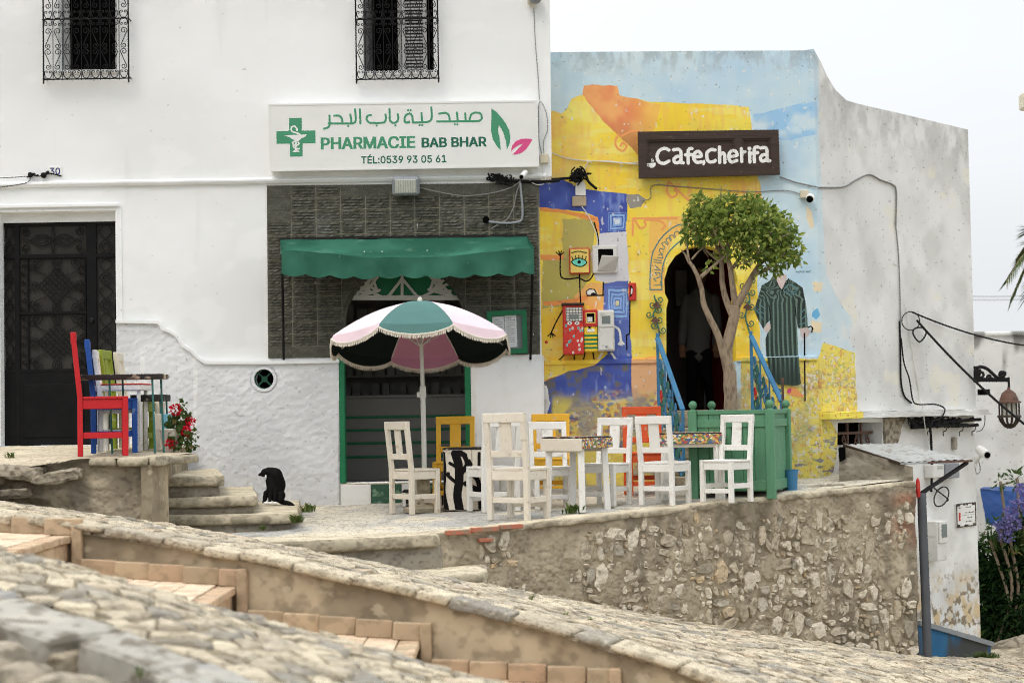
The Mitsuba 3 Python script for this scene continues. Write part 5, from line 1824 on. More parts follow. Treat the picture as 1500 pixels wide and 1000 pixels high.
# wrought iron rails of that stair
def stair_rail(name, label, top_px, low_px):
    t = thing(name, label, 'railing', 'railings of the cafe stair')
    p1 = at(*top_px, CY - .12)
    p0 = at(*low_px, CY - 1.05)
    p0[0] = p1[0] + (p0[0] - p1[0]) * 1.0
    d = p0 - p1
    part('handrail', bar(p1 + [0, 0, -.02], p0, .05, .022), 'rail_blue', t, smooth=False)
    part('post', bar(p1 + [0, 0, .03], p1 - [0, 0, .95], .03, .03), 'rail_blue', t, smooth=False)
    part('post', bar(p0 + [0, 0, .0], p0 - [0, 0, .62], .03, .03), 'rail_blue', t, smooth=False)
    for f in (.3, .6):
        q = p1 + d * f
        part('baluster', bar(q - [0, 0, .03], q - [0, 0, .85], .016, .016), 'rail_blue', t, smooth=False)
    part('lower_rail', bar(p1 - [0, 0, .86], p0 - [0, 0, .7], .02, .02), 'rail_blue', t, smooth=False)
    scs = []
    u = d / np.linalg.norm(d)
    for i, f in enumerate((.12, .2, .28, .42, .5, .58, .72, .8, .9)):
        for k, zo in enumerate((.2, .36, .52, .68)):
            c = p1 + d * f - [0, 0, zo + .03 * (i % 3)]
            S = spiral((0, 0), .075 + .02 * (k % 2), 1.3, PI * (i % 2), 1 if (i + k) % 2 else -1, 14)
            P = c[None] + S[:, :1] * u * .8 + np.array([0, 0, 1]) * S[:, 1:2]
            m = tube(P, .009, 5)
            part('scroll', m, ('rail_blue', 'iron_green', 'painted_red')[(i * 3 + k) % 3 if (i * 7 + k) % 6 == 2 else (i + k) % 2], t, smooth=True)
    return t


stair_rail('stair_railing', 'blue wrought iron handrail left of the cafe doorway', (963, 492), (1000, 600))
stair_rail('stair_railing', 'blue wrought iron handrail right of the cafe doorway', (1100, 489), (1145, 588))

# --- painted figures on the wall: thin layers of paint, and iron ornaments
PY = CY - .004


def paint(name, poly, material, parent=cb, y=PY, label=None):
    gs = [g for g in getattr(poly, 'geoms', [poly]) if g.area > 2e-5]
    if len(gs) > 14:
        return part(name, prism(poly, y, y + .003), material, parent, smooth=False, label=label, kind='stuff')
    for g in gs:
        k = part(name, prism(g, y, y + .003), material, parent, smooth=False, label=label if g is gs[0] else None)
    return k


zz = lambda x, y: (940 + x / 3.125, 300 + y / 3.125)
oline = [(38, 388), (38, 330), (46, 240), (62, 195), (100, 140), (160, 95), (215, 88), (250, 95)]
iline = [(92, 388), (92, 320), (102, 262), (125, 215), (165, 175), (205, 150), (240, 145)]
band = unary_union([strokes([smooth_path(oline, 6), smooth_path(iline, 6), [(38, 388), (92, 388)]], 1.7, PY, zz)])
paint('painted_arch_outline', band, 'paint_teal_line', label='blue painted outline of the lettered arch band')
cal = [[(55, 368), (88, 366), (86, 350)], [(66, 350), (56, 338), (84, 330)], [(84, 330), (84, 312), (60, 308), (70, 322)], [(58, 296), (86, 300), (70, 286), (62, 276)], [(56, 262), (90, 266)], [(56, 250), (90, 256)], [(72, 240), (96, 244), (92, 226), (78, 228)],
       smooth_path([(96, 226), (82, 214), (84, 200), (100, 204), (104, 192)], 4), smooth_path([(104, 192), (92, 178), (106, 170), (118, 182)], 4), smooth_path([(122, 178), (112, 160), (124, 150), (132, 166)], 4), smooth_path([(136, 160), (128, 144), (142, 138), (150, 152)], 4), smooth_path([(154, 148), (150, 128), (166, 122), (176, 134)], 4), [(176, 134), (180, 112)], [(186, 128), (190, 106)], [(196, 126), (214, 122), (210, 106)]]
dts = [[q] for q in [(50, 320), (50, 300), (98, 214), (126, 140), (160, 112)]]
paint('painted_arch_lettering', unary_union([strokes(cal, 1.1, PY, zz), strokes(dts, 1.4, PY, zz)]), 'paint_teal_line', label='arabic lettering painted round the doorway arch')
sc1 = [smooth_path([(906, 150 + 48), (902, 205), (903, 215), (912, 221), (918, 214), (912, 209), (909, 214)], 5), smooth_path([(936, 192), (924, 193), (910, 200)], 4),
       smooth_path([(980, 266), (977, 280), (984, 289), (992, 284), (988, 278)], 5), [(980, 266), (1010, 295)], [(927, 344), (927, 320), (992, 319)], smooth_path([(930, 322), (938, 334), (946, 330), (944, 324), (950, 322), (966, 323), (974, 330), (970, 336)], 4)]
paint('painted_scrolls', strokes(sc1, 3.0, PY), 'paint_orange_line', label='orange scrolls painted on the yellow wall')
# stick arms and legs of the painted meter boxes
q5 = lambda x, y: (790 + x / 4.35, 340 + y / 4.35)
arms = [smooth_path([(135, 145), (133, 250), (145, 290), (190, 298), (250, 290)], 5), smooth_path([(250, 290), (300, 312), (335, 285), (360, 215), (376, 90), (372, 20), (350, -60)], 5), [(256, 268), (258, 340), (264, 462)],
        [(150, 495), (108, 570), (78, 635)], [(165, 565), (200, 625), (230, 660)], [(158, 782), (110, 830), (72, 858)], [(222, 778), (226, 880)], [(292, 765), (278, 830), (262, 905)], [(342, 765), (352, 830), (352, 900)],
        [(578, 318), (576, 645), (556, 655)], [(556, 655), (558, 750)], [(305, 400), (300, 380), (320, 362), (350, 366), (368, 400)], [(305, 404), (410, 402)], [(408, 320), (406, 400)]]
claws = []
for (hx, hy, d) in ((132, 150, -1), (78, 640, 1), (72, 862, .5), (226, 890, 1), (262, 910, 1), (354, 900, 1), (225, 655, 1)):
    for k in (-1, -.3, .4, 1):
        claws.append([(hx, hy), (hx + k * 24, hy + d * (34 - abs(k) * 12))])
paint('painted_black_limbs', unary_union([strokes(arms, 1.9, PY, q5), strokes(claws, 1.5, PY, q5)]), 'paint_black', label='black stick arms and legs painted round the meter boxes')
wl = [smooth_path([(480, 600), (510, 625), (520, 690)], 5), [(400, 770), (365, 830), (325, 890)], [(460, 770), (500, 830), (530, 880)]]
wc = []
for (hx, hy) in ((522, 695), (325, 890), (532, 880)):
    for k in (-1, -.35, .3, 1):
        wc.append([(hx, hy), (hx + k * 18, hy + 26 - abs(k) * 8)])
    wc.append([(hx - 8, hy + 4), (hx + 8, hy + 4)])
paint('painted_white_limbs', unary_union([strokes(wl, 3.2, PY, q5), strokes(wc, 2.4, PY, q5)]), 'paint_white', label='white arms and legs painted round the pale meter box')
ez_ = Polygon(xz([q5(*q) for q in [(303, 398), (302, 378), (322, 362), (350, 368), (366, 398)]], PY))
paint('painted_half_eye', ez_, 'paint_white')
paint('painted_pupil', Polygon(xz([q5(*q) for q in [(330, 402), (330, 388), (346, 384), (362, 392), (364, 402)]], PY - .001)), 'paint_black', y=PY - .001)
paint('painted_red_blot', Point(*xz([q5(44, 700)], PY)[0]).buffer(.016), 'painted_red')

# painted man in a striped hooded robe (only his clothes, hands and slippers show)
qr = lambda x, y: (1090 + x / 4.545, 380 + y / 4.545)
PP = lambda pts, y=PY: Polygon(xz([qr(*q) for q in pts], y)).buffer(0)
robe = PP([(205, 118), (160, 148), (118, 172), (98, 235), (66, 335), (92, 395), (128, 462), (150, 425), (175, 405), (160, 480), (142, 530), (148, 640), (165, 765), (185, 800), (225, 832), (290, 836), (345, 838), (372, 826), (362, 700), (358, 560), (352, 450), (346, 380), (358, 455), (395, 458), (424, 450), (420, 380), (412, 300), (390, 190), (340, 152), (296, 128), (270, 150), (250, 205)])
rb = paint('painted_robe', robe, 'robe', label='dark green striped robe painted on the blue wall')


def robe_c(p, n, uv):
    x, z = (p.x - float(xz([qr(150, 400)], PY)[0][0])) * UPX * 4.545, p.z
    top = float(xz([qr(250, 230)], PY)[0][1])
    wob = x + (fbm(p.x * 12, p.z * 12, 3, 2) - .5) * sst(top - .12, top + .06, z) * 190 + (fbm(p.x * 5, p.z * 3, 1, 2) - .5) * 14
    s = dr.sin((wob - 8) * (2 * PI / 31.0))
    c = mix(lin(36, 44, 42), lin(58, 76, 70), fbm(p.x * 10, p.z * 4, 2, 3))
    lowfade = sst(float(xz([qr(250, 800)], PY)[0][1]), float(xz([qr(250, 600)], PY)[0][1]), z)
    return mix(c, lin(106, 130, 118), sst(.0, .7, s) * (.15 + .75 * lowfade))


mat('robe', robe_c, .8)
paint('painted_robe_folds', unary_union([strokes([[(104, 300), (140, 330)], [(84, 340), (130, 400)], [(90, 330), (130, 360)], [(375, 360), (405, 330)], [(378, 400), (415, 370)], [(370, 430), (418, 420)], smooth_path([(262, 205), (290, 170), (340, 180), (350, 210), (310, 215), (290, 195)], 5), smooth_path([(270, 215), (310, 232), (350, 226)], 5)], 1.4, PY - .001, qr)]), 'paint_teal_line', y=PY - .0015)
paint('painted_robe_outline', strokes([[(205, 120), (230, 180), (252, 205)], [(296, 128), (280, 180), (252, 205)], [(172, 405), (175, 380), (165, 300)], [(346, 380), (340, 310)]], 1.3, PY - .001, qr), 'paint_black', y=PY - .001)
mat('paint_skin', lambda p, n, uv: mix(lin(222, 206, 200), lin(196, 180, 176), f3(p, 20)), .8)
paint('painted_neck', PP([(206, 120), (216, 100), (240, 90), (280, 100), (284, 126), (262, 180), (250, 198), (236, 190)], PY - .0005), 'paint_skin', y=PY - .0005)
paint('painted_hand', PP([(130, 462), (152, 424), (176, 430), (176, 456), (160, 486), (140, 482)], PY - .0005), 'paint_skin', y=PY - .0005)
paint('painted_hand', PP([(372, 458), (424, 452), (440, 480), (420, 515), (394, 520), (376, 496)], PY - .0005), 'paint_skin', y=PY - .0005)
paint('painted_cane', unary_union([strokes([[(398, 492), (402, 938)], smooth_path([(424, 452), (440, 446), (452, 460), (446, 484)], 5)], 2.0, PY - .001, qr)]), 'paint_black', y=PY - .0375)
PY3 = CY - .039
paint('painted_slipper', PP([(186, 870), (210, 850), (245, 860), (250, 880), (215, 894)], PY3), 'paint_teal_line', y=PY3)
paint('painted_slipper', PP([(284, 862), (316, 846), (342, 852), (396, 905), (398, 918), (340, 912), (290, 896)], PY3), 'paint_orange_line', y=PY3)
paint('painted_slipper_flower', PP([(284, 876), (300, 856), (316, 862), (312, 884), (292, 892)], PY3 - .001), 'sign_pink', y=PY3 - .001)
rl = robe.intersection(sbox(-9, -9, 9, zpl - .002))
part('painted_robe_hem', prism(rl, CY - .0585, CY - .056), 'robe', cb, smooth=False)
paint('painted_signature', strokes([[(384, 48), (384, 58)], [(378, 52), (390, 52)], [(345, 78), (352, 86), (358, 78)], [(362, 86), (366, 76), (370, 86)], [(374, 86), (374, 76), (380, 80)], [(386, 76), (386, 86)], [(392, 76), (400, 76), (392, 86), (400, 86)], [(412, 86), (416, 76), (420, 86)], [(424, 86), (424, 76), (430, 80), (430, 86)], [(434, 76), (442, 76)], [(438, 76), (438, 86)]], .7, PY, qr), 'paint_teal_line', label='small painted signature above the robe')

# curled iron ornaments hanging at both sides of the doorway
for lab, x0_, pts in (('left', 0, [(958, 432), (962, 448), (957, 462), (964, 478), (966, 492)]), ('right', 1, [(1100, 404), (1094, 420), (1098, 440), (1092, 462), (1098, 488)])):
    o = thing('wall_ornament', f'curled iron plant ornament on the wall at the {lab} of the doorway', 'ornament', 'iron ornaments beside the cafe doorway')
    st_ = smooth_path([at(a, b, CY - .03) for a, b in pts], 8)
    part('stem', tube(st_, .008, 5), 'iron_green', o, smooth=True)
    for k in range(1, 8):
        c = st_[k * len(st_) // 8]
        sgn = 1 if k % 2 else -1
        S = spiral((0, 0), .04, 1.3, PI if sgn > 0 else 0, sgn, 12)
        P = c[None] + np.stack([S[:, 0] + sgn * .042, S[:, 0] * 0 - .004, S[:, 1] + .01], 1)
        part('curl', tube(P, .006, 5), 'iron_green', o, smooth=True)
    for k in (2, 5):
        c = st_[k * len(st_) // 8]
        lfp = Polygon([(c[0] - .05, c[2]), (c[0] - .02, c[2] + .03), (c[0], c[2] + .05), (c[0] + .02, c[2] + .02), (c[0] + .05, c[2] + .01), (c[0] + .01, c[2] - .03)])
        part('iron_leaf', prism(lfp, CY - .045, CY - .04), 'rust', o, smooth=False)

# ================================================================== THINGS ON THE CAFE FRONT
cs_ = thing('cafe_sign', 'dark brown panelled wooden sign with white hand painted lettering', 'sign')
GY = CY - .13
o = Polygon(xz([(934.5, 193), (1140.5, 190), (1142.5, 255.5), (936, 261)], GY))
inn = Polygon(xz([(947, 205), (1076, 203), (1077, 247), (948, 249)], GY))
inn2 = Polygon(xz([(1087, 203), (1129, 202), (1130, 245.5), (1088, 247)], GY))
part('frame', prism(o.difference(inn).difference(inn2), GY, GY + .06), 'sign_wood', cs_, smooth=False)
part('frame_lip', prism(unary_union([q.difference(q.buffer(-.018, join_style=2)) for q in (inn, inn2)]), GY + .012, GY + .05), 'sign_wood', cs_, smooth=False)
part('panel', prism(unary_union([inn.buffer(-.002), inn2.buffer(-.002)]), GY + .03, GY + .055), 'sign_wood', cs_, smooth=False)
part('hanger', bx(o.bounds[0] + .1, o.bounds[0] + .16, GY + .061, CY - .002, o.bounds[1] + .2, o.bounds[1] + .3), 'sign_wood', cs_, smooth=False)
part('hanger', bx(o.bounds[2] - .16, o.bounds[2] - .1, GY + .061, CY - .002, o.bounds[1] + .2, o.bounds[1] + .3), 'sign_wood', cs_, smooth=False)
g = lambda x, y: (930 + x / 6.818, 180 + y / 6.818)
sp = lambda *q: smooth_path(list(q), 6)
LL = [sp((342, 268), (300, 252), (250, 272), (224, 325), (240, 382), (290, 402), (342, 378)), sp((388, 266), (440, 262), (462, 290), (464, 350), (466, 395)), [(466, 390), (486, 396)], sp((462, 332), (420, 334), (392, 362), (404, 392), (440, 392), (464, 366)),
      sp((572, 254), (546, 258), (534, 292), (536, 398)), [(508, 316), (570, 314)], sp((600, 336), (664, 330), (654, 294), (626, 282), (596, 308), (590, 352), (620, 390), (668, 386)),
      sp((804, 268), (764, 264), (726, 292), (722, 345), (744, 384), (790, 384), (806, 372)), [(848, 238), (850, 392)], sp((850, 322), (878, 298), (898, 314), (902, 392)),
      sp((946, 334), (1018, 326), (1008, 288), (976, 276), (948, 300), (942, 348), (968, 388), (1018, 376)), [(1064, 258), (1068, 386)], sp((1067, 322), (1080, 292), (1102, 286)), [(1149, 292), (1152, 388)],
      sp((1234, 238), (1206, 242), (1196, 276), (1198, 386)), [(1166, 300), (1230, 294)], sp((1260, 248), (1304, 244), (1322, 268), (1326, 350), (1330, 376)), [(1328, 374), (1348, 378)], sp((1324, 312), (1280, 318), (1258, 346), (1272, 376), (1304, 372), (1324, 350))]
LG = GY - .002
lt = unary_union([strokes(LL, 4.9, LG, g), strokes([[(1148, 254)]], 6.0, LG, g), strokes([[(694, 378), (696, 392), (688, 410)]], 3.4, LG, g)])
cupp = Polygon(xz([g(*q) for q in [(136, 400), (210, 394), (209, 420), (196, 438), (178, 446), (156, 444), (140, 430)]], LG))
lt = unary_union([lt, cupp, strokes([sp((140, 406), (124, 410), (128, 430), (144, 432)), sp((168, 388), (176, 376), (168, 366), (176, 352)), sp((184, 386), (190, 374), (182, 364))], 1.0, LG, g)])
panels = unary_union([inn.buffer(-.0185, join_style=2), inn2.buffer(-.0185, join_style=2)])
whole = unary_union([inn, inn2])
for g_ in getattr(lt.intersection(whole.difference(panels)), 'geoms', []):
    if g_.geom_type == 'Polygon' and g_.area > 2e-5:
        part('letter', prism(g_, GY + .009, GY + .014), 'paint_white', cs_, smooth=False)
for g_ in getattr(lt.intersection(panels), 'geoms', [lt.intersection(panels)]):
    if g_.area > 2e-5:
        part('letter', prism(g_, GY + .028, GY + .032), 'paint_white', cs_, smooth=False)
for g_ in getattr(lt.difference(whole), 'geoms', []):
    if g_.area > 2e-5:
        part('letter', prism(g_, GY - .002, GY + .004), 'paint_white', cs_, smooth=False)


def wallbox(name, label, catn, q, depth, material, Y=CY):
    x0, x1, z0, z1 = rect(*q, Y - depth)
    k = thing(name, label, catn)
    part('case', bx(x0, x1, Y - depth, Y - .001, z0, z1, .008), material, k, smooth=False)
    return k, x0, x1, z0, z1, Y - depth


# eye panel
k, x0, x1, z0, z1, y = wallbox('eye_panel', 'square meter box door painted with a big mint eye', 'panel', (834, 363, 864, 401), .05, 'painted_red')
part('face', bx(x0 + .012, x1 - .012, y - .004, y, z0 + .012, z1 - .012), 'paint_gold', k, smooth=False)
mat('paint_gold', lambda p, n, uv: mix(lin(236, 214, 110), lin(226, 190, 110), f3(p, 12)), .8)
yy = y - .006
EP = lambda pts, Y_: Polygon(xz([q5(*q) for q in pts], Y_)).buffer(0)
eo = EP(list(map(tuple, smooth_path([(204, 190), (225, 172), (256, 166), (285, 176), (302, 194), (280, 214), (254, 219), (222, 208), (204, 190)], 4))), yy)
part('eye_white', prism(eo, yy, y - .004), 'paint_mint', k, smooth=False)
part('eye_outline', prism(unary_union([eo.boundary.buffer(.005), strokes([smooth_path([(206, 132), (250, 122), (300, 132)], 4)] + [[(a, 172 - abs(a - 252) * -.12), (a + (a - 252) * .18, 148 + abs(a - 252) * .2)] for a in (214, 234, 252, 272, 292)], 1.3, yy, q5), Point(*xz([q5(254, 190)], yy)[0]).buffer(.018)]), yy - .002, yy), 'paint_black', k, smooth=False)
# white meter cabinet with its door hanging open
k, x0, x1, z0, z1, y = wallbox('meter_cabinet', 'white wall cabinet with its small door hanging open', 'cabinet', (868, 359, 904, 400), .03, 'meter_white')
hx = rect(876, 365, 898, 394, CY)
part('recess', bx(hx[0], hx[1], y - .002, y + .002, hx[2], hx[3]), 'void', k, smooth=False)
a = [at(*q5(398, 150), y - .10), at(*q5(508, 152), y - .14), at(*q5(488, 246), y - .02), at(*q5(368, 246), y - .01)]
nn = np.cross(a[1] - a[0], a[3] - a[0])
nn /= np.linalg.norm(nn)
V = np.array(a + [q + nn * .012 for q in a])
m = trimesh.convex.convex_hull(V)
dk_ = part('open_door', m, 'meter_white', k, smooth=False)
c = sum(a) / 4
W = np.array([c + (q - c) * np.array([.42, .42, .42]) for q in a])
part('door_window', trimesh.convex.convex_hull(np.vstack([W - nn * .003, W + nn * .015])), 'notice_grey', dk_, smooth=False)
# three painted meter boxes
k, x0, x1, z0, z1, y = wallbox('meter_box', 'tall meter box painted red with eyes and tiny figures', 'meter box', (825, 447, 855, 519), .16, 'painted_red')
part('lid', bx(x0 - .012, x1 + .012, y - .012, CY, z1, z1 + .025, .006), 'sign_wood', k, smooth=False)
mat('figures', lambda p, n, uv: (lambda d: mix(mix(lin(206, 62, 52), mix(lin(112, 200, 200), lin(236, 226, 220), sst(.45, .5, d[2])), sst(.30, .26, d[0]) * sst(.25, .3, d[2])), lin(20, 20, 20), sst(.10, .07, d[0])))(vor(p.x * 26, p.z * 18)), .6)
part('painted_front', bx(x0 + .004, x1 - .004, y - .003, y, z0 + .006, z0 + (z1 - z0) * .62), 'figures', k, smooth=False)
part('window', bx(x0 + .03, x1 - .012, y - .004, y, z0 + (z1 - z0) * .68, z1 - .02), 'meter_white', k, smooth=False)
gl = []
for j in range(6):
    xx = x0 + .035 + j * (x1 - x0 - .055) / 5
    gl.append(bx(xx - .002, xx + .002, y - .008, y - .004, z0 + (z1 - z0) * .68, z1 - .02))
    zz_ = z0 + (z1 - z0) * .68 + j * ((z1 - z0) * .32 - .02) / 5
    gl.append(bx(x0 + .03, x1 - .012, y - .009, y - .005, zz_ - .002, zz_ + .002))
part('window_grid', cat(gl), 'frame_dark', k, smooth=False)
part('meter', bx(x0 + .06, x1 - .05, y - .0095, y - .004, z0 + (z1 - z0) * .72, z0 + (z1 - z0) * .82), 'notice_grey', k, smooth=False)
for sx in (.32, .68):
    e = Point(x0 + (x1 - x0) * sx, z0 + (z1 - z0) * .635).buffer(.024)
    part('painted_eye', prism(affinity.scale(e, 1, .7), y - .007, y - .003), 'paint_white', k, smooth=False)
    part('painted_pupil', prism(Point(x0 + (x1 - x0) * sx, z0 + (z1 - z0) * .635).buffer(.008), y - .009, y - .0072), 'paint_black', k, smooth=False)
k, x0, x1, z0, z1, y = wallbox('meter_box', 'meter box painted as a yellow and green striped robot', 'meter box', (855.5, 454, 875, 515), .14, 'paint_yellow')
hz = z1 - (z1 - z0) * .4
part('red_top', bx(x0 - .004, x1 + .004, y - .008, CY - .002, hz, z1 + .004, .006), 'painted_red', k, smooth=False)
part('window_rim', bx(x0 + .02, x1 - .018, y - .012, y - .008, hz + .035, z1 - .025), 'paint_gold', k, smooth=False)
part('window', bx(x0 + .03, x1 - .028, y - .014, y - .012, hz + .045, z1 - .035), 'void', k, smooth=False)
part('dial', bx(x0 + .035, x1 - .05, y - .017, y - .014, hz + .05, hz + .1), 'meter_white', k, smooth=False)
for j in range(4):
    za_ = z0 + .03 + j * .042
    part('green_stripe', bx(x0 - .001, x1 + .001, y - .003, y + .05, za_, za_ + .02), 'green_paint', k, smooth=False)
part('mouth', bx(x0 + .03, x1 - .03, y - .006, y, z0 + .205, z0 + .235), 'paint_white', k, smooth=False)
part('painted_face', prism(strokes([[(845 + 16.5, 478), (866, 483)], [(866, 478), (861, 483)], [(857, 479), (859, 476)], [(870, 476), (872, 479)], [(863.5, 475), (863.5, 479)]], 1.2, y - .006), y - .006, y - .0), 'paint_black', k, smooth=False)
k, x0, x1, z0, z1, y = wallbox('meter_box', 'plain pale grey meter box at the right of the painted ones', 'meter box', (876, 454, 900, 514), .15, 'meter_white')
part('upper_cover', bx(x0 + .004, x1 - .004, y - .014, y - .001, z0 + (z1 - z0) * .58, z1 - .012, .008), 'meter_white', k, smooth=False)
part('lower_cover', bx(x0 + .012, x1 - .012, y - .010, y - .001, z0 + .012, z0 + (z1 - z0) * .56, .008), 'meter_white', k, smooth=False)
part('window', bx(x0 + .04, x1 - .04, y - .017, y - .014, z0 + (z1 - z0) * .66, z1 - .06), 'notice_grey', k, smooth=False)
part('lock', bx((x0 + x1) / 2 - .012, (x0 + x1) / 2 + .012, y - .016, y - .01, z0 + .03, z0 + .055), 'grey_metal', k, smooth=False)
k, x0, x1, z0, z1, y = wallbox('picture_panel', 'small red panel with a black and white face on the blue column', 'panel', (921, 414, 932, 440), .04, 'painted_red')
part('painted_face', prism(Polygon([(x0 + .008, z0 + .03), (x0 + .03, z0 + .05), (x0 + .05, z0 + .11), (x0 + .03, z1 - .03), (x0 + .012, z1 - .03), (x0 + .02, z0 + .1)]), y - .003, y), 'paint_black', k, smooth=False)
part('painted_cheek', prism(Polygon([(x0 + .02, z0 + .06), (x0 + .036, z0 + .08), (x0 + .04, z0 + .12), (x0 + .026, z0 + .13)]), y - .005, y - .003), 'paint_white', k, smooth=False)
k, x0, x1, z0, z1, y = wallbox('patress_box', 'old brown square box plate under the black cable tangle', 'box', (838, 287, 859, 302), .03, 'old_wood')
solid('bracket_plate', prism(Polygon(xz([(843, 286), (843, 272), (847, 262), (853, 262), (858, 272), (858, 286)], CY - .02)), CY - .02, CY - .001), 'paint_white', 'white bracket plate behind the black cable tangle on the mural', 'bracket', smooth=False)
rng = np.random.default_rng(19)
kn = []
for j in range(34):
    c0 = np.array([846 + rng.normal(0, 3.5), 258 + rng.normal(0, 4)])
    p = [at(*(c0 + rng.normal(0, 4.5, 2)), CY - .04 - rng.uniform(0, .07)) for _ in range(4)]
    kn.append(tube(smooth_path(p, 5), rng.uniform(.005, .011), 5))
kn.append(tube(smooth_path([at(800, 264, CY - .05), at(820, 262, CY - .05), at(842, 260, CY - .06), at(856, 254, CY - .08), at(862, 266, CY - .07), at(874, 277, CY - .03)], 6), .014, 6))
solid('cable_knot', cat(kn), 'cable_black', 'black knot of cables at the top of the blue band of the mural', 'cable', smooth=True)
cable('cable', 'white cable clipped across the yellow mural to the cafe sign', [(796, 219), (806, 223), (830, 232), (862, 236), (890, 236), (915, 239), (936, 238)], CY - .02, 2.0, 'cable_white')
cable('cable', 'white cable branching down from the cafe sign line to the cable knot', [(936, 241), (900, 238), (868, 236), (860, 240), (855, 252), (850, 262)], CY - .03, 1.8, 'cable_white')
cable('cable', 'thin cable running along the mural below the cafe sign to the beige box', [(940, 294), (953, 290), (956, 272), (990, 273), (1043, 277), (1100, 281), (1150, 279), (1174, 285)], CY - .015, 1.4, 'cable_grey')
cable('cable', 'white cable dropping from the brown plate past the white cabinet', [(852, 302), (862, 316), (868, 330), (874, 345), (876, 362)], CY - .03, 1.6, 'cable_white')
cable('cable', 'grey cable between the cafe sign and the corner of the slanting wall', [(1142, 259), (1165, 267), (1187, 272), (1197, 274)], CY - .02, 2.2, 'cable_grey')
k, x0, x1, z0, z1, y = wallbox('junction_box', 'beige junction box beside the dark round camera on the blue wall', 'box', (1173, 278, 1185, 290), .07, 'beige_box')
cc = thing('dome_camera', 'round security camera with a dark lens on the blue wall', 'camera')
p = at(1187, 290, CY - .09)
part('body', trimesh.creation.icosphere(3, .045).apply_translation(p), 'clean_white', cc, smooth=True)
part('lens', trimesh.creation.icosphere(3, .036).apply_translation(p + [-.01, -.024, -.014]), 'void', cc, smooth=True)
part('base', tube([p + [0, .03, .0], [p[0], CY, p[2] + .01]], .03, 12), 'clean_white', cc, smooth=40)

# ================================================================== CHAIRS, TABLES, UMBRELLA
def chair_parts(w=.42, d=.40, h=.93, sh=.45, tw=.05, slatw=.12):
    """(name, mesh) of one plain wooden chair facing +y, back at -y; every piece of wood its own part."""
    o = []
    rk = .05
    for sx in (-1, 1):
        x = sx * (w / 2 - tw / 2)
        lo = bx(x - tw / 2, x + tw / 2, -d / 2, -d / 2 + .045, 0, sh, .004)
        up = bar([x, -d / 2 + .0225, sh - .004], [x, -d / 2 + .0225 - rk, h - .04], tw, .043, .004)
        o.append(('back_post', cat([lo, up])))
        o.append(('front_leg', bx(x - tw / 2, x + tw / 2, d / 2 - .048, d / 2, 0, sh - .018, .004)))
        o.append(('side_apron', bx(x - .014, x + .014, -d / 2 + .046, d / 2 - .049, sh - .10, sh - .02, .003)))
        o.append(('side_stretcher', bx(x - .013, x + .013, -d / 2 + .046, d / 2 - .049, .15, .20, .003)))
    yb = lambda z: -d / 2 + .0225 - rk * (z - sh) / (h - .04 - sh)
    o.append(('top_rail', cbox([0, yb(h - .035), h - .035], [w + .004, .047, .085], .006)))
    o.append(('slat', bar([0, yb(.62), .60], [0, yb(h - .08), h - .075], slatw, .018, .003)))
    o.append(('back_rail', cbox([0, yb(.58), .58], [w - 2 * tw, .026, .06], .004)))
    o.append(('back_apron', bx(-w / 2 + tw, w / 2 - tw, -d / 2 + .008, -d / 2 + .036, sh - .10, sh - .02, .003)))
    o.append(('front_apron', bx(-w / 2 + tw, w / 2 - tw, d / 2 - .038, d / 2 - .01, sh - .10, sh - .02, .003)))
    o.append(('back_stretcher', bx(-w / 2 + tw, w / 2 - tw, -d / 2 + .01, -d / 2 + .036, .15, .20, .003)))
    o.append(('front_stretcher', bx(-w / 2 + tw, w / 2 - tw, d / 2 - .038, d / 2 - .012, .10, .15, .003)))
    for k in range(4):
        y0 = -d / 2 + .05 + k * (d - .045) / 4
        o.append(('seat_board', bx(-w / 2 + .002, w / 2 - .002, y0, y0 + (d - .045) / 4 - .003, sh - .018, sh + .004, .003)))
    return o


PROTO = {k: [(n, mikit.ply(m, 'chair_white', smooth=False)) for n, m in chair_parts(**kw)] for k, kw in
         {'std': {}, 'slim': dict(w=.40, d=.36, slatw=.1), 'big': dict(w=.46, d=.42, h=1.04, sh=.5, tw=.055), 'low': dict(w=.42, d=.4, h=.84)}.items()}


def chair(proto, x, y, z, deg, material, label, group=None, s=1.0):
    """deg: where it faces, clockwise from straight away from the camera."""
    t = thing('chair', label, 'chair', group)
    M = T().translate([x, y, z]).rotate([0, 0, 1], -deg).scale(s)
    for n, p in PROTO[proto]:
        part(n, p, material, t, tw=M)
    return t


def foot(px, py):
    """Where the picture point lies on the terrace."""
    d = ray(px, py)
    # EYE.z + t d.z = .03(x+1.7)+.037(y-18.5)
    t = (EYE[2] - (.03 * 1.7 - .037 * 18.5)) / (.03 * d[0] + .037 * d[1] - d[2])
    q = EYE + t * d
    return q


def tchair(px, Y, deg, material, label, proto='std', group='painted chairs on the cafe terrace', s=1.0):
    x = (px - 750) / FPX * Y
    chair(proto, x, Y, terr_z(x, Y) + .004, deg, material, label, group, s)


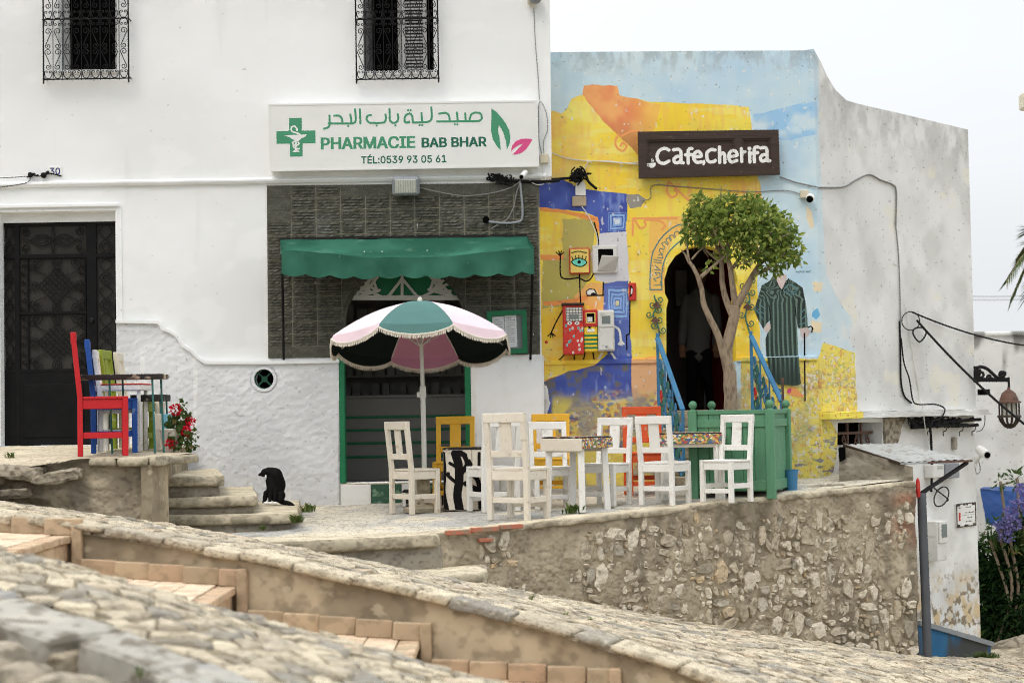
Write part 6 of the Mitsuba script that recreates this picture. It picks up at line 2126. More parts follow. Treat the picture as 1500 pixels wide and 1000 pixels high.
tchair(756, 16.0, 30, 'chair_cream', 'nearest cream chair standing at the terrace edge with its back to the viewer', s=.98)
tchair(604, 17.05, 52, 'chair_cream', 'cream chair left of the umbrella pole, turned to the right', 'slim', s=.905)
tchair(662, 17.9, 184, 'chair_yellow', 'yellow chair behind the black and white painted box', s=.9)
tchair(719, 16.9, -26, 'chair_white', 'white chair right of the painted box, half hidden behind the nearest cream chair', s=.9)
tchair(806, 17.9, 178, 'chair_yellow', 'yellow chair half hidden behind the near table', s=.88)
tchair(804, 16.95, 172, 'chair_white', 'white chair between the nearest cream chair and the near table', s=.84)
tchair(884, 16.95, 212, 'chair_white', 'white chair at the right end of the near table, facing the street', s=.855)
tchair(942, 17.9, 176, 'chair_orange', 'orange chair behind the two middle white chairs', s=.91)
tchair(970, 16.75, 34, 'chair_white', 'white chair with its back to the viewer, left end of the far table', s=.855)
tchair(1060, 16.72, 222, 'chair_white', 'white chair in front of the green planter', s=.84)


def mosaic(p, n, uv):
    d1, d2, r = vor(p.x * 52 + p.y * 34, p.z * 60)
    c = mix(lin(214, 170, 96), lin(92, 108, 146), sst(.3, .34, r))
    c = mix(c, lin(178, 92, 78), sst(.5, .54, r))
    c = mix(c, lin(96, 140, 84), sst(.66, .7, r))
    c = mix(c, lin(226, 220, 200), sst(.8, .84, r))
    return mix(lin(60, 56, 52), c, sst(.02, .1, d2 - d1))


mat('mosaic', mosaic, .5)


def table(px, Y, w, d, h, deg, label, cream_front=False):
    t = thing('table', label, 'table', 'mosaic tables on the cafe terrace')
    x = (px - 750) / FPX * Y
    z = terr_z(x, Y)
    M = T().translate([x, Y, z]).rotate([0, 0, 1], -deg)
    P = lambda n, m, mt: part(n, mikit.ply(m, mt, smooth=False), mt, t, tw=M)
    P('top_slab', bx(-w / 2, w / 2, -d / 2, d / 2, h - .012, h, .004), 'black_wood')
    for a in range(3):
        P('top_inlay', bx(-w / 2 + .02 + a * (w - .03) / 3, -w / 2 + .01 + (a + 1) * (w - .03) / 3, -d / 2 + .02, d / 2 - .02, h, h + .004, .002), 'mosaic')
    P('edge_board' if cream_front else 'edge_band', bx(-w / 2, w / 2, -d / 2 - .014, -d / 2 + .01, h - (.125 if cream_front else .10), h - .013, .003), 'chair_cream' if cream_front else 'mosaic')
    P('edge_band', bx(-w / 2, w / 2, d / 2 - .01, d / 2 + .014, h - .10, h - .013, .003), 'mosaic')
    P('edge_band', bx(w / 2 - .012, w / 2 + .012, -d / 2 + .012, d / 2 - .012, h - .10, h - .013, .003), 'mosaic')
    P('edge_board', bx(-w / 2 - .012, -w / 2 + .012, -d / 2 + .012, d / 2 - .012, h - .12, h - .008, .003), 'chair_cream')
    for sx in (-1, 1):
        P('lower_apron', bx(-w / 2 + .03, w / 2 - .03, sx * (d / 2 - .03) - .01, sx * (d / 2 - .03) + .01, h - .135, h - .10, .003), 'chair_cream')
        for sy in (-1, 1):
            P('leg', bar([sx * (w / 2 - .05), sy * (d / 2 - .05), h - .1], [sx * (w / 2 - .035), sy * (d / 2 - .035), 0], .055, .055, .004), 'chair_white')
    return t


table(842, 16.55, .46, .44, .665, 40, 'near mosaic edged table with a plain cream board on its left side', True)
table(1012, 17.2, .58, .42, .62, 12, 'far mosaic edged table next to the green planter')

# painted box seat
bt = thing('painted_box', 'low white box painted with black branching trees, beside the umbrella pole', 'box')
bxX, bY = (679 - 750) / FPX * 17.25, 17.25
zb = terr_z(bxX, bY)
M = T().translate([bxX, bY, zb + .004]).rotate([0, 0, 1], -6)
w_, d_, h_ = .37, .36, .555
for n, m in (('front_panel', bx(-w_ / 2, .082, -d_ / 2, -d_ / 2 + .03, 0, h_, .004)), ('front_panel', bx(.086, w_ / 2, -d_ / 2, -d_ / 2 + .03, 0, h_, .004)), ('side_panel', bx(-w_ / 2, -w_ / 2 + .03, -d_ / 2 + .031, d_ / 2, 0, h_, .004)), ('side_panel', bx(w_ / 2 - .03, w_ / 2, -d_ / 2 + .031, d_ / 2, 0, h_, .004)), ('back_panel', bx(-w_ / 2 + .031, w_ / 2 - .031, d_ / 2 - .03, d_ / 2, 0, h_, .004)), ('lid', bx(-w_ / 2 - .005, w_ / 2 + .005, -d_ / 2 - .005, d_ / 2 + .005, h_ + .001, h_ + .02, .004))):
    part(n, mikit.ply(m, 'chair_white', smooth=False), 'chair_cream' if n != 'lid' else 'black_wood', bt, tw=M)
trees_ = []
bl = lambda x, y: ((x - 705) / 165 * .40, (940 - y) / 320 * .555)     # from the close view of the photograph
for pts, w in (([(690, 940), (682, 860), (690, 780), (688, 700), (676, 640)], .055), ([(690, 760), (720, 700), (712, 650)], .03), ([(684, 800), (650, 760), (648, 745)], .022), ([(640, 935), (628, 840), (632, 740), (628, 640)], .03), ([(690, 720), (655, 690)], .02), ([(772, 930), (768, 850), (740, 820), (715, 800)], .035), ([(768, 850), (760, 780), (728, 740)], .03), ([(766, 860), (740, 860)], .02), ([(768, 640), (766, 760)], .02), ([(735, 700), (728, 680)], .025), ([(712, 650), (690, 630)], .035), ([(840, 930), (835, 800), (815, 740), (800, 650)], .045), ([(835, 800), (850, 700)], .03)):
    trees_.append(LineString([bl(*q) for q in smooth_path([(a, b, 0) for a, b in pts], 5)[:, :2]]).buffer(w * .72))
tp_ = unary_union(trees_).intersection(sbox(-w_ / 2 + .002, .004, w_ / 2 - .002, h_ - .004))
part('painted_trees', mikit.ply(prism(tp_, -d_ / 2 - .004, -d_ / 2), 'paint_black', smooth=False), 'paint_black', bt, tw=M)

# low slatted crate behind the cream chair
cr = thing('slatted_crate', 'low dark crate with pale upright slats under the umbrella', 'crate')
cX, cYy = (620 - 750) / FPX * 17.9, 17.9
zc = terr_z(cX, cYy)
for k in range(8):
    x = cX - .2 + k * .057
    part('slat', bx(x - .016, x + .016, cYy - .115, cYy - .1, zc, zc + .13, .003), 'chair_white', cr, smooth=False)
part('crate_body', bx(cX - .22, cX + .22, cYy - .098, cYy + .2, zc + .02, zc + .15, .004), 'black_wood', cr, smooth=False)

# umbrella: eight panels, tilted away from the viewer
um = thing('umbrella', 'open parasol of green and pink panels with a white fringe on a white pole', 'umbrella')
UX, UY = (617.5 - 750) / FPX * 17.2, 17.2
uz = terr_z(UX, UY)
tip = at(615, 441, UY)
nP, RAD, RISE, VAL = 8, .845, .36, .082
tilt = trimesh.transformations.rotation_matrix(math.radians(-9.5), [1, 0, 0])[:3, :3]
roll_ = trimesh.transformations.rotation_matrix(math.radians(-.6), [0, 1, 0])[:3, :3]
UT = lambda v: (np.asarray(v) @ (tilt @ roll_).T) + tip - np.array([0, 0, .012])
A0 = -PI / 2 - PI / nP


def canopy_pt(i, a, r):
    """panel i, a in [0, 1] across the panel, r in [0, 1] from tip to hem."""
    t0, t1 = A0 + i * 2 * PI / nP, A0 + (i + 1) * 2 * PI / nP
    p0, p1 = np.array([math.cos(t0), math.sin(t0)]), np.array([math.cos(t1), math.sin(t1)])
    q = p0 * (1 - a) + p1 * a
    sag = 4 * a * (1 - a)
    q = q * (1 + .035 * sag * r)
    z = -RISE * (r ** 1.75) - .035 * sag * r ** 2 * .6
    return np.array([q[0] * RAD * r, q[1] * RAD * r, z])


order = ['cloth_' + c for c in ('green', 'pink', 'green', 'green', 'pink', 'green', 'green', 'pink')]
for i in range(nP):
    na, nr = 13, 12
    P = np.array([[UT(canopy_pt(i, a, r)) for a in np.linspace(0, 1, na)] for r in np.linspace(0.02, 1, nr)])
    pk = part('panel', grid(P), order[i], um, smooth=True)
    # valance: scalloped flap with fringe
    H = []
    Hn = []
    for a in np.linspace(0, 1, 25):
        p = canopy_pt(i, a, 1.0)
        dn = VAL * (.45 + .75 * (4 * a * (1 - a)) ** .8)
        out_ = np.array([p[0], p[1], 0]) / RAD
        H.append([UT(p + out_ * (.02 * f) - np.array([0, 0, dn * f])) for f in np.linspace(0, 1, 5)])
    H = np.array(H)
    part('valance', grid(H.transpose(1, 0, 2)), order[i], pk, smooth=True)
    rng = np.random.default_rng(100 + i)
    edge_ = H[:, -1]
    fr_ = [tube(edge_, .008, 5)]
    L = np.r_[0, np.cumsum(np.linalg.norm(np.diff(edge_, axis=0), axis=1))]
    for s in np.arange(.005, L[-1], .011):
        q = np.array([np.interp(s, L, edge_[:, k]) for k in range(3)])
        fr_.append(tube([q + [0, 0, .004], q + [rng.uniform(-.006, .006), rng.uniform(-.006, .006), -.030 - rng.uniform(0, .01)]], .0042, 3))
    part('fringe', cat(fr_), 'cloth_fringe', pk, smooth=False)
    rb = [UT(canopy_pt(i, 0, r) - [0, 0, .012]) for r in np.linspace(.05, .98, 8)]
    part('rib', tube(rb, .006, 5), 'cable_white', um, smooth=True)
    a_ = UT(canopy_pt(i, 0, .52) - [0, 0, .015])
    part('stretcher', tube([a_, UT([0, 0, -.42])], .005, 5), 'cable_white', um, smooth=True)
part('finial', lathe([(0, -.01), (.022, -.005), (.024, .02), (.014, .035), (0, .04)], 14).apply_translation(tip), 'cable_white', um, smooth=40)
neck = np.array([UX + .004, UY + .01, uz + 1.15])
part('upper_pole', tube([tip - [0, 0, .01], neck], .019, 12), 'lattice_white', um, smooth=40)
part('lower_pole', tube([neck + [0, 0, .02], [UX + .01, UY + .01, uz + .05]], .0235, 12), 'lattice_white', um, smooth=40)
part('collar', tube([neck - [0, 0, .09], neck + [0, 0, .015]], .03, 12), 'lattice_white', um, smooth=40)
part('knob', cbox(neck + [-.04, -.01, -.06], [.03, .02, .05], .006), 'lattice_white', um, smooth=False)
part('foot', lathe([(0, 0), (.2, 0), (.2, .04), (.06, .07), (.045, .3), (0, .3)], 20, (UX + .01, UY + .01, uz)), 'concrete', um, smooth=40)

# ================================================================== PLANTER AND TREE
pl = thing('planter', 'square green wooden planter with ball topped corner posts, holding the tree', 'planter')
PC = np.array([2.27 - .118, 17.05 + .455])
pz = .052
HP = .825
sd = .73
th_ = math.radians(-20)
PM = T().translate([PC[0], PC[1], pz]).rotate([0, 0, 1], -20)
Pp = lambda n, m, par=pl, mt='planter_green', s=False: part(n, mikit.ply(m, mt, smooth=s), mt, par, tw=PM)
for sx in (-1, 1):
    for sy in (-1, 1):
        k = Pp('corner_post', bx(sx * sd / 2 - .04, sx * sd / 2 + .04, sy * sd / 2 - .04, sy * sd / 2 + .04, 0, HP, .005))
        Pp('ball', lathe([(0, HP - .004), (.03, HP), (.02, HP + .012), (.036, HP + .03), (.041, HP + .05), (.034, HP + .072), (.018, HP + .086), (0, HP + .089)], 16, (sx * sd / 2, sy * sd / 2, 0)), k, 'planter_green', 50)
for (ax, sg) in ((1, -1), (1, 1), (0, -1), (0, 1)):
    for j in range(6):
        a, b = -sd / 2 + .042 + j * (sd - .084) / 6, -sd / 2 + .042 + (j + 1) * (sd - .084) / 6 - .004
        off = sg * (sd / 2 - .012)
        m = bx(a, b, off - .012, off + .012, .07, HP - .035, .003) if ax else bx(off - .012, off + .012, a, b, .07, HP - .035, .003)
        Pp('board', m)
    for z0, z1 in ((.08, .17), (HP - .16, HP - .09), (HP - .04, HP - .002), (.36, .42)):
        o_ = sg * (sd / 2 + .008)
        if (z0, z1) == (.36, .42):
            continue
        a, b = -sd / 2 + .042, sd / 2 - .042
        Pp('rail', bx(a, b, o_ - .008, o_ + .012, z0, z1, .003) if ax else bx(o_ - .008, o_ + .012, a, b, z0, z1, .003))
Pp('soil', bx(-sd / 2 + .03, sd / 2 - .03, -sd / 2 + .03, sd / 2 - .03, .1, HP - .06), pl, 'soil')

# tree
tr = thing('ficus_tree', 'small pruned ficus tree with forked trunk growing in the green planter', 'tree')
TY = 17.5
tp = lambda px, py, dy=0.0: at(px, py, TY + dy)
part('trunk', jitter(tube(smooth_path([tp(1071, 612), tp(1070, 580), tp(1069, 548), tp(1064, 520), tp(1068, 495), tp(1074, 470), tp(1078, 448)], 8), np.linspace(.066, .047, 49), 14), .006, 9, 2), 'bark', tr, smooth=True)
BR = [([(1066, 540), (1060, 520, -.03), (1052, 492, -.06), (1040, 466, -.08), (1031, 445, -.09), (1027, 420, -.1), (1019, 398, -.11), (1010, 384, -.1)], .04, .016),
      ([(1010, 386, -.1), (1004, 374, -.12), (998, 366, -.14)], .014, .006), ([(1010, 386, -.1), (1007, 366, -.08), (1006, 350, -.05)], .014, .006), ([(1013, 380, -.1), (1024, 368, -.05), (1034, 360, 0)], .011, .005),
      ([(1026, 406, -.1), (1038, 396, -.1), (1052, 384, -.08), (1062, 376, -.06)], .02, .01),
      ([(1073, 462), (1064, 440, .03), (1058, 415, .05), (1057, 385, .06), (1055, 355, .08), (1054, 320, .1)], .036, .012),
      ([(1078, 452), (1074, 425, -.04), (1070, 395, -.06), (1066, 372, -.07), (1070, 340, -.1), (1078, 310, -.12)], .034, .01),
      ([(1078, 450), (1090, 428, -.05), (1102, 405, -.08), (1112, 388, -.1), (1122, 365, -.12), (1132, 335, -.14)], .042, .012),
      ([(1104, 402, -.08), (1120, 396, -.16), (1136, 386, -.2), (1150, 370, -.22)], .022, .008), ([(1112, 388, -.1), (1128, 372, 0), (1148, 350, .1)], .02, .007),
      ([(1074, 392, -.05), (1084, 376, .0), (1092, 352, .08), (1096, 325, .12)], .018, .007), ([(1056, 372, .07), (1046, 352, .05), (1036, 325, .02), (1030, 302, 0)], .02, .006),
      ([(1058, 385, .05), (1040, 372, .12), (1022, 352, .15), (1015, 325, .12)], .016, .006), ([(1066, 372, -.07), (1052, 350, -.16), (1042, 330, -.2)], .016, .006), ([(1122, 365, -.12), (1140, 350, -.2), (1158, 342, -.2)], .014, .005)]
for b, r0, r1 in BR:
    P = smooth_path([tp(*q) for q in b], 6)
    part('branch', jitter(tube(P, np.linspace(r0, r1, len(P)), 9), .004, 14, 3), 'bark', tr, smooth=True)


def leaf_cloud(centres, radii, counts, size, seed, droop=.5, elong=1.9, clump=None, flat=False):
    """Many small folded leaves round the given centres; returns mesh and per-vertex tones."""
    rng = np.random.default_rng(seed)
    V, F, UV = [], [], []
    n0 = 0
    for c, r, n in zip(centres, radii, counts):
        r = np.broadcast_to(r, (3,))
        u = rng.normal(size=(n, 3))
        u /= np.linalg.norm(u, axis=1, keepdims=True)
        rad = rng.uniform(.35, 1, (n, 1)) ** .6
        p = c + u * rad * r
        d = u * .8 + rng.normal(size=(n, 3)) * .7
        d[:, 2] -= droop
        d /= np.linalg.norm(d, axis=1, keepdims=True)
        s = np.cross(d, rng.normal(size=(n, 3)))
        s /= np.linalg.norm(s, axis=1, keepdims=True)
        nn = np.cross(d, s)
        L = size * rng.uniform(.65, 1.25, (n, 1))
        W = L / elong / 2
        base = p
        mid1, mid2 = p + d * L * .45 + s * W + nn * L * .10, p + d * L * .45 - s * W + nn * L * .10
        tip_ = p + d * L - nn * L * .08
        rib = p + d * L * .5
        V.append(np.stack([base, mid1, rib, mid2, tip_], 1).reshape(-1, 3))
        k = n0 + 5 * np.arange(n)[:, None]
        F.append(np.concatenate([k + np.array([[0, 1, 2]]), k + np.array([[0, 2, 3]]), k + np.array([[1, 4, 2]]), k + np.array([[2, 4, 3]])]))
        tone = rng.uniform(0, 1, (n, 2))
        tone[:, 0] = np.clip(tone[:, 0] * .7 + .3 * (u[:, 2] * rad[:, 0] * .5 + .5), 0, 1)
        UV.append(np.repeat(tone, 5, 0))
        n0 += 5 * n
    return trimesh.Trimesh(np.vstack(V), np.vstack(F), process=False), np.vstack(UV)


rng = np.random.default_rng(44)
cl, rr_, nn_ = [], [], []
for px, py, dy, r, n in ((1022, 300, 0, .13, 200), (1012, 322, .1, .13, 170), (1035, 318, -.15, .14, 200), (1048, 305, .1, .13, 170), (1060, 296, -.05, .11, 120), (1046, 338, -.2, .13, 140), (1028, 345, .1, .11, 110), (1008, 345, -.05, .09, 60), (1000, 338, 0, .06, 26),
                         (1078, 318, -.15, .15, 220), (1072, 345, .15, .14, 160), (1082, 360, -.2, .13, 130), (1098, 300, .0, .13, 210), (1096, 335, -.25, .16, 260), (1108, 315, .15, .15, 230), (1120, 308, -.1, .12, 170), (1128, 335, -.2, .17, 300), (1122, 365, -.25, .14, 220), (1140, 325, .15, .14, 200), (1146, 350, -.1, .15, 240), (1158, 335, .0, .1, 100), (1160, 362, -.15, .11, 130), (1150, 380, -.2, .11, 110), (1134, 390, -.25, .10, 90), (1168, 380, -.1, .07, 46), (1105, 375, -.28, .09, 70), (1112, 345, .3, .15, 180), (1060, 325, .25, .14, 150), (1090, 385, -.15, .06, 24), (1038, 383, -.1, .05, 10), (1036, 395, -.12, .04, 7), (1142, 402, -.2, .05, 16), (1178, 366, -.1, .05, 14), (1176, 348, 0, .04, 12), (1162, 322, .1, .05, 16), (1016, 284, 0, .05, 18), (1066, 284, .05, .05, 14), (1104, 284, 0, .06, 20), (1132, 298, -.1, .05, 16), (994, 312, 0, .05, 12), (1182, 384, -.1, .04, 10), (1120, 402, -.25, .05, 14), (1050, 368, .1, .05, 14), (998, 348, -.1, .05, 16), (1066, 372, -.1, .05, 20)):
    cl.append(tp(1080 + (px - 1080) * .91, 343 + (py - 343) * .93, dy * .85))
    rr_.append(r * np.array([1, 1.0, .9]))
    nn_.append(int(n * 1.0))
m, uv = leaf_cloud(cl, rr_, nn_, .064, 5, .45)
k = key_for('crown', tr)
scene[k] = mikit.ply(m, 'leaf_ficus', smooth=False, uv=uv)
labels[k] = {'kind': 'stuff'}
tw_ = []
for _ in range(70):
    i = rng.integers(0, 30)
    a = cl[i] + rng.normal(0, .03, 3)
    b = a + rng.normal(0, 1, 3) * [.05, .05, .05]
    c = b + rng.normal(0, 1, 3) * [.03, .03, .03]
    tw_.append(tube([a, b, c], [.005, .004, .002], 4))
k = part('twigs', cat(tw_), 'bark', tr, smooth=True, kind='stuff')

# small blue pot and odds and ends right of the planter
bp = solid('blue_pot', lathe([(0, 0), (.05, 0), (.062, .18), (.068, .2), (.06, .2), (.05, .03), (0, .03)], 18, tuple(np.array(foot(1160, 718)) * [1, 1, 0] + [0, 0, terr_z(*foot(1160, 718)[:2])])), 'rail_blue', 'small blue pot on the terrace right of the green planter', 'pot')
fq = foot(1172, 716)
solid('rusty_stake', bar([at(1150, 710, 17.95)[0], 17.95, .06], [at(1146, 553, 17.95)[0], 17.95, at(1146, 553, 17.95)[2]], .024, .024), 'rust', 'thin rusty upright bar right of the green planter', 'post', smooth=False)

# ================================================================== THE GROUP ON THE PLATFORM
def pchair(px, Y, deg, material, label, proto='std', s=1.0):
    x = (px - 750) / FPX * Y
    chair(proto, x, Y, PZ(x, Y) + .012, deg, material, label, 'painted chairs on the platform', s)


pchair(149, 15.55, 77, 'chair_red', 'big red chair in profile on the platform edge', 'big', .985)
pchair(166, 16.15, 78, 'chair_blue', 'blue chair right behind the red one', 'big', .94)
pchair(176, 16.55, 80, 'chair_white', 'white chair behind the blue chair on the platform', 'std', .96)
pchair(188, 16.95, 90, 'chair_olive', 'olive green chair behind the blue and white ones', 'std', .97)
pchair(207, 17.35, 86, 'chair_cream', 'cream chair farthest back in the row on the platform', 'std', .95)
# two small tables with thin metal legs
def plat_table(x0, x1, Y, d, ztop, th, legs, label, topmat, legm):
    t = thing('small_table', label, 'table', 'small tables on the platform')
    a, b = (x0 - 750) / FPX * Y, (x1 - 750) / FPX * Y
    n = 3
    for k in range(n):
        part('top_board', jitter(bx(a, b, Y - d / 2 + k * d / n + .002, Y - d / 2 + (k + 1) * d / n - .002, ztop - th, ztop, .004).subdivide(), .002, 9, k), topmat[k % len(topmat)], t, smooth=False)
    for px, dy in legs:
        x = (px - 750) / FPX * Y
        part('leg', tube([(x, Y + dy, ztop - th), (x + .02, Y + dy, PZ(x, Y) + .01)], .009, 8), legm, t, smooth=40)
    return t


zt1 = at(180, 548.5, 15.9)[2]
plat_table(117, 241, 15.95, .34, zt1, .042, [(163, -.1), (175, .1), (226, -.12), (231, .12)], 'small table with a weathered black and pale wooden top on thin metal legs', ['black_wood', 'old_wood', 'black_wood'], 'iron_green')
zt2 = at(225, 578, 16.8)[2]
plat_table(196, 243, 16.8, .4, zt2, .06, [(206, -.15), (238, -.15), (207, .15), (238, .15)], 'lower small table with a dark top behind the first one', ['black_wood'], 'iron_green')
tt_ = thing('striped_stool', 'low white stool with a red edged top between the platform chairs', 'stool')
a, b = (142 - 750) / FPX * 16.5, (213 - 750) / FPX * 16.5
zs_ = at(178, 564, 16.5)[2]
part('top', bx(a, b, 16.33, 16.72, zs_ - .05, zs_, .005), 'chair_white', tt_, smooth=False)
part('red_edge', bx(a - .004, b + .004, 16.325, 16.725, zs_ + .0005, zs_ + .012, .003), 'painted_red', tt_, smooth=False)
for x in (a + .04, b - .04):
    for y in (16.37, 16.68):
        part('leg', bar([x, y, zs_ - .05], [x, y, PZ(x, y) + .01], .03, .03), 'chair_white', tt_, smooth=False)
# leaning boards right of the cream chair
for px, Y, mt, lab, w in ((234, 16.65, 'chair_cream', 'narrow cream board standing beside the platform tables', .045), (243, 16.75, 'chair_pale_blue', 'narrow pale blue board standing beside the cream board', .03)):
    x = (px - 750) / FPX * Y
    solid('upright_board', bx(x - w / 2, x + w / 2, Y - .16, Y + .16, PZ(x, Y) + .01, at(px, 606, Y)[2], .004), mt, lab, 'board', smooth=False)

# geraniums in a whitewashed pot
gp = thing('geranium', 'red flowering geranium in a pale pot at the right end of the platform', 'plant')
GYy = 16.35
gx_ = (249 - 750) / FPX * GYy
gz_ = PZ(gx_, GYy)
part('pot', lathe([(0, 0), (.075, 0), (.1, .18), (.112, .2), (.1, .21), (.09, .17), (0, .16)], 20, (gx_, GYy, gz_)), 'chair_cream', gp, smooth=40)
stems = []
heads = [(257, 600, -.05), (278.5, 617, 0), (272.5, 632, -.08), (250.5, 650, -.12), (263, 612, .05)]
for px, py, dy in heads + [(268, 596, 0), (285, 645, -.05), (276, 652, -.1)]:
    q = at(px, py, GYy + dy)
    stems.append(tube(smooth_path([[gx_, GYy, gz_ + .17], [gx_ + (q[0] - gx_) * .5, GYy + dy * .5, (gz_ + .17) * .45 + q[2] * .55 + .03], q], 5), .004, 4))
part('stems', cat(stems), 'leaf_geranium', gp, smooth=True)
hc = [at(px, py, GYy + dy) for px, py, dy in heads[:4]]
for i, c in enumerate(hc):
    m, uv = leaf_cloud([c], [.04 if i else .048], [80], .026, 60 + i, 0, 1.2)
    k = key_for('blossom', gp)
    scene[k] = mikit.ply(m, 'petal_red', smooth=False, uv=uv)
m, uv = leaf_cloud([at(262, 622, GYy), at(268, 610, GYy), at(258, 634, GYy - .05), at(280, 650, GYy - .05), at(266, 592, GYy), at(252, 622, GYy), at(270, 640, GYy - .1), at(256, 650, GYy - .1), at(284, 640, GYy - .1)], [.08, .06, .07, .05, .035, .06, .05, .05, .05], [70, 40, 46, 22, 14, 30, 24, 22, 16], .05, 71, .1, 1.15)
k = key_for('foliage', gp)
scene[k] = mikit.ply(m, 'leaf_geranium', smooth=False, uv=uv)
labels[k] = {'kind': 'stuff'}

# ================================================================== CAT
ct = thing('cat', 'black cat with white paws sitting on the lowest step, head bowed to the left', 'cat')
CYY = 17.5
cz = lambda x, y, dy=0.0: at(360 + x / 7.69, 660 + y / 7.69, CYY + dy)
K = CYY / FPX / 7.69
b_ = lambda x, y, r, dy=0.0: (cz(x, y, dy), r * K)
bones = [(b_(345, 500, 78, .03), b_(362, 380, 88, .03)), (b_(362, 380, 88, .03), b_(330, 275, 84, .0)), (b_(330, 275, 84), b_(262, 236, 52, -.02)), (b_(262, 236, 52, -.02), b_(212, 244, 42, -.03)),
         (b_(212, 244, 42, -.03), b_(192, 262, 28, -.035)), (b_(192, 262, 28, -.035), b_(150, 267, 11, -.035)),
         (b_(345, 500, 76, .03), b_(300, 420, 66, -.02)), (b_(300, 420, 66, -.02), b_(285, 330, 60, -.02)),
         (b_(285, 400, 34, -.05), b_(272, 500, 24, -.07)), (b_(272, 500, 24, -.07), b_(272, 572, 17, -.075)),
         (b_(325, 420, 34, -.04), b_(325, 510, 24, -.06)), (b_(325, 510, 24, -.06), b_(328, 572, 17, -.065)),
         (b_(390, 500, 58, 0), b_(385, 555, 34, -.03)), (b_(232, 480, 34, .02), b_(215, 545, 24, .0)), (b_(232, 480, 34, .02), b_(300, 460, 60, .03)), (b_(215, 545, 22), b_(196, 580, 12, -.02))]
body = hull_limbs(bones, .012, 6)
v = np.array(body.vertices)
v += (meshkit.fbm(v * 60, 3, 5)[:, None] - .5) * .006 * body.vertex_normals
part('body', trimesh.Trimesh(v, body.faces, process=False), 'cat_fur', ct, smooth=True)
for (x, y, dy) in ((196, 296, -.055), (214, 300, -.02)):
    c, t_ = cz(x + 8, y - 40, dy), cz(x + 4, y + 10, dy)
    m = trimesh.convex.convex_hull(np.array([c + [-.012, 0, 0], c + [.012, 0, 0], c + [0, .008, 0], c + [0, -.006, 0], t_]))
    part('ear', m, 'cat_fur', ct, smooth=False)
part('tail', tube(smooth_path([cz(400, 570, .02), cz(440, 582, -.02), cz(490, 592, -.05), cz(530, 615, -.08), cz(548, 640, -.1)], 6), np.linspace(.026, .014, 25), 10), 'cat_fur', ct, smooth=True)
for x in (228, 275, 330):
    m = trimesh.creation.icosphere(3, 1.0)
    m.apply_scale([.024, .034, .014])
    m.apply_translation(cz(x, 588, -.085))
    part('paw', m, 'paint_white', ct, smooth=True)
m = trimesh.creation.icosphere(2, 1.0)
m.apply_scale([.008, .01, .022])
m.apply_translation(cz(226, 292, -.055))
part('white_throat', m, 'paint_white', ct, smooth=True)

# ================================================================== PERSON inside the cafe
pe = thing('person', 'person in a grey shirt and black trousers standing inside the dark cafe doorway', 'person')
PYY = 20.6
hq = lambda px, py, dy=0.0: at(px, py, PYY + dy)
KK = PYY / FPX
B = lambda px, py, r, dy=0.0: (hq(px, py, dy), np.asarray(r, float) * KK)
top = 383
torso = [(B(1022, 520, (17, 11, 12)), B(1024, 480, (18, 12, 14))), (B(1024, 480, (18, 12, 14)), B(1026, 440, (21, 12, 12))), (B(1026, 440, (21, 12, 12)), B(1026, 428, (12, 9, 8))),
         (B(1006, 438, 8), B(1001, 475, 7, -.03)), (B(1001, 475, 7, -.03), B(999, 500, 6, -.08)), (B(1046, 438, 8), B(1051, 475, 7, .02)), (B(1051, 475, 7, .02), B(1049, 505, 6, -.04))]
part('shirt', hull_limbs(torso, .03, 8), 'shirt_grey', pe, smooth=True)
legs = [(B(1016, 520, 10), B(1013, 560, 8, -.02)), (B(1013, 560, 8, -.02), B(1011, 596, 5.5, .02)), (B(1032, 520, 10), B(1036, 560, 8, -.03)), (B(1036, 560, 8, -.03), B(1041, 596, 5.5, .03)), (B(1016, 518, 11), B(1032, 518, 11)),
        (B(1011, 598, 4.5, 0), B(1008, 600, 4, -.12)), (B(1041, 598, 4.5, 0), B(1042, 600, 4, -.12))]
part('trousers', hull_limbs(legs, .03, 8), 'trousers_black', pe, smooth=True)
head = [(B(1026, 428, 6), B(1026, 414, 6)), (B(1026, 411, (7, 8, 8)), B(1027, 400, (9, 11, 11))), (B(1024, 409, 3, -.06), B(1024, 406, 2.4, -.10))]
part('head', hull_limbs(head, .02, 6), 'skin_dark', pe, smooth=True)
part('hair', hull_limbs([(B(1027, 397, (9.6, 11.5, 9.6), .02), B(1027, 402, (9.4, 11, 8.5), .035))], .02, 4), 'hair_black', pe, smooth=True)
for sx, px in ((-1, 999), (1, 1049)):
    w0 = hq(px, 504, -.07)
    hb = [((w0, .03), (w0 - [0, .01, .07], .034))]
    for f in range(4):
        r0 = w0 + np.array([(-.024 + f * .016), -.012, -.085])
        r1 = r0 + np.array([0, -.012, -.035 - .004 * (f % 3)])
        hb += [((r0, .009), (r1, .0085)), ((r1, .0085), (r1 + [0, -.016, -.022], .0075))]
    hb.append(((w0 + [-.02 * sx, -.02, -.03], .011), (w0 + [-.04 * sx, -.035, -.07], .009)))
    part('hand', hull_limbs(hb, .006, 3), 'skin_dark', pe, smooth=True)

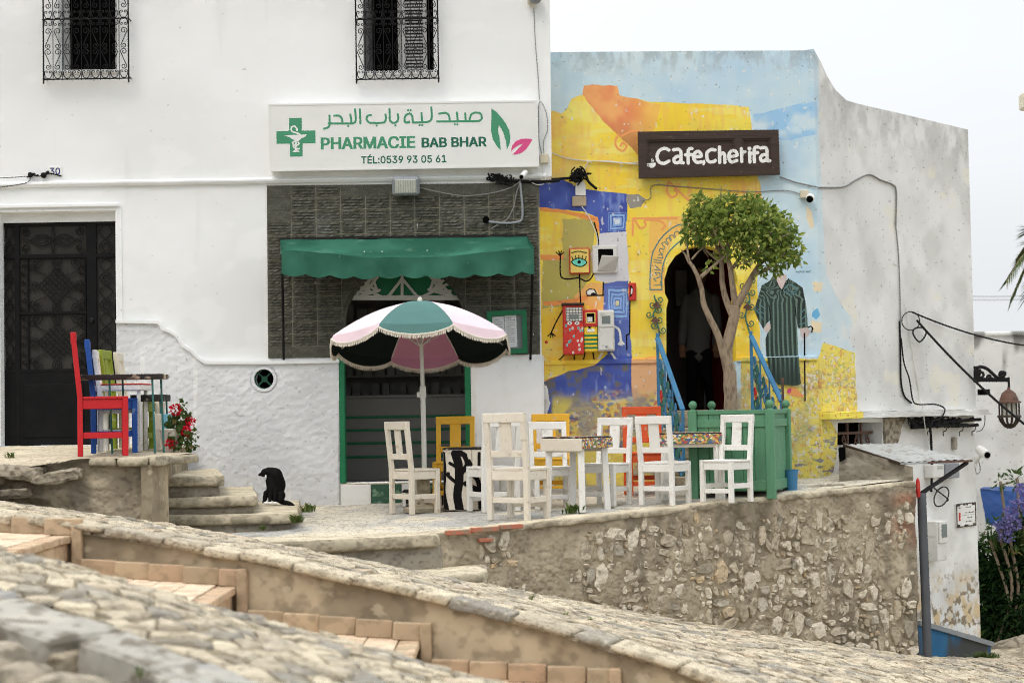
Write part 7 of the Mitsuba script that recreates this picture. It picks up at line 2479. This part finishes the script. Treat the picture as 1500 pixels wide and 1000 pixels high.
# ================================================================== WEEDS
def weed(px, py, Y, h, n, seed, label, material='weed_leaf', z=None):
    rng = np.random.default_rng(seed)
    c = at(px, py, Y)
    V, F, UV = [], [], []
    for i in range(n):
        a = rng.uniform(0, 2 * PI)
        L = h * rng.uniform(.5, 1.2)
        lean = rng.uniform(.15, .8)
        d = np.array([math.cos(a) * lean, math.sin(a) * lean, 1.0])
        d /= np.linalg.norm(d)
        s = np.array([-math.sin(a), math.cos(a), 0]) * h * rng.uniform(.05, .13)
        p = c + np.array([rng.normal(0, h * .3), rng.normal(0, h * .3), 0])
        q = p + d * L * .6
        e = p + d * L + np.array([math.cos(a), math.sin(a), -.7]) * L * .25
        k = len(V) * 1
        base = sum(len(v) for v in V)
        V.append(np.array([p - s * .4, p + s * .4, q - s, q + s, e]))
        F.append(np.array([[0, 1, 3], [0, 3, 2], [2, 3, 4]]) + base)
        UV.append(np.tile(rng.uniform(0, 1, 2), (5, 1)))
    m = trimesh.Trimesh(np.vstack(V), np.vstack(F), process=False)
    k = thing('weed', label, 'weed')
    scene[k] = mikit.ply(m, material, smooth=False, uv=np.vstack(UV))


weed(839, 752, 16.3, .11, 34, 1, 'green weed tuft at the terrace edge under the near table')
weed(895, 748, 16.6, .06, 26, 2, 'flat green weed at the terrace edge in front of the middle chairs')
weed(1104, 733, 17.05, .05, 16, 3, 'small weed at the foot of the green planter')
weed(1130, 729, 17.3, .06, 20, 4, 'weed under the right side of the green planter')
weed(434, 765, 15.9, .09, 60, 5, 'leafy weed growing at the right end of the lowest platform step')
weed(452, 750, 16.6, .10, 30, 6, 'dry weed at the wall foot behind the cat')
weed(385, 776, 15.95, .05, 50, 7, 'low weeds in front of the lowest platform step')
weed(250, 773, 15.9, .06, 40, 8, 'weeds in the corner between platform and steps')
weed(14, 672, 15.8, .08, 26, 9, 'grass tuft on the platform near the left edge')
weed(780, 878, 12.6, .05, 14, 10, 'dark weed between the cobbles in the middle of the street')
weed(826, 908, 12.0, .06, 18, 11, 'dry weed between the cobbles nearer the stair wall')
weed(858, 916, 12.2, .07, 22, 12, 'green weed between the cobbles right of the dry one')
weed(206, 993, 6.3, .05, 10, 13, 'small green sprout in a joint of the kerb stones')

# ================================================================== RIGHT-HAND SIDE: lean-to, cables, lamp, lane
def on_side(px, py, off=0.0):
    """Point of the picture on the slanting wall, off metres in front of it."""
    return cside(px, py, off)


LSW = -.05                                                             # the lower side wall stands back
# --- cement lean-to with its sheet roof
ln_ = thing('lean_to', 'low grey cement lean-to with a pale sheet roof at the end of the terrace', 'shed')
FYL = 18.45
lx0, lx1 = at(1226, 700, FYL)[0], at(1338, 700, 18.15)[0]
base = terr_z(3.6, 18.4) - .1
A = at(1229, 652, FYL)
Bp = at(1318, 678, 18.25)
Cp = at(1338, 684, 18.15)
pts_top = [(A[0], FYL, A[2] + .0), (Bp[0], 18.25, Bp[2]), (Cp[0], 18.15, Cp[2])]
top_line = densify(np.array(pts_top), 60)
rows = []
for f in np.linspace(0, 1, 30):
    r = top_line.copy()
    r[:, 2] = r[:, 2] * (1 - f) + base * f
    rows.append(r)
P = np.stack(rows, 1)
P[..., 1] += (meshkit.fbm(P * 8, 4, 33) - .5) * .11 + .03
part('front_face', grid(P), 'cement', ln_, smooth=True)
back = top_line.copy()
back[:, 1] += .3
Pt = np.stack([top_line + [0, .03, -.01], back + [0, 0, -.01]], 1)
part('top_face', grid(Pt), 'cement', ln_, smooth=True)
Pr = np.stack([np.stack([np.array([Cp[0], 18.2 + .3 * g_, Cp[2] * (1 - f) + base * f]) for g_ in np.linspace(0, 1, 12)]) for f in np.linspace(0, 1, 12)])
part('right_face', grid(Pr), 'cement', ln_, smooth=True)
solid('dark_hole', prism(Polygon(xz([(1229, 656), (1238, 654), (1239, 672), (1231, 676)], FYL - .03)), FYL - .03, FYL + .02), 'void', 'dark gap at the left end of the lean-to roof', 'hole', smooth=False)
rf = thing('sheet_roof', 'sloping pale metal sheet roof with a rusty front edge over the lean-to', 'roof')
BL, BR_, FR, FL = at(1236, 650, 18.9), at(1322, 650, 20.2), at(1423, 672.5, 19.0), at(1319, 677, 18.2)
nu, nv_ = 40, 14
U, V = np.meshgrid(np.linspace(0, 1, nu), np.linspace(0, 1, nv_), indexing='ij')
P = (BL[None, None] * ((1 - U) * (1 - V))[..., None] + BR_ * (U * (1 - V))[..., None] + FR * (U * V)[..., None] + FL * ((1 - U) * V)[..., None])
P[..., 2] += .006 * np.sin(U * 60) + (meshkit.fbm(P * 4, 3, 9) - .5) * .02
part('sheet', grid(P), 'roof_sheet', rf, smooth=True)
P2 = P.copy()
P2[..., 2] -= .012
part('sheet_underside', grid(P2), 'rust', rf, smooth=True)
e0, e1 = FL * .64 + FR * .36, FR
part('front_edge', bar(FL - [0, .002, .014], e0 - [0, .002, .014], .03, .016), 'roof_sheet', rf, smooth=False)
part('rusty_edge', bar(e0 - [0, .002, .014], e1 - [0, .002, .014], .034, .02), 'rust', rf, smooth=False)
part('left_edge', bar(BL - [0, 0, .014], FL - [0, 0, .014], .03, .03), 'frame_dark', rf, smooth=False)
part('strut', bar(at(1347, 724, 18.35), at(1417, 677, 19.0), .034, .034), 'black_iron', rf, smooth=False)
solid('red_bottle', lathe([(0, 0), (.02, 0), (.024, .05), (.02, .16), (.006, .19), (0, .19)], 12, tuple(at(1345, 728, 18.32))), 'painted_red', 'red pointed object stuck at the top of the wall end beside the strut', 'object', smooth=40)

# grey downpipe at the wall's right end
gpz = [at(1350, 722, 18.35), at(1352, 780, 18.33), at(1356, 880, 18.32), at(1359, 975, 18.3)]
solid('grey_pipe', tube(smooth_path(gpz, 6), .045, 12), 'pipe_grey', 'thick grey pipe standing at the right end of the rubble wall', 'pipe', smooth=True)
mat('pipe_grey', lambda p, n, uv: mix(lin(94, 97, 102), lin(76, 79, 84), f3(p, 8)), .7)

# --- cables on the slanting wall
def scable(label, pts, w, material, name='cable', off=.015):
    P = np.array([on_side(a, b, off + (r[0] if r else 0)) for a, b, *r in pts])
    return solid(name, tube(smooth_path(P, 6), w * 19.5 / FPX / 2, 6), material, label, 'cable', smooth=True)


scable('grey clipped cable climbing the slanting wall in a shallow peak', [(1199, 275), (1235, 274), (1254, 264), (1273, 256), (1290, 264), (1308, 271), (1313, 283), (1312, 330)], 2.6, 'cable_grey')
scable('dark vertical cable on the slanting wall', [(1312, 330), (1316, 372), (1318, 420), (1319, 470)], 2.0, 'cable_grey')
scable('dark cable dropping below the cable coil to the ledge', [(1318, 470), (1319, 520), (1320, 560), (1325, 580), (1335, 590)], 3.0, 'cable_black')
scable('second dark cable winding down to the ledge', [(1320, 495), (1324, 530), (1332, 555), (1337, 585), (1345, 592), (1370, 592), (1384, 599), (1378, 612), (1364, 620), (1363, 650)], 2.4, 'cable_black', off=.13)
scable('thin pale wire slanting down the wall to the ledge', [(1326, 450), (1332, 490), (1340, 540), (1347, 580), (1352, 600, .12), (1356, 630, .1), (1364, 650, .0)], 1.4, 'cable_white')
scable('thick dark cable from the ledge down to the small white box', [(1362, 622), (1364, 645), (1365, 690), (1364, 720)], 4.2, 'cable_black')
ring1 = [(1334 + 13 * math.cos(a), 470 + 13.5 * math.sin(a)) for a in np.linspace(0, 2 * PI, 24)]
scable('thin round cable loop on the slanting wall', ring1, 1.7, 'cable_black', 'cable_coil', .05)
ring2 = [(1347 + 9 * math.cos(a) - 2 * math.sin(2 * a), 490 + 10.5 * math.sin(a)) for a in np.linspace(0, 4 * PI, 44)]
scable('small thick black cable coil below the round loop', ring2, 2.6, 'cable_black', 'cable_coil', .06)
ring3 = [(1379 + 9 * math.cos(a) - 6 * math.sin(a), 727 + 14 * math.sin(a) + 3 * math.cos(a)) for a in np.linspace(0, 4 * PI, 44)]
scable('coiled black cable hanging under the small white box on the lower wall', [(1364, 700), (1366, 712)] + ring3, 2.2, 'cable_black', 'cable_coil', .0)
# overhead wires running off to the right, in front of the lamp
wallpt, far1 = on_side(1343, 469, .06), at(1560, 664, 19.5)
solid('overhead_cable', tube(np.array([wallpt * (1 - t) + far1 * t - np.array([0, 0, .10 * 4 * t * (1 - t)]) for t in np.linspace(0, 1, 24)]), .013, 6), 'cable_black', 'black overhead cable slanting down past the lantern', 'cable', smooth=True)
wallpt, far1 = on_side(1336, 457, .05), at(1580, 510, 24)
solid('overhead_cable', tube(np.array([wallpt * (1 - t) + far1 * t - np.array([0, 0, .12 * 4 * t * (1 - t)]) for t in np.linspace(0, 1, 24)]), .010, 6), 'cable_black', 'black overhead cable running to the right above the lantern', 'cable', smooth=True)
for dy in (0, 5):
    solid('power_line', tube(np.array([at(1380 + 200 * t, 433 + dy - 4 * t + 3 * math.sin(PI * t), 60) for t in np.linspace(0, 1, 12)]), .012, 4), 'cable_grey', ('upper' if dy == 0 else 'lower') + ' thin power line across the sky at the right', 'cable', smooth=True)
rng = np.random.default_rng(29)
kn = []
for j in range(46):
    x0 = rng.uniform(1330, 1400)
    p = [on_side(x0 + rng.uniform(-12, 12) + 5 * i, 617 + rng.uniform(-7, 9), .02 + rng.uniform(0, .07)) for i in range(4)]
    kn.append(tube(smooth_path(p, 4), rng.uniform(.005, .012), 5))
for y0, y1, r in ((622, 614, .02), (626, 622, .02)):
    kn.append(tube(smooth_path([on_side(1335, y0, .03), on_side(1380, y0 - 3, .06), on_side(1418, y1 + 1, .05), on_side(1436 if y0 == 622 else 1432, y1, .05)], 6), r, 7))
for x in (1365, 1388, 1412, 1430):
    kn.append(tube(smooth_path([on_side(x, 622, .05), on_side(x - 2, 630, .08), on_side(x - 6, 632, .05), on_side(x - 6, 638, .04)], 5), .006, 5))
solid('cable_bundle', cat(kn), 'cable_black', 'mass of black cables under the ledge of the slanting wall', 'cable', smooth=True)
scable('thin black cable arcing from the end of the ledge', [(1443, 607), (1442, 622), (1437, 630), (1430, 632)], 1.4, 'cable_black', off=.06)


def sidebox(name, label, catn, q, depth, material, off=LSW):
    a, b, c, d = q
    s0, s1 = s_of(on_side(a, (b + d) / 2, off)), s_of(on_side(c, (b + d) / 2, off))
    z1, z0 = on_side((a + c) / 2, b, off)[2], on_side((a + c) / 2, d, off)[2]
    k = thing(name, label, catn)
    m = bx(s0, s1, -depth - off, -off, z0, z1, .008)
    v = np.array(m.vertices)
    w = CC[None] + v[:, :1] * KD - v[:, 1:2] * CN
    w[:, 2] = v[:, 2]
    part('case', trimesh.Trimesh(w, m.faces, process=False), material, k, smooth=False)

    def sub(n, sa, sb, za, zb, d0, d1, mt):
        m = bx(s0 + (s1 - s0) * sa, s0 + (s1 - s0) * sb, -depth - off - d1, -depth - off + d0, z0 + (z1 - z0) * za, z0 + (z1 - z0) * zb, .004)
        v = np.array(m.vertices)
        w = CC[None] + v[:, :1] * KD - v[:, 1:2] * CN
        w[:, 2] = v[:, 2]
        return part(n, trimesh.Trimesh(w, m.faces, process=False), mt, k, smooth=False)
    return k, sub


k, sub = sidebox('small_white_box', 'small white box with dark marks under the sheet roof', 'box', (1353, 680, 1369, 699), .12, 'meter_white')
for i in range(3):
    for j in range(2):
        sub('mark', .4 + .17 * i, .5 + .17 * i, .66 + .14 * j, .75 + .14 * j, 0, .003, 'notice_grey')
k, sub = sidebox('electric_box', 'pale grey electric box partly hidden behind the strut', 'box', (1374, 678, 1394, 700), .10, 'grey_metal')
k, sub = sidebox('meter_box', 'white electricity meter box low on the lane wall beside the grey pipe', 'meter box', (1354, 762, 1368, 820), .16, 'meter_white')
sub('upper_cover', .1, .95, .45, .98, 0, .02, 'meter_white')
sub('window', .3, .85, .58, .92, -.0, .026, 'notice_grey')
k, sub = sidebox('conduit_stub', 'short grey conduit stub on the lower wall', 'pipe', (1393, 640, 1397, 658), .05, 'cement')
# street name plate
k, sub = sidebox('street_plaque', 'white tiled street plaque with a dark ornamental border and a red bar', 'sign', (1398.5, 736, 1427.5, 771), .02, 'clean_white')
for sa, sb, za, zb in ((0, 1, 0, .05), (0, 1, .95, 1), (0, .05, .05, .95), (.95, 1, .05, .95)):
    sub('border', sa, sb, za, zb, 0, .003, 'frame_dark')
for sa, sb, za, zb in ((.05, .17, .05, .13), (.83, .95, .05, .13), (.05, .2, .88, .95), (.8, .95, .88, .95), (.36, .6, .9, .95), (.4, .6, .05, .1)):
    sub('border_ornament', sa, sb, za, zb, 0, .0035, 'black_wood')
sub('red_bar', .12, .2, .28, .62, 0, .0045, 'painted_red')
sub('rule', .28, .88, .485, .5, 0, .004, 'notice_grey')
for za, xs in ((.57, (.46, .9)), (.80, (.5, .74)), (.36, (.56, .78)), (.2, (.46, .8)), (.8, (.12, .26))):
    x = xs[0]
    i = 0
    while x < xs[1] - .02:
        w_ = (.05, .03, .07, .04)[i % 4]
        sub('script_stroke', x, min(x + w_, xs[1]), za, za + (.022 if i % 3 else .05), 0, .004, 'frame_dark')
        x += w_ + (.006 if i % 3 else .02)
        i += 1
# blue band at the foot of the lane wall
dd = Polygon([(s_of(on_side(a, b, LSW)), on_side(a, b, LSW)[2]) for a, b in [(1340, 914), (1360, 919), (1447, 944), (1447, 985), (1340, 985)]])
part('blue_foot', side_mesh(dd, .01, .049), 'blue_dado', cb, smooth=False)
dd2 = Polygon([(s_of(on_side(a, b, LSW)), on_side(a, b, LSW)[2]) for a, b in [(1340, 908), (1360, 913), (1448, 939), (1448, 946), (1360, 920), (1340, 915)]])
part('foot_capping', side_mesh(dd2, -.02, .05), 'grey_metal', cb, smooth=False)

# --- lantern on a scrolled bracket at the far corner
la = thing('wall_lantern', 'brown metal lantern hanging from a scrolled black bracket at the house corner', 'lamp')
LYY = float(CC[1] + KD[1] * sl) - .16
lp = lambda px, py: at(px, py, LYY)
part('bracket_bar', bar(lp(1430, 556), lp(1479, 556), .03, .05), 'black_iron', la, smooth=False)
part('wall_plate', bar(lp(1430, 536), lp(1430, 560), .03, .06), 'black_iron', la, smooth=False)
part('bracket_curve', tube(smooth_path([lp(1430, 540), lp(1436, 537), lp(1446, 540), lp(1456, 549), (lp(1462, 553)), lp(1470, 550), lp(1472, 546), lp(1466, 545), lp(1464, 550)], 6), .02, 8), 'black_iron', la, smooth=True)
for (cx, cy, r, st_, sgn) in ((1437, 548, 6.5, PI / 2, 1), (1449, 552, 4, 0, -1), (1468, 549, 4, PI, 1)):
    S = spiral((0, 0), r * LYY / FPX, 1.4, st_, sgn, 18)
    c = lp(cx, cy)
    part('scroll', tube(np.column_stack([c[0] + S[:, 0], np.full(18, LYY), c[2] + S[:, 1]]), .016, 7), 'black_iron', la, smooth=True)
part('hook', tube([lp(1477, 552), lp(1478, 562), lp(1478, 572)], .014, 7), 'black_iron', la, smooth=True)
lc = lp(1478, 590)
u_ = LYY / FPX
zz0 = lambda py: float(at(1478, py, LYY)[2])
part('dome', lathe([(0, zz0(566)), (.016, zz0(567)), (.016, zz0(570)), (5 * u_, zz0(571.5)), (10 * u_, zz0(576)), (13 * u_, zz0(583)), (14 * u_, zz0(587)), (17.5 * u_, zz0(588)), (17.5 * u_, zz0(590)), (0, zz0(590))], 20, (lc[0], LYY, 0)), 'rust', la, smooth=40)
part('collar', lathe([(0, zz0(607.5)), (16 * u_, zz0(607.5)), (17.5 * u_, zz0(609)), (17.5 * u_, zz0(611)), (0, zz0(611))], 20, (lc[0], LYY, 0)), 'frame_dark', la, smooth=40)
part('glass_core', lathe([(0, zz0(590)), (11 * u_, zz0(590)), (11 * u_, zz0(607)), (0, zz0(607))], 14, (lc[0], LYY, 0)), 'glass_lamp', la, smooth=40)
for k in range(12):
    a = k * 2 * PI / 12
    x, y = lc[0] + math.cos(a) * 14.5 * u_, LYY + math.sin(a) * 14.5 * u_
    part('bar', bar([x, y, zz0(590)], [x, y, zz0(608)], .018, .018), 'frame_dark', la, smooth=False)
    pts = [[lc[0] + math.cos(a) * r * u_, LYY + math.sin(a) * r * u_, zz0(p)] for r, p in ((15, 611), (12.5, 617), (7, 624), (2, 626))]
    part('lower_bar', tube(pts, .014, 6), 'frame_dark', la, smooth=True)
part('bottom_cup', lathe([(0, zz0(627)), (6 * u_, zz0(625)), (8 * u_, zz0(621)), (0, zz0(620))], 16, (lc[0], LYY, 0)), 'frame_dark', la, smooth=40)

# --- bullet camera at the corner
bc = thing('security_camera', 'white bullet security camera on the corner of the lane wall', 'camera')
p0, p1 = at(1434, 658, LYY - .1), at(1446, 666, LYY - .3)
part('body', tube([p0, p1], .052, 16), 'clean_white', bc, smooth=40)
part('lens', tube([p1, p1 + (p1 - p0) * .06], .036, 14), 'void', bc, smooth=40)
part('arm', tube([at(1436, 668, LYY - .15), at(1430, 676, LYY - .05)], .02, 8), 'clean_white', bc, smooth=40)
part('base', bar(at(1429, 668, LYY - .02), at(1429, 684, LYY - .02), .05, .03), 'clean_white', bc, smooth=False)
part('wire', tube(smooth_path([at(1433, 672, LYY - .1), at(1436, 688, LYY - .05), at(1431, 694, LYY - .05), at(1428, 684, LYY - .02)], 5), .006, 5), 'cable_grey', bc, smooth=True)

# --- what stands behind: white house, tarpaulin, shrubs, palm, lane
fb = thing('far_house', 'old white house wall with dark streaks under its top edge, across the lane', 'building')
FBY = 27.0
q = [at(1380, 488, FBY), at(1700, 494, FBY)]
zc_ = (q[0][2] + q[1][2]) / 2
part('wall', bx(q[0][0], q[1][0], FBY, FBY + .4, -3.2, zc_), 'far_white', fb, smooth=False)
part('coping', jitter(bx(q[0][0] - .02, q[1][0] + .02, FBY - .05, FBY + .45, zc_ + .002, zc_ + .07, .02).subdivide().subdivide(), .01, 4, 2), 'far_white', fb, smooth=False)
part('side', bx(q[1][0] - .4, q[1][0], FBY + .41, FBY + 8, -3.2, zc_ - .02), 'far_white', fb, smooth=False)
x0, x1, z0, z1 = rect(1432, 570, 1450, 578, FBY)
part('slot_window', bx(x0, x1, FBY - .01, FBY + .02, z0, z1), 'void', fb, smooth=False)
tb = thing('tarpaulin', 'blue tarpaulin stretched over something beside the lane', 'tarpaulin')
TYY = 24.5
P = np.array([[at(1432 + 70 * u + 30 * v, 714 + 6 * u * (1 - v) + (58 * v if v > 0 else 0), TYY + .9 * (1 - v) if v > .2 else TYY + 1.6) for u in np.linspace(0, 1.4, 24)] for v in np.linspace(0, 1, 16)])
TA, TB_, TC_, TD_ = at(1436, 716, 24.2), at(1560, 724, 24.2), at(1446, 768, 24.0), at(1560, 800, 24.0)
TU, TV_ = at(1440, 712, 26.0), at(1560, 712, 26.0)
U, V = np.meshgrid(np.linspace(0, 1, 30), np.linspace(0, 1, 16), indexing='ij')
S1 = TA * ((1 - U) * (1 - V))[..., None] + TB_ * (U * (1 - V))[..., None] + TC_ * ((1 - U) * V)[..., None] + TD_ * (U * V)[..., None]
S1 += (meshkit.fbm(S1 * 3, 3, 4) - .5)[..., None] * np.array([.0, .16, .03])
part('front_sheet', grid(S1), 'tarp_blue', tb, smooth=True)
S2 = TU * ((1 - U) * (1 - V))[..., None] + TV_ * (U * (1 - V))[..., None] + TA * ((1 - U) * V)[..., None] + TB_ * (U * V)[..., None]
S2 += (meshkit.fbm(S2 * 2, 3, 4) - .5)[..., None] * np.array([0, 0, .05])
part('top_sheet', grid(S2), 'tarp_blue', tb, smooth=True)


def bush(name, label, catn, blobs, size, seed, leaf, elong=2.2, droop=.4, stems=True, extra=None):
    k = thing(name, label, catn)
    cs = [b[0] for b in blobs]
    m, uv = leaf_cloud(cs, [b[1] for b in blobs], [b[2] for b in blobs], size, seed, droop, elong)
    kk = key_for('foliage', k)
    scene[kk] = mikit.ply(m, leaf, smooth=False, uv=uv)
    labels[kk] = {'kind': 'stuff'}
    c0 = np.mean(cs, 0)
    root = np.array([c0[0], c0[1], -2.2])
    part('stems', cat([tube(smooth_path([root + [.1 * i - .2, 0, 0], (root + c) / 2 + [.1, 0, 0], c], 5), .02, 5) for i, c in enumerate(cs[:6])]), 'bark', k, smooth=True)
    return k


BY = 23.4
bl_ = []
rng = np.random.default_rng(3)
for _ in range(54):
    px, py = rng.uniform(1448, 1580), rng.uniform(775, 945)
    if px < 1462 and (py > 930 or py < 790):
        continue
    bl_.append((at(px, py, BY + rng.uniform(-.2, .6)), np.array([.32, .3, .26]), 420))
bush('dark_shrub', 'dense dark green shrub hanging over the lane behind the house corner', 'shrub', bl_, .13, 8, 'leaf_dark', 2.6, .7)
bl2, pb = [], []
for px, py in ((1470, 770), (1480, 752), (1492, 738), (1500, 718), (1486, 768), (1474, 785), (1508, 745)):
    pb.append((at(px, py, BY - .45), np.array([.10, .1, .08]), 90))
fk = bush('purple_blossom_shrub', 'shrub with drooping purple flower clusters in front of the blue tarpaulin', 'shrub', [(at(1462, 775, BY - .3), .16, 60), (at(1480, 790, BY - .3), .22, 110), (at(1500, 770, BY - .3), .22, 110), (at(1450, 790, BY - .25), .12, 40), (at(1490, 700, BY), .12, 36), (at(1465, 705, BY), .08, 22)], .10, 18, 'leaf_geranium', 3.0, .3)
for i, (c, r, n) in enumerate(pb):
    m, uv = leaf_cloud([c + [0, 0, .03 * j] for j in range(2)], [r, r * .7], [n, n // 2], .045, 200 + i, .1, 1.5)
    kk = key_for('blossom', fk)
    scene[kk] = mikit.ply(m, 'petal_purple', smooth=False, uv=uv)
# palm reaching into the frame from the right
pm_ = thing('palm', 'palm tree whose drooping fronds reach in at the right edge', 'palm')
PYp = 25.0
hub = at(1536, 372, PYp)
part('trunk', jitter(tube([[hub[0] + .2, PYp, -2.5], [hub[0] + .1, PYp, .5], hub], [.2, .17, .15], 10), .02, 4), 'bark', pm_, smooth=True)
ends = [(1474, 412, -.1), (1480, 440, .1), (1488, 380, .3), (1502, 440, -.3), (1520, 450, 0), (1560, 440, .2), (1590, 400, 0), (1580, 350, .4), (1545, 320, .2), (1505, 340, .5)]
for i, (px, py, dy) in enumerate(ends):
    e = at(px, py, PYp + dy)
    mid = (hub + e) / 2 + np.array([0, 0, .22])
    P = smooth_path([hub, mid, e], 10)
    V, F, UV = [], [], []
    rng = np.random.default_rng(i)
    for j in range(2, len(P) - 1):
        t = P[j + 1] - P[j]
        t /= np.linalg.norm(t)
        s = np.cross(t, [0, 0, 1])
        s /= np.linalg.norm(s) + 1e-9
        for sg in (-1, 1):
            for q in range(2):
                p = P[j] + t * .02 * q
                d = s * sg * .7 + t * .7 + np.array([0, 0, -.35 + rng.uniform(-.15, .15)])
                d /= np.linalg.norm(d)
                L = .3 * (1 - .5 * abs(j / len(P) - .45)) * rng.uniform(.8, 1.1)
                w = np.cross(d, s * .3 + np.array([0, 0, 1])) * .014
                b = len(V) * 4
                V.append(np.array([p - w, p + w, p + d * L * .6 + w * .8, p + d * L]))
                F.append(np.array([[0, 1, 2], [0, 2, 3]]) + b)
                UV.append(np.tile(rng.uniform(0, 1, 2), (4, 1)))
    fk_ = key_for('frond', pm_)
    scene[fk_] = mikit.ply(trimesh.Trimesh(np.vstack(V), np.vstack(F), process=False), 'palm_leaf', smooth=False, uv=np.vstack(UV))
    part('midrib', tube(P, np.linspace(.016, .005, len(P)), 5), 'leaf_geranium' if False else 'bark', fk_, smooth=True)
sp_ = thing('street_lamp', 'beige lamp head on a pole, just reaching in at the right edge', 'lamp')
h0 = at(1509, 148, 22.0)
part('head', bx(h0[0] - .1, h0[0] + .12, 21.9, 22.15, h0[2] - .1, h0[2] + .1, .02), 'beige_box', sp_, smooth=False)
part('pole', tube([[h0[0] + .2, 22.05, -2.5], [h0[0] + .2, 22.05, h0[2] + .02]], .05, 10), 'grey_metal', sp_, smooth=40)
# lane beyond the corner
lane = struct('lane', None, None, 'pale lane disappearing behind the house corner')
P = np.array([[[x, y, -1.93 - .07 * (y - 19) + .18 * math.exp(-((x - 6.6) ** 2)) * (y > 22)] for x in np.linspace(3.4, 16, 40)] for y in np.linspace(18.2, 34, 40)])
P[..., 2] += (meshkit.fbm(P * 1.5, 4, 9) - .5) * .12
scene['lane'] = shape(grid(P), 'concrete', True)
for i, (px, py, s) in enumerate(((1470, 957, .2), (1490, 950, .26), (1505, 962, .3), (1456, 968, .12))):
    c = at(px, py, 22.6)
    m = jitter(trimesh.creation.icosphere(3, s).apply_scale([1.3, 1, .6]), .08, 3, i).apply_translation(c)
    solid('lane_rock', m, 'rough_rock', ('small pale rock', 'pale rock', 'largest pale rock', 'tiny flat rock')[i] + ' at the foot of the dark shrub', 'rock', smooth=True)
weed(1438, 970, 20.9, .16, 60, 21, 'green grass tuft at the foot of the blue wall band')
weed(1455, 966, 21.2, .1, 30, 22, 'small grass tuft right of the blue wall band')
solid('terrace_rubble', cat([jitter(trimesh.creation.icosphere(2, r).apply_scale([1.4, 1, .5]), .02, 9, i).apply_translation(at(px, py, 17.9)) for i, (px, py, r) in enumerate(((1190, 716, .05), (1200, 714, .07), (1215, 712, .05), (1180, 719, .04), (1228, 712, .06)))]), 'cement', 'small heap of rubble on the terrace left of the lean-to', 'rubble', kind='stuff', smooth=True)
